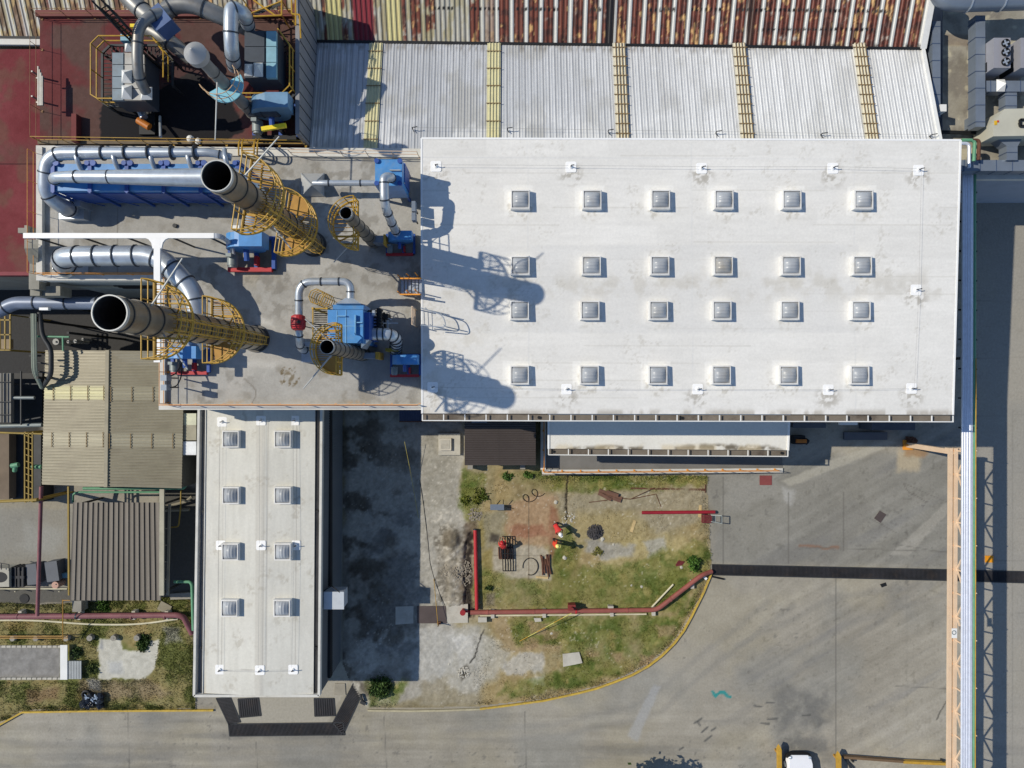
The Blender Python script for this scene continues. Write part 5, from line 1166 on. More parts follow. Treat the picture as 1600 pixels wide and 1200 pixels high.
duct('duct', 'grey duct coming down to the square blue box from the top edge', [W(176,-30,13.0),W(214,10,13.0),W(238,30,13.2)], .45, .5, 1.4, mt=M_DUCTO)
duct('duct', 'long grey duct slanting from the top edge behind the capped chimney', [W(250,30,12.6),W(268,8,12.6),W(300,6,12.6),W(352,28,12.2),W(392,46,11.0)], .44, .8, 1.3, mt=M_DUCTO)
duct('duct', 'pale elbow duct dropping onto the eastern dust filter', [W(388,42,11.2),W(382,22,13.6),W(362,10,14.0),W(360,40,14.0),W(362,80,13.6),W(366,104,11.4)], .36, .9, 1.1, mt=M_GALV)
duct('duct', 'dark duct running under the junction box towards the capped chimney', [W(232,45,10.5),W(262,62,10.5),W(300,92,10.0)], .42, .5, 1.4, mt=M_DUCTO)
jb = thing('junction_box', 'square blue grey junction box where three old ducts meet', 'duct box', W(246,26,13)); c = W(246,26,13.4)
m = MB(); m.obox((c.x,c.y,12.3),.95,1.1,1.1,R(38)); m.build('box', mat('junction_blue',(74,98,140),.5), jb); c2 = W(240,34,13.4); m = MB(); m.obox((c2.x,c2.y,12.4),.5,.8,.9,R(38)); m.build('panel', M_PYR, jb)
duct('inlet_duct', 'slate duct leading from the blue fan to the capped chimney', [W(392,172,10.2),W(410,172,10.5),W(436,172,10.6)], .38, .4, .9, mt=M_FILTD)
fan('large blue grey fan with a yellow beam on the dark red deck', W(437,184,zd), 1.0, mt=mat('faded_blue',(104,142,172),.5,0,.12), fb=M_BLACK)
b = MB(); q = [W(409,202,11.2),W(447,196,11.2)]; b.beam(q[0],q[1],.22,.2); b.build('lifting_beam', mat('bright_yellow',(232,206,30),.5), label='bright yellow lifting beam beside the large fan on the dark red deck', cat='beam')
mo = thing('pump', 'small pump with an orange motor on the black patch of the dark red deck', 'pump', W(231,192,zd)); p = W(231,190,zd)
m = MB(); m.tube((p.x-.1,p.y+.4,zd+.6),(p.x+.1,p.y,zd+.6),.22,n=12); m.build('body', M_GALV, mo); m = MB(); m.tube((p.x-.3,p.y-.1,zd+.5),(p.x+.35,p.y-.5,zd+.5),.2,n=12); m.build('motor', mat('orange_motor',(186,110,36),.5), mo); m = MB(); m.box((p.x-.4,p.y-.8,zd),(p.x+.5,p.y+.6,zd+.2)); m.build('base', M_BLACK, mo)
b = MB(); b.tube(W(250,182,zd+.05),W(251,214,zd+.9),.08,n=8); b.build('vent_pipe', M_GALV, label='plain grey vent pipe standing on the black patch of the dark red deck', cat='pipe')
b = MB(); px_box(b,188,53,202,64,11.0,10.0); b.build('filter_box', M_FILTL, label='small pale blue box beside the western dust filter', cat='box')
b = MB(); px_box(b,203,37,216,42,12.2,11.9); px_box(b,209,42,213,52,12.0,11.6); b.build('hoist_beam', mat('bright_yellow',(232,206,30),.5), label='short yellow hoist beam near the west filter', cat='beam')
b = MB(); p0 = W(300,219,zd+.03); b.ball((p0.x,p0.y,zd+.22),.22,10,6); b.ball((p0.x+.4,p0.y-.1,zd+.15),.2,8,5,.7); b.build('bag', M_WHITE, label='small white sack lying at the south edge of the dark red deck', cat='bag')
tr = thing('truss_ladder', 'dark lattice ladder bridge slanting over the north west of the dark red deck', 'ladder', W(180,30,zd))
m = MB(); A0, A1, B0, B1_ = W(158,14,14.5), W(206,66,13.2), W(168,8,14.5), W(216,60,13.2)
for dz in (0,.8):
    for a, b_ in ((A0,A1),(B0,B1_)): m.tube(a+Vector((0,0,dz)),b_+Vector((0,0,dz)),.05,n=5)
for i in range(10):
    t = i/9; m.tube(A0.lerp(A1,t),B0.lerp(B1_,t),.035,n=4); m.tube(A0.lerp(A1,t),A0.lerp(A1,t)+Vector((0,0,.8)),.03,n=4); m.tube(B0.lerp(B1_,t),B0.lerp(B1_,t)+Vector((0,0,.8)),.03,n=4)
m.beam((A1.x,A1.y,zd),A1,.1); m.beam((A0.x,A0.y,zd),A0,.1); m.build('lattice', M_BLACK, tr)
st_ = thing('stair', 'yellow stair and landing at the north east corner of the dark red deck', 'stair', W(415,14,zd))
m = MB()
for a, b_ in (((384,24),(440,2)),((392,-2),(442,-8)),((384,6),(384,26)),((440,0),(440,24)),((384,26),(440,24)),((396,0),(430,24)),((455,-10),(456,22)),((462,-10),(462,40)),((456,22),(468,23)),((468,23),(470,60))):
    for dz in (0,.5): m.tube(W(*a,10.4+dz),W(*b_,10.4+dz),.045,n=5)
for x, y in ((384,26),(440,24),(384,6),(440,0),(456,22),(462,40)): p = W(x,y,10.4); m.tube((p.x,p.y,zd),(p.x,p.y,10.9),.04,n=5)
m.build('railing', M_YEL, st_); m = MB()
for i in range(10): p, q = W(398+i*4,18-i*1.6,9.6+i*.12), W(402+i*4,23-i*1.6,9.6+i*.12); m.beam(p,q,.2,.04)
m.build('tread', M_DKSTEEL, st_)
pr_ = thing('pipe_bundle', 'bundle of dark pipes lying along the west edge of the dark red deck', 'pipes', W(66,140,zd))
m = MB()
for i in range(4): m.tube(W(60+i*2.2,104+i*5,zd+1.0),W(60+i*2.2,165,zd+1.0),.06,n=6)
for y in (122,160): m.beam(W(57,y,zd+.9),W(69,y,zd+.9),.08); p = W(66,y,zd); m.beam((p.x,p.y,zd),(p.x,p.y,zd+.9),.08)
m.build('pipes', M_DUCTO, pr_)
b = MB(); p0, p1 = W(110,170,zd+1.2), W(102,214,zd+1.2); b.box((p1.x-.1,p1.y,zd),(p1.x+.18,p0.y,zd+.5)); b.build('upstand', mat('red_brick_paint',(110,52,50),.8), label='low dark red upstand wall on the deck', cat='wall')

# ================================================================= TOP RIGHT AIR HANDLING
z6 = 6.0
def box_duct(label, segs, zt, hh, mt=M_HVAC, name='air_duct'):
    root = thing(name, label, 'duct', W(segs[0][0],segs[0][1],z6))
    m = MB()
    for i,(x0_,y0_,x1_,y1_) in enumerate(segs): px_box(m,x0_,y0_,x1_,y1_,zt-.003*i,zt-hh)
    m.build('casing', mt, root)
    for x0_,y0_,x1_,y1_ in segs:
        lx, ly = x1_-x0_, y1_-y0_; n = int(max(lx,ly)/26)
        for j in range(n+1):
            t = (j+.3)/(n+.6); m = MB()
            if lx > ly: px_box(m,x0_+lx*t-.5,y0_-.3,x0_+lx*t+.5,y1_+.3,zt+.03,zt-hh-.02)
            else: px_box(m,x0_-.3,y0_+ly*t-.5,x1_+.3,y0_+ly*t+.5,zt+.03,zt-hh-.02)
            m.build('joint_flange', mat('flange_blue',(84,100,126),.5,.3), root)
    for x0_,y0_,x1_,y1_ in segs:
        for t in (.2,.8):
            p = W(x0_+(x1_-x0_)*t,y0_+(y1_-y0_)*t,zt-hh); m = MB(); m.beam((p.x,p.y,z6 if x0_ > 1465 and y1_ < 300 else 0),(p.x,p.y,zt-hh),.07); m.build('support', M_DKSTEEL, root)
    return root
duct('round_duct', 'large bright round duct along the very top right edge', [W(1455,-40,8.4),W(1476,-2,8.4),W(1500,1,8.4),W(1640,-3,8.4)], .62, 1.0, 1.6, mt=M_HVAC, fmat=M_GALV, n=24)
box_duct('long blue grey air duct in the gap along the pale corrugated roof', [(1457,33,1469.5,182)], 7.2, .7)
box_duct('long blue grey air duct down the middle of the plant roof', [(1524.5,24,1539.5,198)], 7.6, .7)
hd = box_duct('horizontal air duct with a bright pyramid cap below the fan units', [(1541,126,1625,143)], 7.4, .6)
m = MB(); pyramid(m,1557,124,1570,143,7.42,.3); m.build('cap', M_PYR, hd)
box_duct('short air duct joining the cream unit from the north', [(1571,144,1589,170)], 7.3, .6)
box_duct('wide air duct running along the south edge of the plant roof', [(1499,250,1640,267)], 7.2, .7)
ld = box_duct('funnel shaped air duct from the cream unit down to the wide duct', [(1573,226,1590,250)], 7.4, .7)
m = MB(); q = [W(1553,213,7.4),W(1600,210,7.4),W(1590,229,7.4),W(1574,229,7.4)]; m.prism([p[:2] for p in q], 6.7, 7.41); m.build('funnel', M_HVAC, ld)
for x0_, x1_, lb in ((1553,1579,'grey condenser unit with three round fans, the left one on the plant roof'),(1595,1621,'grey condenser unit cut by the right edge of the photo')):
    cu = thing('condenser_unit', lb, 'air conditioner', W(x0_+12,83,z6), 'condenser units')
    m = MB(); px_box(m,x0_,59,x1_,106,8.3,6.3); m.build('case', mat('condenser_grey',(150,150,156),.55,.1,.05), cu)
    for y in (68,82,97):
        c = W(x0_+17.5,y,8.31); m = MB(); m.tube(c,c+Vector((0,0,.12)),.23,n=20,cap=False); 
        m.add(ring_pts(c,.22,0,2*math.pi*19/20,19,8.32),[tuple(range(20))]); g = m.build('fan_opening', M_BLACK, cu)
        m = MB()
        for k in range(4): a = k*math.pi/2+.4; m.beam(c+Vector((0,0,.05)),c+Vector((.2*math.cos(a),.2*math.sin(a),.07)),.1,.02)
        m.ball((c.x,c.y,c.z+.05),.05,8,4); m.build('fan_blade', M_GALV, g)
    m = MB(); a_ = W(x0_,106,8.3); m.box((a_.x-.03,a_.y+.05,6.5),(a_.x+.05,a_.y+.6,7.7)); m.build('coil_panel', M_BLACK, cu)
cu = thing('air_handler', 'large cream air handling unit with a small yellow and red sticker', 'air conditioner', W(1585,190,z6))
m = MB(); q = [W(1552,192,8.0),W(1570,170,8.0),W(1660,168,8.0),W(1660,211,8.0),W(1552,213,8.0)]; m.prism([p[:2] for p in q], z6+.2, 8.0); m.build('case', mat('cream_sheet',(186,184,168),.6,0,.05), cu)
m = MB(); px_box(m,1554,188.5,1558,195,8.03,7.98); m.build('sticker', mat('yellow_sticker',(222,178,36),.6), cu); m = MB(); px_box(m,1558,188,1561,191,8.031,7.98); m.build('sticker', mat('red_sticker',(200,60,40),.6), cu)
m = MB()
for a, b_ in (((1594,187),(1606,187)),((1594,187),(1594,197)),((1594,197),(1606,197))): m.beam(W(*a,8.1),W(*b_,8.1),.12,.12)
m.build('lifting_frame', M_BLACK, cu)
for lb, x0_,y0_,x1_,y1_,zt,mm in (('small white box on the edge of the plant roof by the gap duct',1469,163,1479,174,7.4,M_WHITE),('flat grey box beside the middle duct of the plant roof',1520,180,1537,197,7.0,M_HVAC)):
    b = MB(); px_box(b,x0_,y0_,x1_,y1_,zt,zt-.8); b.build('equipment_box', mm, label=lb, cat='box')
pp = thing('pipe_run', 'black pipes crossing the plant roof from the white warehouse corner', 'pipes', W(1510,207,z6)); m = MB()
for dy in (0,2.5): m.sweep([W(1470,205+dy,6.4),W(1548,207+dy,6.4),W(1568,198+dy,6.4)], .07, 6)
m.build('pipe', M_BLACK, pp); m = MB()
m.sweep([W(1568,200,7.0),W(1580,200,7.6),W(1594,192,8.1)], .04, 5); m.build('cable', M_CABLE, pp)
for lb, mm, pts in (('green pipe bend by the north east corner of the warehouse',M_GREEN,[(1503,219),(1519,219),(1523,222),(1521.5,252)]),('silver pipe bend by the north east corner of the warehouse',M_SILV,[(1500,224),(1514,224),(1514,262)]),('thin brown pipe standing east of the green bend',M_RUST,[(1519,219),(1530,219),(1529,250)])):
    b = MB(); b.sweep(fillet([W(x,y,7.6) for x,y in pts], .25, 5), .1, 10); b.build('pipe', mm, smooth=True, label=lb, cat='pipe')

# ================================================================= PIPE BRIDGE AT RIGHT
zp = 6.15
pb = thing('pipe_bridge', 'long peach steel pipe bridge carrying silver and green pipes along the east yard', 'pipe bridge', W(1492,930,0))
def L2(x, y, z): return W(x,y,z)
ys = [704+i*37 for i in range(17)]
def xx_(y, x): return x-(y-704)*.006
zc_ = 5.0
m = MB(); m.beam(L2(1492.8,700,zc_),L2(1489.6,1330,zc_),.22,.2); m.build('chord', M_PEACH, pb)
m = MB(); m.beam(L2(1484.8,700,zc_),L2(1481.6,1330,zc_),.22,.2); m.build('chord', M_PEACH, pb)
for i, y in enumerate(ys): m = MB(); m.beam(L2(xx_(y,1484.8),y,zc_-.02),L2(xx_(y,1492.8),y,zc_-.02),.12,.1); m.build('batten', mat('dark_peach',(206,160,120),.6,0,.08), pb)  # battens in a deeper peach than the chords
m = MB()
for i, y in enumerate(ys):
    p = L2(xx_(y,1495),y,zc_); m.beam(p,(p.x,p.y,zp-.12),.09)
    if i < len(ys)-1:
        q = L2(xx_(ys[i+1],1495),ys[i+1],zc_); 
        if i % 2: m.beam((p.x,p.y,zc_+.1),(q.x,q.y,zp-.15),.08)
        else: m.beam((p.x,p.y,zp-.15),(q.x,q.y,zc_+.1),.08)
    m.beam((p.x-.1,p.y,zp-.16),(W(1524,y,zp).x,p.y+.02,zp-.16),.1,.1); m.beam((p.x,p.y,zp-.5),(p.x+.55,p.y,zp-.16),.06)
p, q = L2(1495,700,zc_), L2(1491.5,1330,zc_); m.beam((p.x,p.y,zp-.16),(q.x,q.y,zp-.16),.1,.1)
m.build('side_lattice', M_PEACH, pb)
m = MB()
for y in ys[::2]: p = L2(1523.5,y,zp); m.beam((p.x,p.y,zp-.16),(p.x,p.y,zp+.15),.06)
m.build('hanger', M_PEACH, pb)
col_b = W(1418,695,0); col_t = Vector((col_b.x,col_b.y,zc_))
m = MB(); m.beam(col_b, (col_b.x,col_b.y,zc_+.02), .32, .32); m.build('column', M_PEACH, pb); m = MB(); m.box((col_b.x-.35,col_b.y-.35,0),(col_b.x+.35,col_b.y+.35,.1)); m.beam((col_b.x-.3,col_b.y,.1),(col_b.x,col_b.y,.6),.1); m.build('column_foot', M_ORG, pb)
m = MB(); p = W(1482,703,zc_); m.beam((p.x,p.y,zc_-.25),(W(1524,707,zp).x,p.y,zc_-.25),.24,.26); m.build('cross_head', M_PEACH, pb)
m = MB(); px_box(m,1502,706,1520.5,1330,zp-.08,zp-.11); m.build('pipe_tray', M_HVAC, pb)
for i,(x, r_) in enumerate(((1503.6,.085),(1507.2,.085),(1511,.1),(1515,.11),(1518,.06))):
    pipe = MB(); pipe.sweep([L2(x+1.2,258,zp+.05),L2(x+.6,640,zp+.05),L2(x-1,1330,zp+.05)], r_, 12)
    o = pipe.build('silver_pipe', M_SILV, pb, True)
pipe = MB(); pipe.sweep([L2(1522.5,262,zp),L2(1522,640,zp),L2(1521,1330,zp)], .1, 10); pipe.build('green_pipe', M_GREEN, pb, True)
pipe = MB(); pipe.sweep([L2(1525,560,zp+.1),L2(1523.6,1330,zp+.1)], .03, 6); pipe.build('yellow_conduit', M_YEL, pb)
m = MB(); 
for y in range(300,690,46): m.beam(L2(1498,y,zp-.15),L2(1526,y+1,zp-.15),.1,.12)
m.build('pipe_hanger', M_DKSTEEL, pb)
for y in (330,560):
    m = MB(); p = L2(1512,y,0); q = L2(1512,y,zp-.15); m.beam((q.x-.5,q.y,0),(q.x-.5,q.y,zp-.2),.16); m.build('support_post', M_DKSTEEL, pb)
sg = thing('sign', 'small square white sign with a dark ring on the pipe bridge', 'sign', W(1491,990,zp)); m = MB(); px_box(m,1487.5,982,1495.5,997,zp+.42,zp+.38); m.build('plate', M_WHITE, sg)
c = W(1490.8,988.5,zp+.44); m = MB(); A_ = [ring_pts(c,q,0,2*math.pi*19/20,19,c.z) for q in (.09,.14)]; m.add(A_[0]+A_[1],[(k,(k+1)%20,20+(k+1)%20,20+k) for k in range(20)]); m.build('ring_mark', M_MOTOR, sg)
b = MB(); p0, p1 = W(1539,878.5,0), W(1551,868,0); b.box((p0.x,p0.y,.0),(p1.x,p1.y,.09)); b.box((p0.x+.1,p0.y+.1,.09),(p1.x-.1,p1.y-.1,.12)); b.build('wheel_stop', mat('orange_plate',(226,150,24),.6), label='bright orange square plate on the ground under the pipe bridge', cat='plate')

# ================================================================= LEFT PIT BETWEEN THE OLD BUILDINGS
M_PIPEB = mat('blue_grey_pipe', (122,132,150), .42, .2, .1)
duct('insulated_pipe', 'blue grey insulated pipe running along the shaded wall below the orange railing', [W(-60,505,6.5),W(0,486,6.5),W(22,473,6.5),W(178,474,6.5)], .4, .6, 1.6, mt=M_PIPEB)
b = MB(); px_box(b,61,480.5,75,484.5,6.95,6.7); b.build('light_fitting', M_WTRAY, label='small white flat fitting on the blue grey insulated pipe', cat='fitting')
pf = thing('pipe_rack', 'dark pipe rack with pale vertical pipes beside the olive shed', 'pipe rack', W(50,560,0)); m = MB()
for dx, r_ in ((0,.07),(3.2,.09),(6,.05)): m.sweep(fillet([W(50+dx,490,6.4),W(51+dx,580,6.4),W(64+dx*.4,606,5.4)],.4,4), r_, 8)
m.build('pale_pipe', mat('pale_green_pipe',(128,136,122),.55), pf); m = MB(); m.sweep(fillet([W(62,488,6.2),W(66,525,6.2),W(80,545,6.2),W(80,585,6.2),W(66,606,5.2)],.4,4), .14, 10); m.sweep([W(58,566,6),W(80,570,6)],.05,6); m.sweep([W(58,580,6),W(80,584,6)],.05,6); m.build('dark_pipe', M_DKSTEEL, pf, True)
m = MB(); m.tube(W(50,525.5,6.1),W(108,526.5,6.1),.06,n=6); m.tube(W(98,526,6.1),W(98.5,548,6.0),.06,n=6); m.build('green_pipe', M_GREEN, pf)
m = MB()
for x, y in ((52,500),(58,590),(106,480),(106,520)): p = W(x,y,6.4); m.beam((p.x,p.y,0),(p.x,p.y,6.4),.14)
for y in (496,556): m.beam(W(46,y,6.2),W(64,y,6.2),.1)
m.build('frame', M_BLACK, pf)
for i,(x0_,y0_,x1_,y1_,h_) in enumerate(((82,527,92,541,1.4),(104,527,109,541,1.2),(114,526,120,540,1.5),(127,528,131,532,1.0))):
    p0, p1 = W(x0_,y1_,h_), W(x1_,y0_,h_); t_ = thing('storage_tank', ('widest','narrow grey','rounded','smallest')[i]+' pale tank in the dark pit north of the olive shed', 'tank', ((p0.x+p1.x)/2,(p0.y+p1.y)/2,0), 'tanks in the dark pit'); m = MB(); c = ((p0.x+p1.x)/2,(p0.y+p1.y)/2); rr = min(p1.x-p0.x,p1.y-p0.y)/2
    m.tube((c[0],c[1],0),(c[0],c[1],h_),rr,n=16); m.tube((c[0],c[1],h_),(c[0],c[1],h_+.1),rr*.3,n=10); m.build('body', mat('tank_grey',(160,160,156),.6), t_, True)
pl_ = thing('machine_platform', 'dark steel platform with pale roof panels at the left edge beside the olive shed', 'platform', W(10,620,0))
m = MB(); px_box(m,-60,583,17,660,4.2,3.9); m.build('roof_panel', mat('dusty_grey_sheet',(118,116,110),.7,0,.1), pl_); m = MB()
for x in (-8,3,9): m.tube(W(x,583,4.3),W(x,660,4.3),.035,n=5)
for y in (597,628,648): m.tube(W(-60,y,4.3),W(17,y,4.3),.035,n=5)
m.tube(W(33,580,4.0),W(33,664,4.0),.06,n=6); m.tube(W(20,600,3.6),W(64,600,3.6),.06,n=6); m.tube(W(20,660,3.6),W(64,652,3.6),.06,n=6); m.build('rail', M_DKSTEEL, pl_); m = MB(); px_box(m,18,583,66,662,2.4,.2); m.build('casing', M_BLACK, pl_); m = MB()
m.tube(W(16,621.5,4.0),W(54,621.5,4.0),.11,n=10); m.tube(W(-20,666,3.6),W(66,664,3.6),.14,n=10); m.build('pipe', M_MOTOR, pl_, True)
gt = thing('gantry', 'dark steel gantry with a yellow lattice frame left of the yard', 'gantry', W(30,720,0)); m = MB(); px_box(m,-40,678,14,780,2.2,.1); m.build('slab', mat('dusty_slab',(118,104,88),.85,0,.12), gt); m = MB(); px_box(m,20,678,36,780,1.5,.05); px_box(m,52,678,64,785,1.4,.05); m.build('hopper', M_DKSTEEL, gt); m = MB()
for x in (39,45,51): m.tube(W(x,676,4.2),W(x,784,4.2),.06,n=6)
for i in range(11): m.tube(W(39,680+i*10,4.2),W(51,684+i*10,4.2),.035,n=5)
m.tube(W(-30,675,4.2),W(66,678,4.2),.06,n=6); m.tube(W(-40,785,4.2),W(58,781,4.2),.1,n=6)
for x, y in ((39,676),(51,676),(39,784),(51,784)): p = W(x,y,4.2); m.beam((p.x,p.y,0),(p.x,p.y,4.2),.1)
m.build('lattice_frame', mat('ochre_paint',(150,126,54),.6), gt); m = MB(); m.tube(W(50,729,3.9),W(65,729.5,3.9),.14,n=10); m.tube(W(18,728,3.2),W(29,726,3.2),.16,n=10); m.tube(W(24,727,3.2),W(23,736,3.0),.14,n=10); m.build('green_valve', M_GREEN, gt, True)
tk = thing('water_tank', 'round black tank half inside the left edge', 'tank', W(-2,735,0)); c = W(-2,735,0); m = MB(); m.tube((c.x,c.y,0),(c.x,c.y,2.6),1.25,n=32); m.build('shell', M_BLACK, tk, True); m = MB(); m.tube((c.x,c.y,2.6),(c.x,c.y,2.72),.4,n=16); m.beam((c.x-.2,c.y+.2,2.62),(c.x+.9,c.y-.5,2.62),.08,.05); m.build('lid', M_DKSTEEL, tk)
yb = thing('window_frame_rack', 'yellow framed rack at the far left in the shaded pit', 'rack', W(8,525,0)); m = MB()
for x in (0,8,16): m.beam(W(x,492,4),W(x,547,4),.08)
for y in (500,523,547): m.beam(W(-10,y,4),W(17,y,4),.08)
for x, y in ((0,547),(16,547),(16,492)): p = W(x,y,4); m.beam((p.x,p.y,0),(p.x,p.y,4),.08)
m.build('frame', mat('ochre_paint',(150,126,54),.6), yb); m = MB(); px_box(m,-10,530,16,545,3.2,2.9); m.build('shelf', mat('tan_board',(148,132,108),.8), yb)
b = MB(); b.tube(W(64.5,760,3.2),W(58.5,962,2.2),.12,n=10); b.build('maroon_pipe', M_MAROON, smooth=True, label='maroon pipe running down the yard left of the brown carport', cat='pipe')
for pts, r_, lb in (([(130,763),(290,763),(291,690)],.1,'green pipe along the foot of the olive shed and up its east side'),([(114,785),(114,772),(122,769),(250,769)],.07,'pale green pipe bending above the brown carport'),([(272,909),(297,909),(300,914),(302,985)],.1,'bright green pipe bending down beside the narrow building')):
    b = MB(); b.sweep(fillet([W(x,y,2.6) for x,y in pts],.3,5), r_, 10); b.build('green_pipe', M_GREEN, smooth=True, label=lb, cat='pipe')
gp = thing('pump_set', 'dark green pump set in the shade between the olive shed and the narrow building', 'pump', W(294,735,0)); c = W(294,735,0); m = MB(); m.tube((c.x-.3,c.y-.3,.6),(c.x+.3,c.y+.5,.6),.25,n=12); m.tube((c.x,c.y-.9,.2),(c.x,c.y+.9,1.2),.1,n=8); m.build('body', mat('dark_green',(44,74,58),.6), gp, True); m = MB(); m.box((c.x-.5,c.y-1,0),(c.x+.5,c.y+1,.18)); m.build('base', M_CONC, gp)
gu = thing('conduit_run', 'thin yellow conduit frame dropping beside the carport', 'conduit', W(280,800,0)); m = MB(); m.sweep(fillet([W(283,760,2.2),W(282,795,2.2),W(279,823,2.0),W(266,824,2.0)],.2,4),.05,6); m.build('conduit', mat('ochre_paint',(150,126,54),.6), gu)
b = MB(); p = W(260,768,.3); b.sweep([W(258,792,.4),W(290,784,.4),W(300,776,.4)], .1, 8); b.sweep([W(256,797,.4),W(296,796,.4)], .12, 8); b.build('timber_beam', mat('grey_timber',(140,134,116),.85), label='grey timber beams lying by the corner of the narrow building', cat='beam')
# ================================================================= THINGS ON THE GROUND
def slab(name, lb, cat, poly, h, mt, z0=0.0, **kw):
    m = MB(); q = [W(x,y,h) for x,y in poly]; m.prism([p[:2] for p in q], z0, h); return m.build(name, mt, label=lb, cat=cat, **kw)
M_PALEC = mat('pale_concrete', (184,180,168), .9, 0, .1, 1.5, (140,132,118), .5, 1.2)
# utility box, plates
ub = thing('utility_box', 'square concrete utility chamber with a raised hatch beside the brown hut', 'utility box', W(702,695)); m = MB(); px_box(m,685,677,719,711,.35,0); m.build('slab', M_PALEC, ub); m = MB(); px_box(m,686,685,705,704,.55,.35); m.build('hatch_curb', mat('hatch_concrete',(196,190,176),.9), ub); m = MB(); px_box(m,688.5,687.5,702.5,701.5,.565,.5); m.build('hatch_lid', M_PALEC, ub)
slab('steel_plate','dark brown steel plate covering the trench crossing the gravel','plate',[(652,947),(696,947),(698,974),(652,974)],.14,mat('brown_plate',(86,76,74),.7,.2,.1))
slab('concrete_slab','pale concrete slab east of the brown plate next to the red pipe','slab',[(698,946),(731,944),(731,973),(699,974)],.16,M_PALEC)
slab('concrete_slab','grey concrete slab in the shade west of the brown plate','slab',[(618,948),(646,947),(646,974),(618,976)],.14,M_PALEC)
slab('concrete_slab','tilted broken concrete slab in the grass south of the red pipe','slab',[(879,1022),(905,1019),(910,1036),(880,1042)],.2,M_PALEC)
slab('concrete_block','white lump of concrete just south of the red pipe','block',[(834,966),(845,966),(846,971),(836,972)],.25,M_PALEC)
slab('manhole','maroon square hatch cover in the yard by the loading ramp','hatch',[(1187,743),(1206,743),(1206,758),(1187,758)],.03,mat('maroon_hatch',(128,66,64),.7))
slab('manhole','dark diamond shaped hatch in the east yard','hatch',[(1375,798),(1385,804),(1376,817),(1366,810)],.03,mat('brown_plate',(86,76,74),.7))
slab('rubber_mat','small black scrap mat lying on the yard south of the trench drain','mat',[(1375,913),(1384,910),(1386,915),(1378,918)],.02,M_BLACK)
slab('hatch_cover','concrete chamber lid at the south east corner of the narrow building','hatch',[(523,1068),(539,1068),(540,1086),(522,1086)],.06,mat('apron_lid',(150,144,130),.9))
# red pipes
rp = thing('fire_pipe', 'bright red new pipe lying north to south along the dug trench', 'pipe', W(741,890)); m = MB(); m.tube(W(742.5,827,.3),W(745,952,.35),.13,n=14); m.build('pipe', M_RED, rp, True); m = MB(); m.tube(W(742.5,826.5,.3),W(742.5,828,.3),.15,n=14); m.build('pipe_end', M_DARKG, rp)
b = MB(); b.tube(W(1003,801,.2),W(1117,800,.2),.12,n=14); b.build('red_pipe', mat('crimson_paint',(150,34,48),.5,0,.1), smooth=True, label='bright crimson pipe lying east to west on two timbers', cat='pipe')
op = thing('pipeline', 'faded red pipeline on low supports bending north east to the trench drain', 'pipe', W(900,955)); m = MB(); m.sweep(fillet([W(735,957,.5),W(1026,953,.5),W(1097,898,.5),W(1112,893,.2)],.4,5), .16, 14); m.build('pipe', M_REDPIPE, op, True)
for i,(x, y) in enumerate(((762,956.5),(834,955.7),(900,955),(980,953.7),(1048,936))):
    m = MB(); p = W(x,y,.5); m.tube(p-Vector((.06,0,0)),p+Vector((.06,0,0)),.185,n=14); m.build('collar', M_RED if i == 2 else M_REDPIPE, op, True)
m = MB(); p = W(893,947,.5); m.box((p.x-.25,p.y-.2,.3),(p.x+.25,p.y+.2,.9)); m.tube((p.x,p.y,.9),(p.x,p.y,1.2),.1,n=8); m.build('valve', mat('oxide_valve',(124,50,46),.6), op)
for x, y in ((770,957),(850,956),(955,954),(1020,953),(1080,911)): p = W(x,y,0); m = MB(); m.box((p.x-.12,p.y-.3,0),(p.x+.12,p.y+.3,.36)); m.build('support', M_PALEC, op)
hy = thing('hydrant', 'small red hydrant valve standing on the slab at the west end of the pipeline', 'hydrant', W(724,953)); p = W(724,953,.2); m = MB(); m.tube((p.x,p.y,.1),(p.x,p.y,.75),.12,n=12); m.tube((p.x,p.y,.75),(p.x,p.y,.85),.2,n=12); m.tube((p.x,p.y,.5),(p.x+.45,p.y-.02,.5),.08,n=10); m.build('body', mat('hydrant_red',(150,40,44),.5), hy, True)
for a, b_, lb in (((750,962),(1010,959.5),'pale pipe lying along the south side of the faded red pipeline'),((1019,948),(1052,913),'short pale pipe slanting in the grass north of the pipeline bend')):
    b = MB(); b.tube(W(*a,.2),W(*b_,.2),.06,n=8); b.build('white_pipe', mat('ivory_pipe',(206,200,172),.6), label=lb, cat='pipe')
b = MB(); p = W(954,948.5,.3); b.box((p.x-.18,p.y-.1,.05),(p.x+.18,p.y+.12,.5)); b.build('meter_box', M_PALEC, label='small white box on the north side of the faded pipeline', cat='box')
b = MB(); p = W(755,968,.3); b.box((p.x-.35,p.y-.15,0),(p.x+.25,p.y+.2,.45)); b.build('meter_box', M_PALEC, label='pale concrete box at the west end of the faded pipeline', cat='box')
sp = thing('striped_pole', 'leaning yellow and black survey pole south of the red pipeline', 'pole', W(812,1000)); p0, p1 = W(812,1002,.1), W(893,958,1.3)
for i in range(6): m = MB(); m.tube(p0.lerp(p1,i/6),p0.lerp(p1,(i+1)/6),.024,n=6); m.build('stripe', M_YEL if i % 2 == 0 else mat('pale_yellow',(206,200,110),.6), sp)
b = MB(); b.sweep(fillet([W(632,690,1.4),W(640,730,.8),W(654,810,.1)],.3,4),.013,5); b.build('yellow_hose', mat('faded_yellow',(190,176,90),.7), label='thin yellow hose hanging from the container down onto the gravel', cat='hose')
wr = thing('tension_wire', 'thin black wire trailing across the gravel drive to a stake by the brown plate', 'wire', W(660,780)); m = MB(); m.sweep([W(*p,.12) for p in ((656,750),(662,790),(668,840),(672,880),(680,910),(688,930),(695,946))], .018, 4); m.build('wire', M_CABLE, wr)
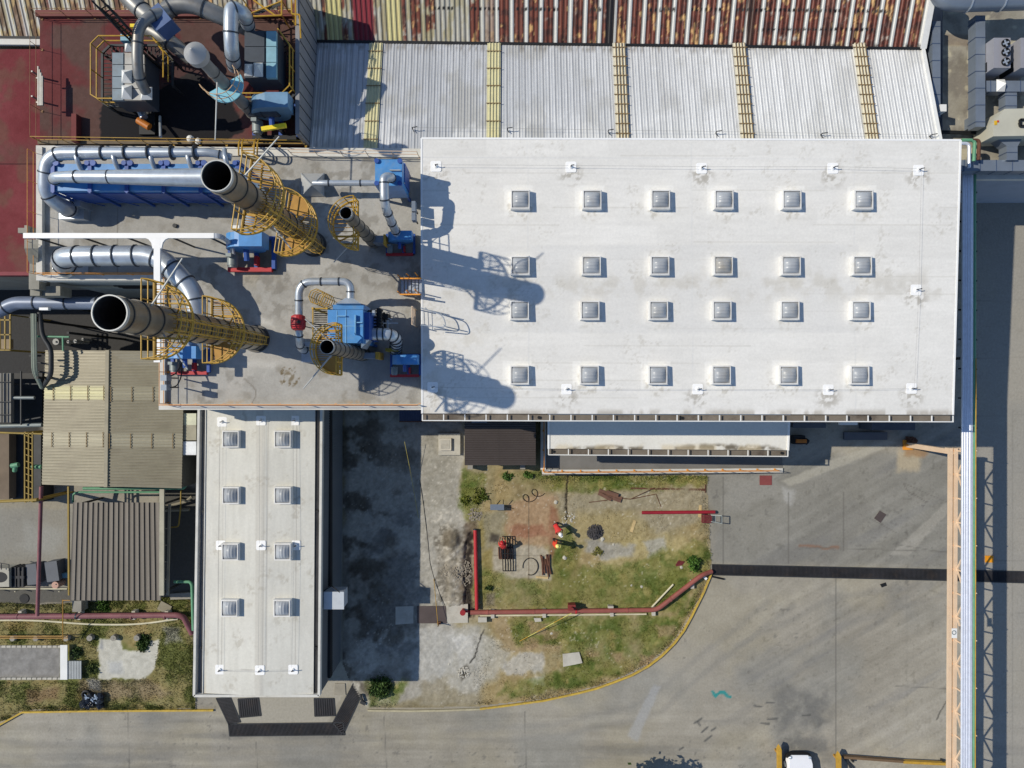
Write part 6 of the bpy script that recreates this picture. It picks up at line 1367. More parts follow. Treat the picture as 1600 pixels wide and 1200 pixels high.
stk = thing('stake', 'wooden stake with a yellow cord on the brown plate', 'stake', W(686,972)); m = MB(); p = W(686,973,.15); m.box((p.x-.12,p.y-.08,.14),(p.x+.12,p.y+.1,.3)); m.beam((p.x,p.y,.14),(p.x,p.y,.9),.06); m.build('stake', M_RUST, stk); m = MB(); m.tube((p.x,p.y,.8),W(678,905,.2),.02,n=4); m.build('cord', M_YEL, stk)
# rebar cages, rods, hose, timber
def lattice(name, lb, cat, p0, p1, p2, n1, n2, r, z, mt):
    a, b_, c = W(*p0,z), W(*p1,z), W(*p2,z); m = MB()
    for i in range(n1): t = i/(n1-1); m.tube(a+(b_-a)*t, c+(b_-a)*t, r, n=5)
    for i in range(n2): t = i/(n2-1); m.tube(a+(c-a)*t, b_+(c-a)*t, r, n=5)
    return m.build(name, mt, label=lb, cat=cat)
lattice('reinforcement_mat','dark welded steel frame lying on the slab under the kneeling worker','frame',(785,838),(801,838),(786,892),5,3,.035,.28,M_BLACK)
lattice('reinforcement_mat','rusty narrow steel rack beside the welded frame','frame',(779,855),(801,855),(780,873),8,2,.04,.18,M_RUST)
b = MB()
for i in range(9):
    x = 845+i*1.6+rnd.uniform(-1,1); b.tube(W(x,866+rnd.uniform(0,8),.15+.04*(i%3)),W(x+4+rnd.uniform(-3,4),900+rnd.uniform(-6,3),.15+.05*(i%2)),.05,n=6)
b.build('steel_rods', M_RUST, label='bundle of loose rusty rods beside the coiled hose', cat='rods')
b = MB(); p = W(847,902,.1); b.obox((p.x,p.y,.05),.85,.14,.12,R(-4)); b.build('timber', M_WOOD, label='short timber under the ends of the rusty rods', cat='timber')
b = MB(); c = W(829,885,.1); b.sweep([Vector((c.x+.52*math.cos(a)*(1+.02*a),c.y+.6*math.sin(a),.14)) for a in np.linspace(R(190),R(-110),24)], .03, 5); b.build('hose', M_CABLE, label='black hose curled in a ring on the concrete slab', cat='hose')
b = MB(); c = W(829,778,.1); b.sweep([Vector((c.x-.5+.5*t+.35*math.cos(t*5),c.y-.2+.35*math.sin(t*5)+.3*t,.14)) for t in np.linspace(0,2.4,30)], .022, 4); b.build('cable', M_CABLE, label='tangled dark cable on the dirt near the metal barrow', cat='cable')
for x0_,y0_,x1_,y1_,lb in ((992,813,986,831,'loose pale plank lying on the grass south of the crimson pipe'),(1094,789,1093,808,'pale timber under the east end of the crimson pipe')):
    b = MB(); a, c = W(x0_,y0_,.05), W(x1_,y1_,.05); b.beam(a+Vector((0,0,.05)),c+Vector((0,0,.05)),.2,.06); b.build('plank', M_WOOD, label=lb, cat='plank')
bw = thing('barrow', 'blue grey metal barrow with thin handles on the dirt', 'barrow', W(778,792)); m = MB(); a, c = W(766,797,.6), W(787.5,788,.6); m.frustum([(a.x+.1,a.y+.08,.25),(c.x-.1,a.y+.08,.25),(c.x-.1,c.y-.08,.25),(a.x+.1,c.y-.08,.25)],[(a.x,a.y,.62),(c.x,a.y,.62),(c.x,c.y,.62),(a.x,c.y,.62)]); m.build('tray', M_HVAC, bw); m = MB()
for x in (a.x+.05,c.x-.05): m.tube((x,c.y,.5),(x,c.y+.35,.75),.025,n=5); m.tube((x,a.y+.1,0),(x,a.y+.1,.3),.03,n=5)
m.tube((c.x+.1,a.y+.2,.2),(c.x+.7,a.y+.0,.1),.02,n=5); m.build('handle', M_BLACK, bw)
hc = thing('hand_cart', 'small dark red hand cart with a grey frame by the crimson pipe', 'cart', W(1110,811)); m = MB(); a, c = W(1097,816,.35), W(1111,805,.35); 
for y in np.linspace(a.y,c.y,6): m.beam((a.x,y,.36),(c.x,y,.36),.07,.04)
m.beam((a.x,a.y,.36),(a.x,c.y,.36),.08); m.beam((c.x,a.y,.36),(c.x,c.y,.36),.08); m.build('bed', mat('cart_red',(112,44,46),.6), hc); m = MB(); q0, q1 = W(1111,815,.4), W(1128,818,.8); q2, q3 = W(1111,805,.4), W(1128,806,.8); m.tube(q0,q1,.035,n=5); m.tube(q2,q3,.035,n=5); m.tube(q1,q3,.035,n=5); m.tube(q0.lerp(q1,.4),q2.lerp(q3,.4),.03,n=5); m.build('handle', M_MOTOR, hc); m = MB()
for y in (a.y-.05,c.y+.05): m.tube((a.x+.2,y-.03,.16),(a.x+.2,y+.03,.16),.16,n=12)
m.build('wheel', M_BLACK, hc)
b = MB()
for i,(x0_,y0_,x1_,y1_) in enumerate(((936,766,972,779),(935,771,970,783),(940,773,955,781),(948,768,966,774))): b.beam(W(x0_,y0_,.12+.06*i),W(x1_,y1_,.12+.05*i),.22,.1)
b.build('scrap_timber', mat('brown_scrap',(112,82,68),.85,0,.2,3), label='pile of weathered brown boards north of the crimson pipe', cat='boards')
b = MB()
for i in range(3): b.tube(W(985,762+i*.8,.08),W(1102,764+i*1.2,.08),.03,n=5)
b.tube(W(1102,757,.08),W(1102,770,.08),.035,n=5); b.build('steel_rods', M_RUST, label='long thin rods lying at the edge of the ramp grass', cat='rods')
b = MB()
for i in range(5): b.beam(W(1056+i*2.2,883-i*.2,.12),W(1061+i*2.2,876+i*.3,.12),.06,.05)
b.beam(W(1056,884,.1),W(1066,882,.1),.08); b.build('pallet_piece', mat('cart_red',(112,44,46),.6), label='broken maroon pallet piece on the dry grass', cat='pallet')
b = MB(); b.beam(W(1097,899,.2),W(1104,905,.2),.18,.1); b.build('white_tube', M_WTRAY, label='short white tube at the pipeline end by the kerb', cat='pipe')
b = MB(); b.tube(W(1113,901,.1),W(1131,905,.1),.06,n=6); b.build('black_tube', M_BLACK, label='short black tube on the yard below the trench drain', cat='pipe')
b = MB(); b.sweep([W(920,785,.1),W(945,782,.12),W(965,778,.1),W(985,780,.12),W(1005,776,.1),W(1025,772,.1),W(1033,792,.1)], .03, 4); b.sweep([W(985,780,.12),W(1010,768,.2),W(1024,762,.12)], .02, 4); b.build('dead_branch', M_RUST, label='thin dead branch trailing over the dirt west of the cart', cat='branch')
def heap(name, lb, cat, c, r, h, n, mt, seed, s=(.06,.16), flat=.6):
    g = random.Random(seed); m = MB(); p = W(*c,0)
    for i in range(n):
        a = g.uniform(0,6.283); d = r*math.sqrt(g.random()); z = h*(1-d/r)*g.uniform(.5,1)+.06; q = g.uniform(*s); m.ball((p.x+d*math.cos(a),p.y+d*math.sin(a)*.9,z),q,5,3,flat)
    return m.build(name, mt, label=lb, cat=cat)
heap('gravel_heap','heap of dark gravel in the middle of the dirt lot','heap',(930,831),.62,.4,420,mat('dark_gravel',(70,68,70),.95,0,.3,6),3,(.03,.08))
heap('rubble','pale rubble beside the two workers','rubble',(888,810),.7,.1,60,M_PALEC,4,(.03,.1))
for i,(x, y, r_, lb) in enumerate(((941,842,.16,'grey stone beside the dark gravel heap'),(882,871,.16,'pale boulder south of the two workers'),(868,784,.16,'flat pale stone north of the two workers'),(958,850,.1,'small white stone south east of the gravel heap'),(866,815,.1,'white stone touching the workers'),(877,827,.1,'white stone between the two workers'),(861,861,.11,'pale stone south west of the workers'),(986,914,.1,'white stone in the long grass, western one of two'),(1002,916,.12,'white stone in the long grass, eastern one of two'),(861,989,.12,'white stone left of the bare patch below the pipeline'),(702,1037,.1,'tiny pale stone on the gravel'),(1064,886,.12,'white scrap by the maroon pallet piece'))):
    g = random.Random(50+i); m = MB(); p = W(x,y,0); m.ball((p.x,p.y,r_*.5),r_*1.1,7,4,.7); m.v = [(a+g.uniform(-.2,.2)*r_,b_+g.uniform(-.2,.2)*r_,c_) for a,b_,c_ in m.v]; m.build('stone', M_PALEC, label=lb, cat='stone')
heap('concrete_rubble','rubble on the broken spot of the pale gravel near the road','rubble',(724,1050),.5,.1,60,M_PALEC,7,(.03,.1))
heap('spoil_bank','bank of broken stones beside the trench','rubble',(714,895),1.2,.25,420,mat('spoil_stone',(142,134,120),.95,0,.2,6),8,(.02,.09))
heap('concrete_rubble','crumbled concrete at the north of the trench','rubble',(742,805),.6,.18,120,mat('spoil_stone',(142,134,120),.95,0,.2,6),9,(.03,.1))
# wall box on the narrow building
wb = thing('wall_cabinet', 'white cabinet hanging high on the east wall of the narrow building', 'cabinet', W(527,938,4)); wx = G(535.5,0).x; p, q = W(512,951,5.0), W(536,925.5,5.0); m = MB(); m.box((wx,p.y,3.75),(q.x,q.y,4.97)); m.build('case', mat('cabinet_white',(180,188,196),.5,0,.08,2,(140,136,128),.4,2), wb); m = MB(); m.box((wx-.02,p.y-.04,4.97),(q.x+.06,q.y+.04,5.02)); m.build('top_panel', mat('cabinet_top',(190,196,202),.5,0,.08,2,(150,146,138),.4,2), wb); m = MB(); m.beam((wx,q.y+.1,5.0),(wx+.5,q.y+.4,5.0),.05); m.beam((wx+.5,q.y+.4,5.0),(wx+1.0,q.y,5.0),.05); m.build('bracket', M_BLACK, wb)
# shaded container by the warehouse
ct = thing('container', 'blue shaded storage container along the warehouse south wall', 'container', W(670,650)); m = MB(); px_box(m,624,640,719,659,2.5,0); m.build('body', mat('container_blue',(58,66,92),.6,0,.1), ct); m = MB()
for i in range(24): px_box(m,626+i*3.9,641,627.6+i*3.9,657.5,2.53,2.4)
m.build('roof_rib', mat('container_blue',(58,66,92),.6), ct); m = MB(); px_box(m,623.5,658.2,719.5,659.6,2.56,.1); m.build('edge_frame', M_RUST, ct)
slab('sheet_panel','pale sheet leaning on the hut under the warehouse gutter','sheet',[(737,648),(761,648),(761,660),(737,660)],3.0,M_HVAC,2.95)
pt = thing('machine', 'orange and black machine parked in the shade beside the canopy','machine',W(1243,685)); p = W(1243,686,0); m = MB(); m.box((p.x-.4,p.y-.3,.1),(p.x+.35,p.y+.3,.8)); m.tube((p.x+.35,p.y,.4),(p.x+.7,p.y-.2,.4),.2,n=12); m.build('body', M_BLACK, pt); m = MB(); m.box((p.x-.3,p.y-.2,.8),(p.x+.4,p.y+.05,.95)); m.build('hood', mat('orange_motor',(186,110,36),.5), pt)
sk = thing('storage_rack', 'grey equipment stacked in the shade along the warehouse south east wall', 'equipment', W(1390,660)); m = MB(); px_box(m,1312,654,1340,664,3.4,3.2); m.build('awning', M_WHITE, sk); m = MB(); px_box(m,1362,656,1430,672,1.8,0); m.build('crate', mat('slate_crate',(72,78,88),.7,0,.12), sk); m = MB(); 
for i in range(30): a = rnd.uniform(0,6.3); q = W(1424+rnd.uniform(-8,8),688+rnd.uniform(-4,3),.1); m.obox((q.x,q.y,.05),.2,.08,rnd.uniform(.05,.3),a)
m.build('scrap', M_RUST, sk)
# yard at left
bx2 = [('waste_container','black ribbed waste container beside the low grey cart',(38,885,57,916),1.1,M_BLACK),]
wc = thing('waste_container', 'black ribbed waste container in the left yard', 'container', W(26,903)); m = MB(); px_box(m,14,887,37,917,1.0,.1); m.build('body', M_BLACK, wc); m = MB()
for i in range(4): px_box(m,16+i*6,886.5,18.5+i*6,917.5,1.06,.1)
px_box(m,13.5,900,37.5,904,1.05,.1); m.build('rib', mat('faded_black',(56,56,58),.7), wc)
for x0_,y0_,x1_,y1_,an,lb in ((42,882,57,913,R(5),'dark grey flat box in the left yard next to the ribbed container'),(72,878,90,908,R(8),'dark grey flat box in the left yard nearest the brown carport')):
    bt = thing('flat_box', lb, 'box', W((x0_+x1_)/2,(y0_+y1_)/2)); c = W((x0_+x1_)/2,(y0_+y1_)/2,.9); m = MB(); m.obox((c.x,c.y,0),(x1_-x0_)*PX(.9),(y1_-y0_)*PX(.9),.85,an); m.build('body', mat('slate_box',(84,88,94),.6,0,.1), bt); m = MB(); m.obox((c.x,c.y,.85),(x1_-x0_)*PX(.9)+.05,(y1_-y0_)*PX(.9)+.05,.06,an); m.build('lid', mat('slate_lid',(92,96,102),.55,0,.1), bt)
ca_ = thing('utility_cart', 'pale utility cart with a dark oval window cut by the left edge', 'cart', W(2,900)); m = MB(); px_box(m,-26,888,14,917,1.3,.35); m.build('body', mat('dusty_white',(168,164,150),.6), ca_); m = MB(); c = W(0,902,1.31); m.add([(c.x+.55*math.cos(a)*.9,c.y+.36*math.sin(a),1.315) for a in np.linspace(0,6.283,20)[:-1]],[tuple(range(19))]); m.build('window', M_BLACK, ca_); m = MB()
for a, b_ in (((-10,878),(14,882)),((14,882),(14,892)),((2,880),(2,890))): m.tube(W(*a,1.5),W(*b_,1.5),.03,n=5)
m.build('rail', M_DKSTEEL, ca_)
for x in (-16,8): p = W(x,918,.3); m = MB(); m.tube((p.x,p.y-.1,.3),(p.x,p.y+.1,.3),.3,n=14); m.build('wheel', M_BLACK, ca_)
br = thing('barrel', 'pinkish drum standing beside the brown carport', 'drum', W(98,909)); p = W(98,909,0); m = MB(); m.tube((p.x,p.y,0),(p.x,p.y,.85),.24,n=16); m.build('body', mat('pink_drum',(186,148,130),.6), br, True); m = MB(); m.tube((p.x+.08,p.y+.06,.85),(p.x+.08,p.y+.06,.88),.04,n=8); m.build('bung', M_DKSTEEL, br)
b = MB(); px_box(b,96,896,105,903,.5,0); b.build('crate', mat('cyan_crate',(120,158,166),.6), label='small faded cyan crate beside the pinkish drum', cat='crate')
fl = thing('fence', 'low ivory railing between the left yard and the verge', 'fence', W(50,920)); m = MB(); m.tube(W(-20,920,.7),W(105,920,.7),.05,n=6); m.tube(W(-20,920,.35),W(105,920,.35),.03,n=5); m.build('rail', mat('ivory_pipe',(206,200,172),.6), fl)
for x in (0,34,68,102): p = W(x,920,0); m = MB(); m.tube((p.x,p.y,0),(p.x,p.y,.7),.04,n=5); m.build('post', mat('ivory_pipe',(206,200,172),.6), fl)
b = MB(); p = W(38,935,.02); b.tube((p.x,p.y,0),(p.x,p.y,.05),.33,n=20); b.build('manhole', M_BLACK, label='black round manhole beside the maroon pipe', cat='manhole')
mp = thing('maroon_pipeline', 'long maroon pipeline crossing the left verge and bending down to the narrow building', 'pipe', W(140,963)); m = MB(); m.sweep(fillet([W(-40,964,.8),W(278,961,.8),W(287,964,.7),W(300,990,.2)],.4,5), .19, 14); m.build('pipe', M_MAROON, mp, True)
for x in (28,120,206,258): p = W(x,963,.8); m = MB(); m.tube(p-Vector((.05,0,0)),p+Vector((.05,0,0)),.215,n=14); m.build('collar', M_DARKG if x == 120 else M_MAROON, mp, True); m = MB(); m.box((p.x-.12,p.y-.3,0),(p.x+.12,p.y+.3,.62)); m.build('support', M_PALEC, mp)
b = MB(); b.sweep(fillet([W(-20,969,.15),W(60,969,.15),W(140,976,.15),W(215,976,.15),W(278,967,.15)],2,5),.065,8); b.build('white_pipe', mat('ivory_pipe',(206,200,172),.6), label='long ivory pipe curving over the left verge below the maroon pipeline', cat='pipe')
yr = thing('fence', 'low yellow double railing on the left verge with concrete footings', 'fence', W(50,995)); m = MB(); m.tube(W(-20,994,.9),W(106,994,.9),.035,n=5); m.tube(W(-20,997,.55),W(106,997,.55),.035,n=5); m.build('rail', M_YELD, yr); m = MB(); m.tube(W(98,937,2.2),W(98,1000,.9),.04,n=5); m.tube(W(98,938,2.2),W(110,938,2.2),.03,n=5); m.build('conduit', M_YELD, yr)
for i, x in enumerate((25,61,108)): p = W(x,995,0); m = MB(); m.tube((p.x,p.y,0),(p.x,p.y,.4),.22,.18,12); m.build('footing', M_CONC, yr)
for i,(x, lb) in enumerate(((145,'round concrete footing on the verge nearest the yellow railing'),(182,'round concrete footing on the verge at the top edge of the pale slab'),(218,'round concrete footing on the verge, easternmost of the row'))):
    p = W(x,994,0); t_ = MB(); t_.tube((p.x,p.y,0),(p.x,p.y,.42),.23,.2,14); t_.tube((p.x,p.y,.42),(p.x,p.y,.44),.06,n=6); t_.build('concrete_footing', M_CONC, smooth=True, label=lb, cat='footing', group='concrete footings on the verge')
m = MB()
for y in (1010.5,1060.5):
    for i in range(16): x = -30+i*8; px_box(m,x,y-1.6,x+6.6,y+1.6,.22,0)
m.build('block_border', M_PALEC, label='border of concrete blocks round the grey bed on the verge', cat='border')
rs = thing('roof_sheet', 'pale corrugated sheets and a flat panel leaning at the end of the grey bed', 'sheets', W(110,1035)); m = MB(); px_box(m,94,1008,105,1062,.5,.45); m.build('flat_panel', M_WHITE, rs); m = MB()
for i in range(9): px_box(m,105+i*2.5,1033,106.6+i*2.5,1061,.44,.35)
px_box(m,105,1033,127,1061,.38,.33); m.build('corrugated_sheet', mat('weathered_sheet',(172,176,176),.6,.1,.1), rs)
m = MB(); c = W(258,949,.1); m.obox((c.x,c.y,.12),.85,.65,.08,R(-28)); m.build('board', mat('grey_timber',(140,134,116),.85), label='tilted grey board at the south east corner of the brown carport', cat='board')
m = MB(); px_box(m,113,939,127,956,.9,0); m.build('concrete_pillar', M_CONC, label='grey concrete block below the brown carport', cat='block')
slab('step_plate','grey step slab between the carport and the green pipe','slab',[(266,928),(298,926),(298,936),(266,937)],.2,M_CONC)
tp = thing('rubbish_pile', 'pile of black bags, scrap and a tyre on the verge by the road', 'rubbish', W(147,1092)); g = random.Random(4); m = MB(); p = W(148,1093,0)
for i in range(26): m.ball((p.x+g.uniform(-.65,.7),p.y+g.uniform(-.4,.4),g.uniform(.1,.4)),g.uniform(.12,.3),7,5,.7)
m.v = [(a+g.uniform(-.05,.05),b_+g.uniform(-.05,.05),max(.02,c_+g.uniform(-.05,.05))) for a,b_,c_ in m.v]; m.build('bags', mat('black_plastic',(30,34,42),.3,0,.3,3), tp); m = MB(); c = W(137,1083,0); m.sweep([Vector((c.x+.24*math.cos(a),c.y+.24*math.sin(a),.2)) for a in np.linspace(0,6.283,18)], .09, 8, False); m.build('tyre', M_BLACK, tp, True); m = MB()
for i in range(14): a = W(142+g.uniform(-8,10),1093+g.uniform(-6,9),g.uniform(.3,.6)); m.obox(a,g.uniform(.1,.4),g.uniform(.04,.12),.03,g.uniform(0,3))
m.build('scrap', mat('blue_white_scrap',(150,166,184),.4,.2,.3,4), tp)
# shrubs ------------------------------------------------------------------
def leafy(name, lb, cat, c, R_, hh, n, cols, seed, trunk=False, z0=.05, leaf=(.05,.12)):
    g = np.random.default_rng(seed); root = thing(name, lb, cat, (c[0],c[1],0)); cl = g.normal(0,1,(max(6,n//130),3)); cl /= np.linalg.norm(cl,axis=1)[:,None]; cl *= g.uniform(.25,.9,(len(cl),1))
    k = g.integers(0,len(cl),n); p = cl[k]+g.normal(0,.2,(n,3)); p[:,2] = np.abs(p[:,2]) if not trunk else p[:,2]
    pos = np.stack([c[0]+p[:,0]*R_, c[1]+p[:,1]*R_, z0+p[:,2]*hh],1); d = g.normal(0,1,(n,3)); d /= np.linalg.norm(d,axis=1)[:,None]; e = np.cross(d, g.normal(0,1,(n,3))); e /= np.linalg.norm(e,axis=1)[:,None]; s = g.uniform(*leaf,n)[:,None]
    co = np.stack([pos-d*s, pos+e*s*.5, pos+d*s, pos-e*s*.5],1).reshape(-1,3); q = np.arange(n*4).reshape(n,4); t = (g.uniform(0,1,len(cl))[k]*.6+g.uniform(0,.4,n))[:,None]; lc = lin(cols[0])*(1-t)+lin(cols[1])*t
    me = raw_mesh('crown', co-np.array(root.location), q, np.repeat(lc,4,0), M_LEAF); o = bpy.data.objects.new('crown', me); COL.objects.link(o); o.parent = root
    m = MB(); b0 = Vector((c[0],c[1],0))
    if trunk: m.sweep([b0, b0+Vector((.1,0,z0*.5)), b0+Vector((0,.1,z0))], [.22,.17,.12], 10)
    for i in range(7 if trunk else 5):
        v = cl[i % len(cl)]; m.tube(b0+Vector((0,0,z0*.8 if trunk else 0)), Vector((c[0]+v[0]*R_*.8,c[1]+v[1]*R_*.8,z0+abs(v[2])*hh*.8)), .07 if trunk else .02, .02 if trunk else .008, 5)
    m.build('trunk' if trunk else 'stem', mat('bark',(84,70,56),.9), root); return root
def P0(x,y): p = W(x,y,.3); return (p.x,p.y)
leafy('shrub','dark green bushy shrub beside the slanted drain of the narrow building','shrub',P0(594,1075),.75,.6,2600,[(30,48,18),(74,100,44)],1)
leafy('shrub','bright green shrub at the east end of the faded pipeline','shrub',P0(1086,882),.55,.6,1300,[(52,84,28),(100,136,54)],2)
leafy('shrub','small green shrub in front of the brown hut','shrub',P0(792,744),.36,.3,700,[(50,80,32),(92,120,56)],3)
leafy('shrub','small green shrub at the south east corner of the brown hut','shrub',P0(826,745),.36,.28,500,[(54,80,30),(90,120,50)],31)
leafy('shrub','low yellow green weed beside the trench north of the red pipe','shrub',P0(726,782),.5,.22,700,[(60,84,24),(128,130,54)],4)
leafy('shrub','upright weed clump left of the metal barrow','shrub',P0(750,778),.6,.25,1000,[(66,84,28),(120,122,50)],5)
leafy('shrub','dark green weed by the metre box at the top of the lime patch','shrub',P0(764,921),.28,.25,400,[(40,58,26),(74,92,40)],6)
leafy('shrub','round green bush on the left verge below the brown carport','shrub',P0(163,947),.55,.3,1100,[(44,72,22),(80,112,40)],7)
leafy('shrub','dark weed bush at the corner of the leaning panels','shrub',P0(118,1020),.5,.35,1000,[(38,56,28),(70,92,44)],8)
leafy('shrub','dark green weed at the notch of the pale verge slab','shrub',P0(222,1008),.6,.3,1100,[(34,56,22),(66,92,36)],9)
leafy('shrub','weed clump south east of the leaning panels','shrub',P0(142,1044),.4,.3,800,[(50,64,30),(88,100,50)],10)
leafy('shrub','weed in the middle of the dry grass south of the gravel heap','shrub',P0(934,864),.4,.16,320,[(96,100,50),(140,134,76)],11)
tc = W(958,1216,0); leafy('tree','leafy tree just below the bottom edge whose shadow falls on the road','tree',(tc.x,tc.y),2.0,1.7,16000,[(34,52,20),(70,94,40)],12,True,4.0,(.12,.28))
# people -------------------------------------------------------------------
def person(label, loc, ang, pose, vest, helm, trousers):
    root = thing('person', label, 'person', loc); root.rotation_euler = (0,0,0)
    J = {}; ca, sa = math.cos(ang), math.sin(ang)
    if pose == 'stand': hip=(0,0,.93); knee=((-.1,.03,.5),(.1,.0,.5)); foot=((-.13,-.03,.08),(.13,.04,.08)); chest=(0,.1,1.32); neck=(0,.16,1.5); head=(0,.22,1.66); el=((-.27,.16,1.12),(.27,.18,1.12)); hd=((-.2,.4,1.0),(.2,.42,1.02))
    elif pose == 'bend': hip=(0,-.15,.88); knee=((-.12,.02,.48),(.12,.04,.48)); foot=((-.14,-.1,.08),(.14,.0,.08)); chest=(0,.22,1.1); neck=(0,.4,1.18); head=(0,.53,1.24); el=((-.26,.4,.85),(.26,.42,.85)); hd=((-.16,.58,.62),(.16,.6,.62))
    else: hip=(0,-.1,.42); knee=((-.14,.28,.36),(.14,.2,.1)); foot=((-.14,.2,.07),(.14,-.25,.07)); chest=(0,.16,.74); neck=(0,.28,.88); head=(0,.38,1.0); el=((-.25,.34,.62),(.25,.34,.62)); hd=((-.12,.56,.45),(.14,.56,.42))
    V = []; E = []; RD = []
    def add(p, r, par=None):
        V.append(p); RD.append(r); 
        if par is not None: E.append((par,len(V)-1))
        return len(V)-1
    h = add(hip,.155); ms = add(tuple((a+b)/2 for a,b in zip(hip,chest)),.145,h); c = add(chest,.165,ms); n = add(neck,.065,c); hdv = add(head,.1,n); add((head[0],head[1]+.02,head[2]+.1),.09,hdv)
    for s in (0,1):
        sx_ = -.17 if s == 0 else .17; hj = add((hip[0]+sx_*.55,hip[1],hip[2]-.06),.1,h); k = add(knee[s],.068,hj); f = add(foot[s],.05,k); add((foot[s][0],foot[s][1]+.18,foot[s][2]-.03),.042,f)
        sh = add((chest[0]+sx_*1.12,chest[1]+.03,chest[2]+.08),.07,c); e = add(el[s],.046,sh); w = add(hd[s],.033,e); d = (Vector(hd[s])-Vector(el[s])).normalized(); pv = Vector(hd[s])+d*.07; pa = add(tuple(pv),.036,w)
        sd = d.cross(Vector((0,0,1))).normalized()
        for q in range(4): tip = pv+d*(.075+.012*(1.5-abs(q-1.4)))+sd*(q-1.5)*.024+Vector((0,0,-.015*q)); add(tuple(tip),.0095,pa)
        add(tuple(pv+sd*(.055 if s == 0 else -.055)+d*.02),.011,pa)
    me = bpy.data.meshes.new('sk'); me.from_pydata([Vector((v[0]*ca-v[1]*sa, v[0]*sa+v[1]*ca, v[2])) for v in V], E, []); o = bpy.data.objects.new('sk', me); COL.objects.link(o)
    md = o.modifiers.new('skin','SKIN'); 
    for i, r_ in enumerate(RD): me.skin_vertices[0].data[i].radius = (r_,r_)
    me.skin_vertices[0].data[0].use_root = True; sb = o.modifiers.new('s','SUBSURF'); sb.levels = 1
    dg = bpy.context.evaluated_depsgraph_get(); dg.update(); bm_ = bpy.data.meshes.new_from_object(o.evaluated_get(dg)); bpy.data.objects.remove(o)
    bm_.name = 'body'; bm_.materials.clear()
    for mm in (trousers, vest, mat('skin',(150,104,80),.6), M_BLACK): bm_.materials.append(mm)
    headw = Vector((head[0]*ca-head[1]*sa, head[0]*sa+head[1]*ca, head[2])); hands = [Vector((q[0]*ca-q[1]*sa, q[0]*sa+q[1]*ca, q[2])) for q in hd]; feet = [Vector((q[0]*ca-q[1]*sa, q[0]*sa+q[1]*ca, q[2])) for q in foot]; hipw = Vector((hip[0]*ca-hip[1]*sa, hip[0]*sa+hip[1]*ca, hip[2])); knw = [Vector((q[0]*ca-q[1]*sa, q[0]*sa+q[1]*ca, q[2])) for q in knee]
    for f in bm_.polygons:
        p = f.center; f.use_smooth = True
        if (p-headw).length < .21: f.material_index = 2
        elif min((p-q).length for q in hands) < .2: f.material_index = 2
        elif min((p-q).length for q in feet) < .2: f.material_index = 3
        elif p.z < hip[2]-.02 and pose != 'kneel': f.material_index = 0
        elif pose == 'kneel' and (p.z < .38 or min((p-q).length for q in knw) < .2): f.material_index = 0
        else: f.material_index = 1
    b_ = bpy.data.objects.new('body', bm_); COL.objects.link(b_); b_.parent = root
    hw = headw+Vector(root.location)+Vector((0,0,.04)); fw = Vector((-sa,ca,0)); rt = Vector((ca,sa,0))
    m = MB(); m.ball(hw+fw*.105+Vector((0,0,-.06)),.02,6,4); m.ball(hw+rt*.1+Vector((0,0,-.06)),.025,6,4); m.ball(hw-rt*.1+Vector((0,0,-.06)),.025,6,4); m.build('nose_and_ears', mat('skin',(150,104,80),.6), b_, True)
    m = MB()
    for s in (-1,1): m.ball(hw+fw*.095+rt*.035*s+Vector((0,0,-.03)),.011,5,4)
    m.beam(hw+fw*.097-rt*.03+Vector((0,0,-.115)),hw+fw*.097+rt*.03+Vector((0,0,-.115)),.012,.01); m.build('eyes_and_mouth', M_BLACK, b_)
    m = MB(); n_ = 14
    rings = [(.15,.02),(.135,.06),(.105,.11),(.055,.14)]
    vs = [(hw.x+r_*math.cos(6.2832*j/n_),hw.y+r_*math.sin(6.2832*j/n_),hw.z+z_) for r_,z_ in rings for j in range(n_)]+[(hw.x,hw.y,hw.z+.15)]
    m.add(vs, [(k*n_+j,k*n_+(j+1)%n_,(k+1)*n_+(j+1)%n_,(k+1)*n_+j) for k in range(3) for j in range(n_)]+[(3*n_+j,3*n_+(j+1)%n_,4*n_) for j in range(n_)]+[tuple(range(n_-1,-1,-1))]); m.prism([(hw.x+p.x,hw.y+p.y) for p in (rt*-.1+fw*.1,rt*.1+fw*.1,rt*.07+fw*.2,rt*-.07+fw*.2)], hw.z+.02, hw.z+.035); m.build('helmet', helm, root, True)
    return root
M_VEST = mat('red_overall', (206,54,50), .7, 0, .12, 8); M_JEAN = mat('dark_jeans', (40,46,66), .8, 0, .2, 8); M_HW = mat('white_helmet', (242,242,238), .35); M_HY = mat('yellow_helmet', (242,232,130), .35); M_HR = mat('red_helmet', (190,40,44), .4); M_VESTO = mat('orange_red_overall', (214,70,44), .7, 0, .12, 8)
person('worker in red bending forward in a white hard hat on the dirt lot', W(868,819,.1), R(-150), 'bend', M_VEST, M_HW, M_JEAN)
person('standing worker in orange red in a pale yellow hard hat on the dirt lot', W(864,844,.1), R(-100), 'stand', M_VESTO, M_HY, M_JEAN)
person('worker in red in a red hard hat kneeling on the welded steel frame', W(787,852,.28), R(15), 'kneel', M_VEST, M_HR, M_JEAN)
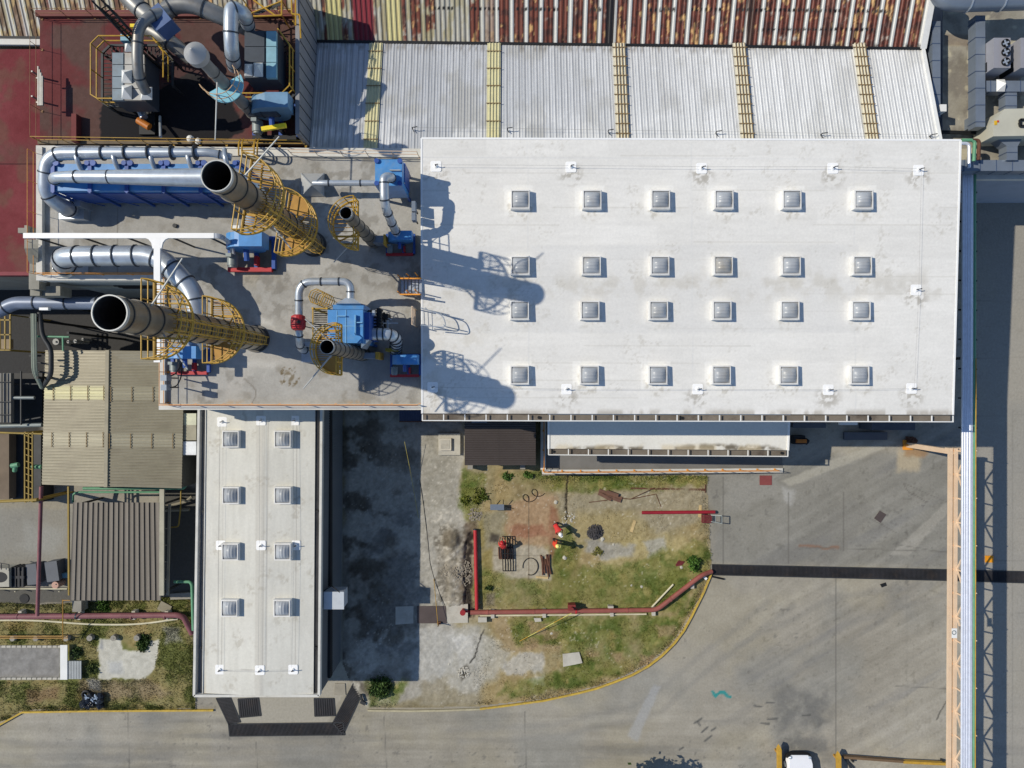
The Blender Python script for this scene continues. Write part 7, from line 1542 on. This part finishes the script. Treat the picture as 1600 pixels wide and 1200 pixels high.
# car and barriers at the bottom ---------------------------------------------
car = thing('car', 'white car parked nose north at the bottom edge between yellow barriers', 'car', W(1250,1220)); cx, cy0 = W(1249,1178,.6).x, W(1249,1178,.6).y
def body_ring(y, w, z0_, z1_): return [(cx-w,y,z0_),(cx+w,y,z0_),(cx+w,y,z0_+(z1_-z0_)*.6),(cx+w*.9,y,z1_),(cx-w*.9,y,z1_),(cx-w,y,z0_+(z1_-z0_)*.6)]
def loft(rings, mt, name, parent, smooth=True):
    m = MB(); n = len(rings[0]); vs = [v for r_ in rings for v in r_]; fs = [(i*n+j,i*n+(j+1)%n,(i+1)*n+(j+1)%n,(i+1)*n+j) for i in range(len(rings)-1) for j in range(n)]+[tuple(range(n-1,-1,-1)),tuple((len(rings)-1)*n+j for j in range(n))]; m.add(vs,fs); return m.build(name, mt, parent, smooth)
M_CARW = mat('car_white', (232,234,238), .2, 0, .02, 1, spec=.6)
bd = loft([body_ring(cy0-y,w,.32,z) for y,w,z in ((.06,.62,.66),(.2,.8,.78),(.55,.88,.9),(1.25,.9,.98),(2.6,.9,1.0),(3.8,.88,1.0),(4.25,.8,.92))], M_CARW, 'body', car)
loft([[(cx-w,cy0-y,.96),(cx+w,cy0-y,.96),(cx+w*.86,cy0-y-d,z),(cx-w*.86,cy0-y-d,z)] for y,w,z,d in ((1.2,.78,.98,.0),(1.85,.8,1.42,.0),(3.2,.8,1.46,.0),(3.95,.76,1.02,.0))], M_CARW, 'cabin', car)
m = MB(); m.add([(cx-.7,cy0-1.22,1.005),(cx+.7,cy0-1.22,1.005),(cx+.66,cy0-1.84,1.435),(cx-.66,cy0-1.84,1.435)],[(0,1,2,3)]); m.build('windscreen', mat('dark_glass',(16,20,26),.08,0,0,1,spec=.8), car)
loft([body_ring(cy0-y,w,.3,z) for y,w,z in ((-.02,.5,.52),(.03,.7,.62),(.14,.86,.66),(.3,.9,.62))], M_BLACK, 'bumper', car)
for s in (-1,1): m = MB(); m.ball((cx+s*.66,cy0-.2,.74),.13,10,6,.6); m.build('headlight', mat('lamp_glass',(190,200,210),.1,.3), car, True); m = MB(); m.ball((cx+s*.98,cy0-1.45,1.0),.11,8,5,.7); m.build('wing_mirror', M_CARW, car, True)
for s in (-1,1):
    for y in (.85,3.4):
        m = MB(); m.tube((cx+s*.72,cy0-y,.32),(cx+s*.9,cy0-y,.32),.32,n=20); w_ = m.build('wheel', M_BLACK, car, True); m = MB(); m.tube((cx+s*.9,cy0-y,.32),(cx+s*.915,cy0-y,.32),.19,n=14); m.build('rim', M_GALV, w_)
def barrier(lb, x, y0_, y1_):
    t_ = thing('barrier', lb, 'barrier', W(x,y1_)); a, c = W(x,y0_,.8), W(x+1,y1_,.8); m = MB(); m.prism([(a.x-.13,a.y-.25),(a.x,a.y),(a.x+.13,a.y-.25),(c.x+.13,c.y),(c.x-.13,c.y)], .55, .85); m.build('rail_beam', M_YEL, t_); m = MB()
    for q in (a.lerp(c,.2),a.lerp(c,.8)): m.beam((q.x,q.y,0),(q.x,q.y,.56),.14)
    m.build('post', M_YELD, t_)
barrier('yellow pointed guard barrier at the bottom edge west of the white car', 1218, 1165, 1240); barrier('yellow pointed guard barrier at the bottom edge east of the white car', 1311, 1176, 1240)
bm2 = thing('low_beam', 'brown and yellow low beam running east from the right barrier', 'barrier', W(1390,1186)); m = MB(); m.beam(W(1318,1182,.35),W(1412,1189,.35),.16,.3); m.build('brown_beam', mat('brown_beam',(112,90,66),.7), bm2); m = MB(); m.beam(W(1410,1189.5,.36),W(1484,1193,.36),.17,.3); m.build('yellow_beam', M_YEL, bm2); m = MB()
for x in (1330,1400,1470): p = W(x,1186,0); m.box((p.x-.06,p.y-.06,0),(p.x+.06,p.y+.06,.35))
m.build('foot', M_DKSTEEL, bm2)
b = MB(); b.beam(W(1316,1182,.1),W(1334,1200,.1),.1,.12); b.beam(W(1322,1184,.1),W(1330,1204,.1),.08,.1); b.build('scrap_bar', M_DKSTEEL, label='dark bars lying beside the right barrier', cat='bars')
# cone shaped street furniture beside the slanted drain
b = MB(); b.beam(W(563,1085,.25),W(566,1096,.25),.12,.2); b.beam(W(563,1096,.12),W(571,1100,.12),.22,.1); b.build('steel_bracket', M_DKSTEEL, label='grey steel bracket lying beside the right slanted drain', cat='bracket')
def px_crate(lb, x0_,y0_,x1_,y1_,h_):
    t_ = thing('crate', lb, 'crate', W((x0_+x1_)/2,(y0_+y1_)/2)); m = MB(); px_box(m,x0_,y0_,x1_,y1_,h_-.06,0); m.build('body', mat('slate_crate',(72,78,88),.7,0,.12), t_); m = MB(); px_box(m,x0_-.6,y0_-.6,x1_+.6,y1_+.6,h_,h_-.06); m.build('lid', mat('slate_lid',(92,96,102),.55,0,.1), t_)
px_crate('low grey crate in the shade right of the white canopy', 1240,655,1290,668,1.6)
px_crate('flat grey crate lying in the shade south of the warehouse gutter', 1320,676,1386,687,.35)
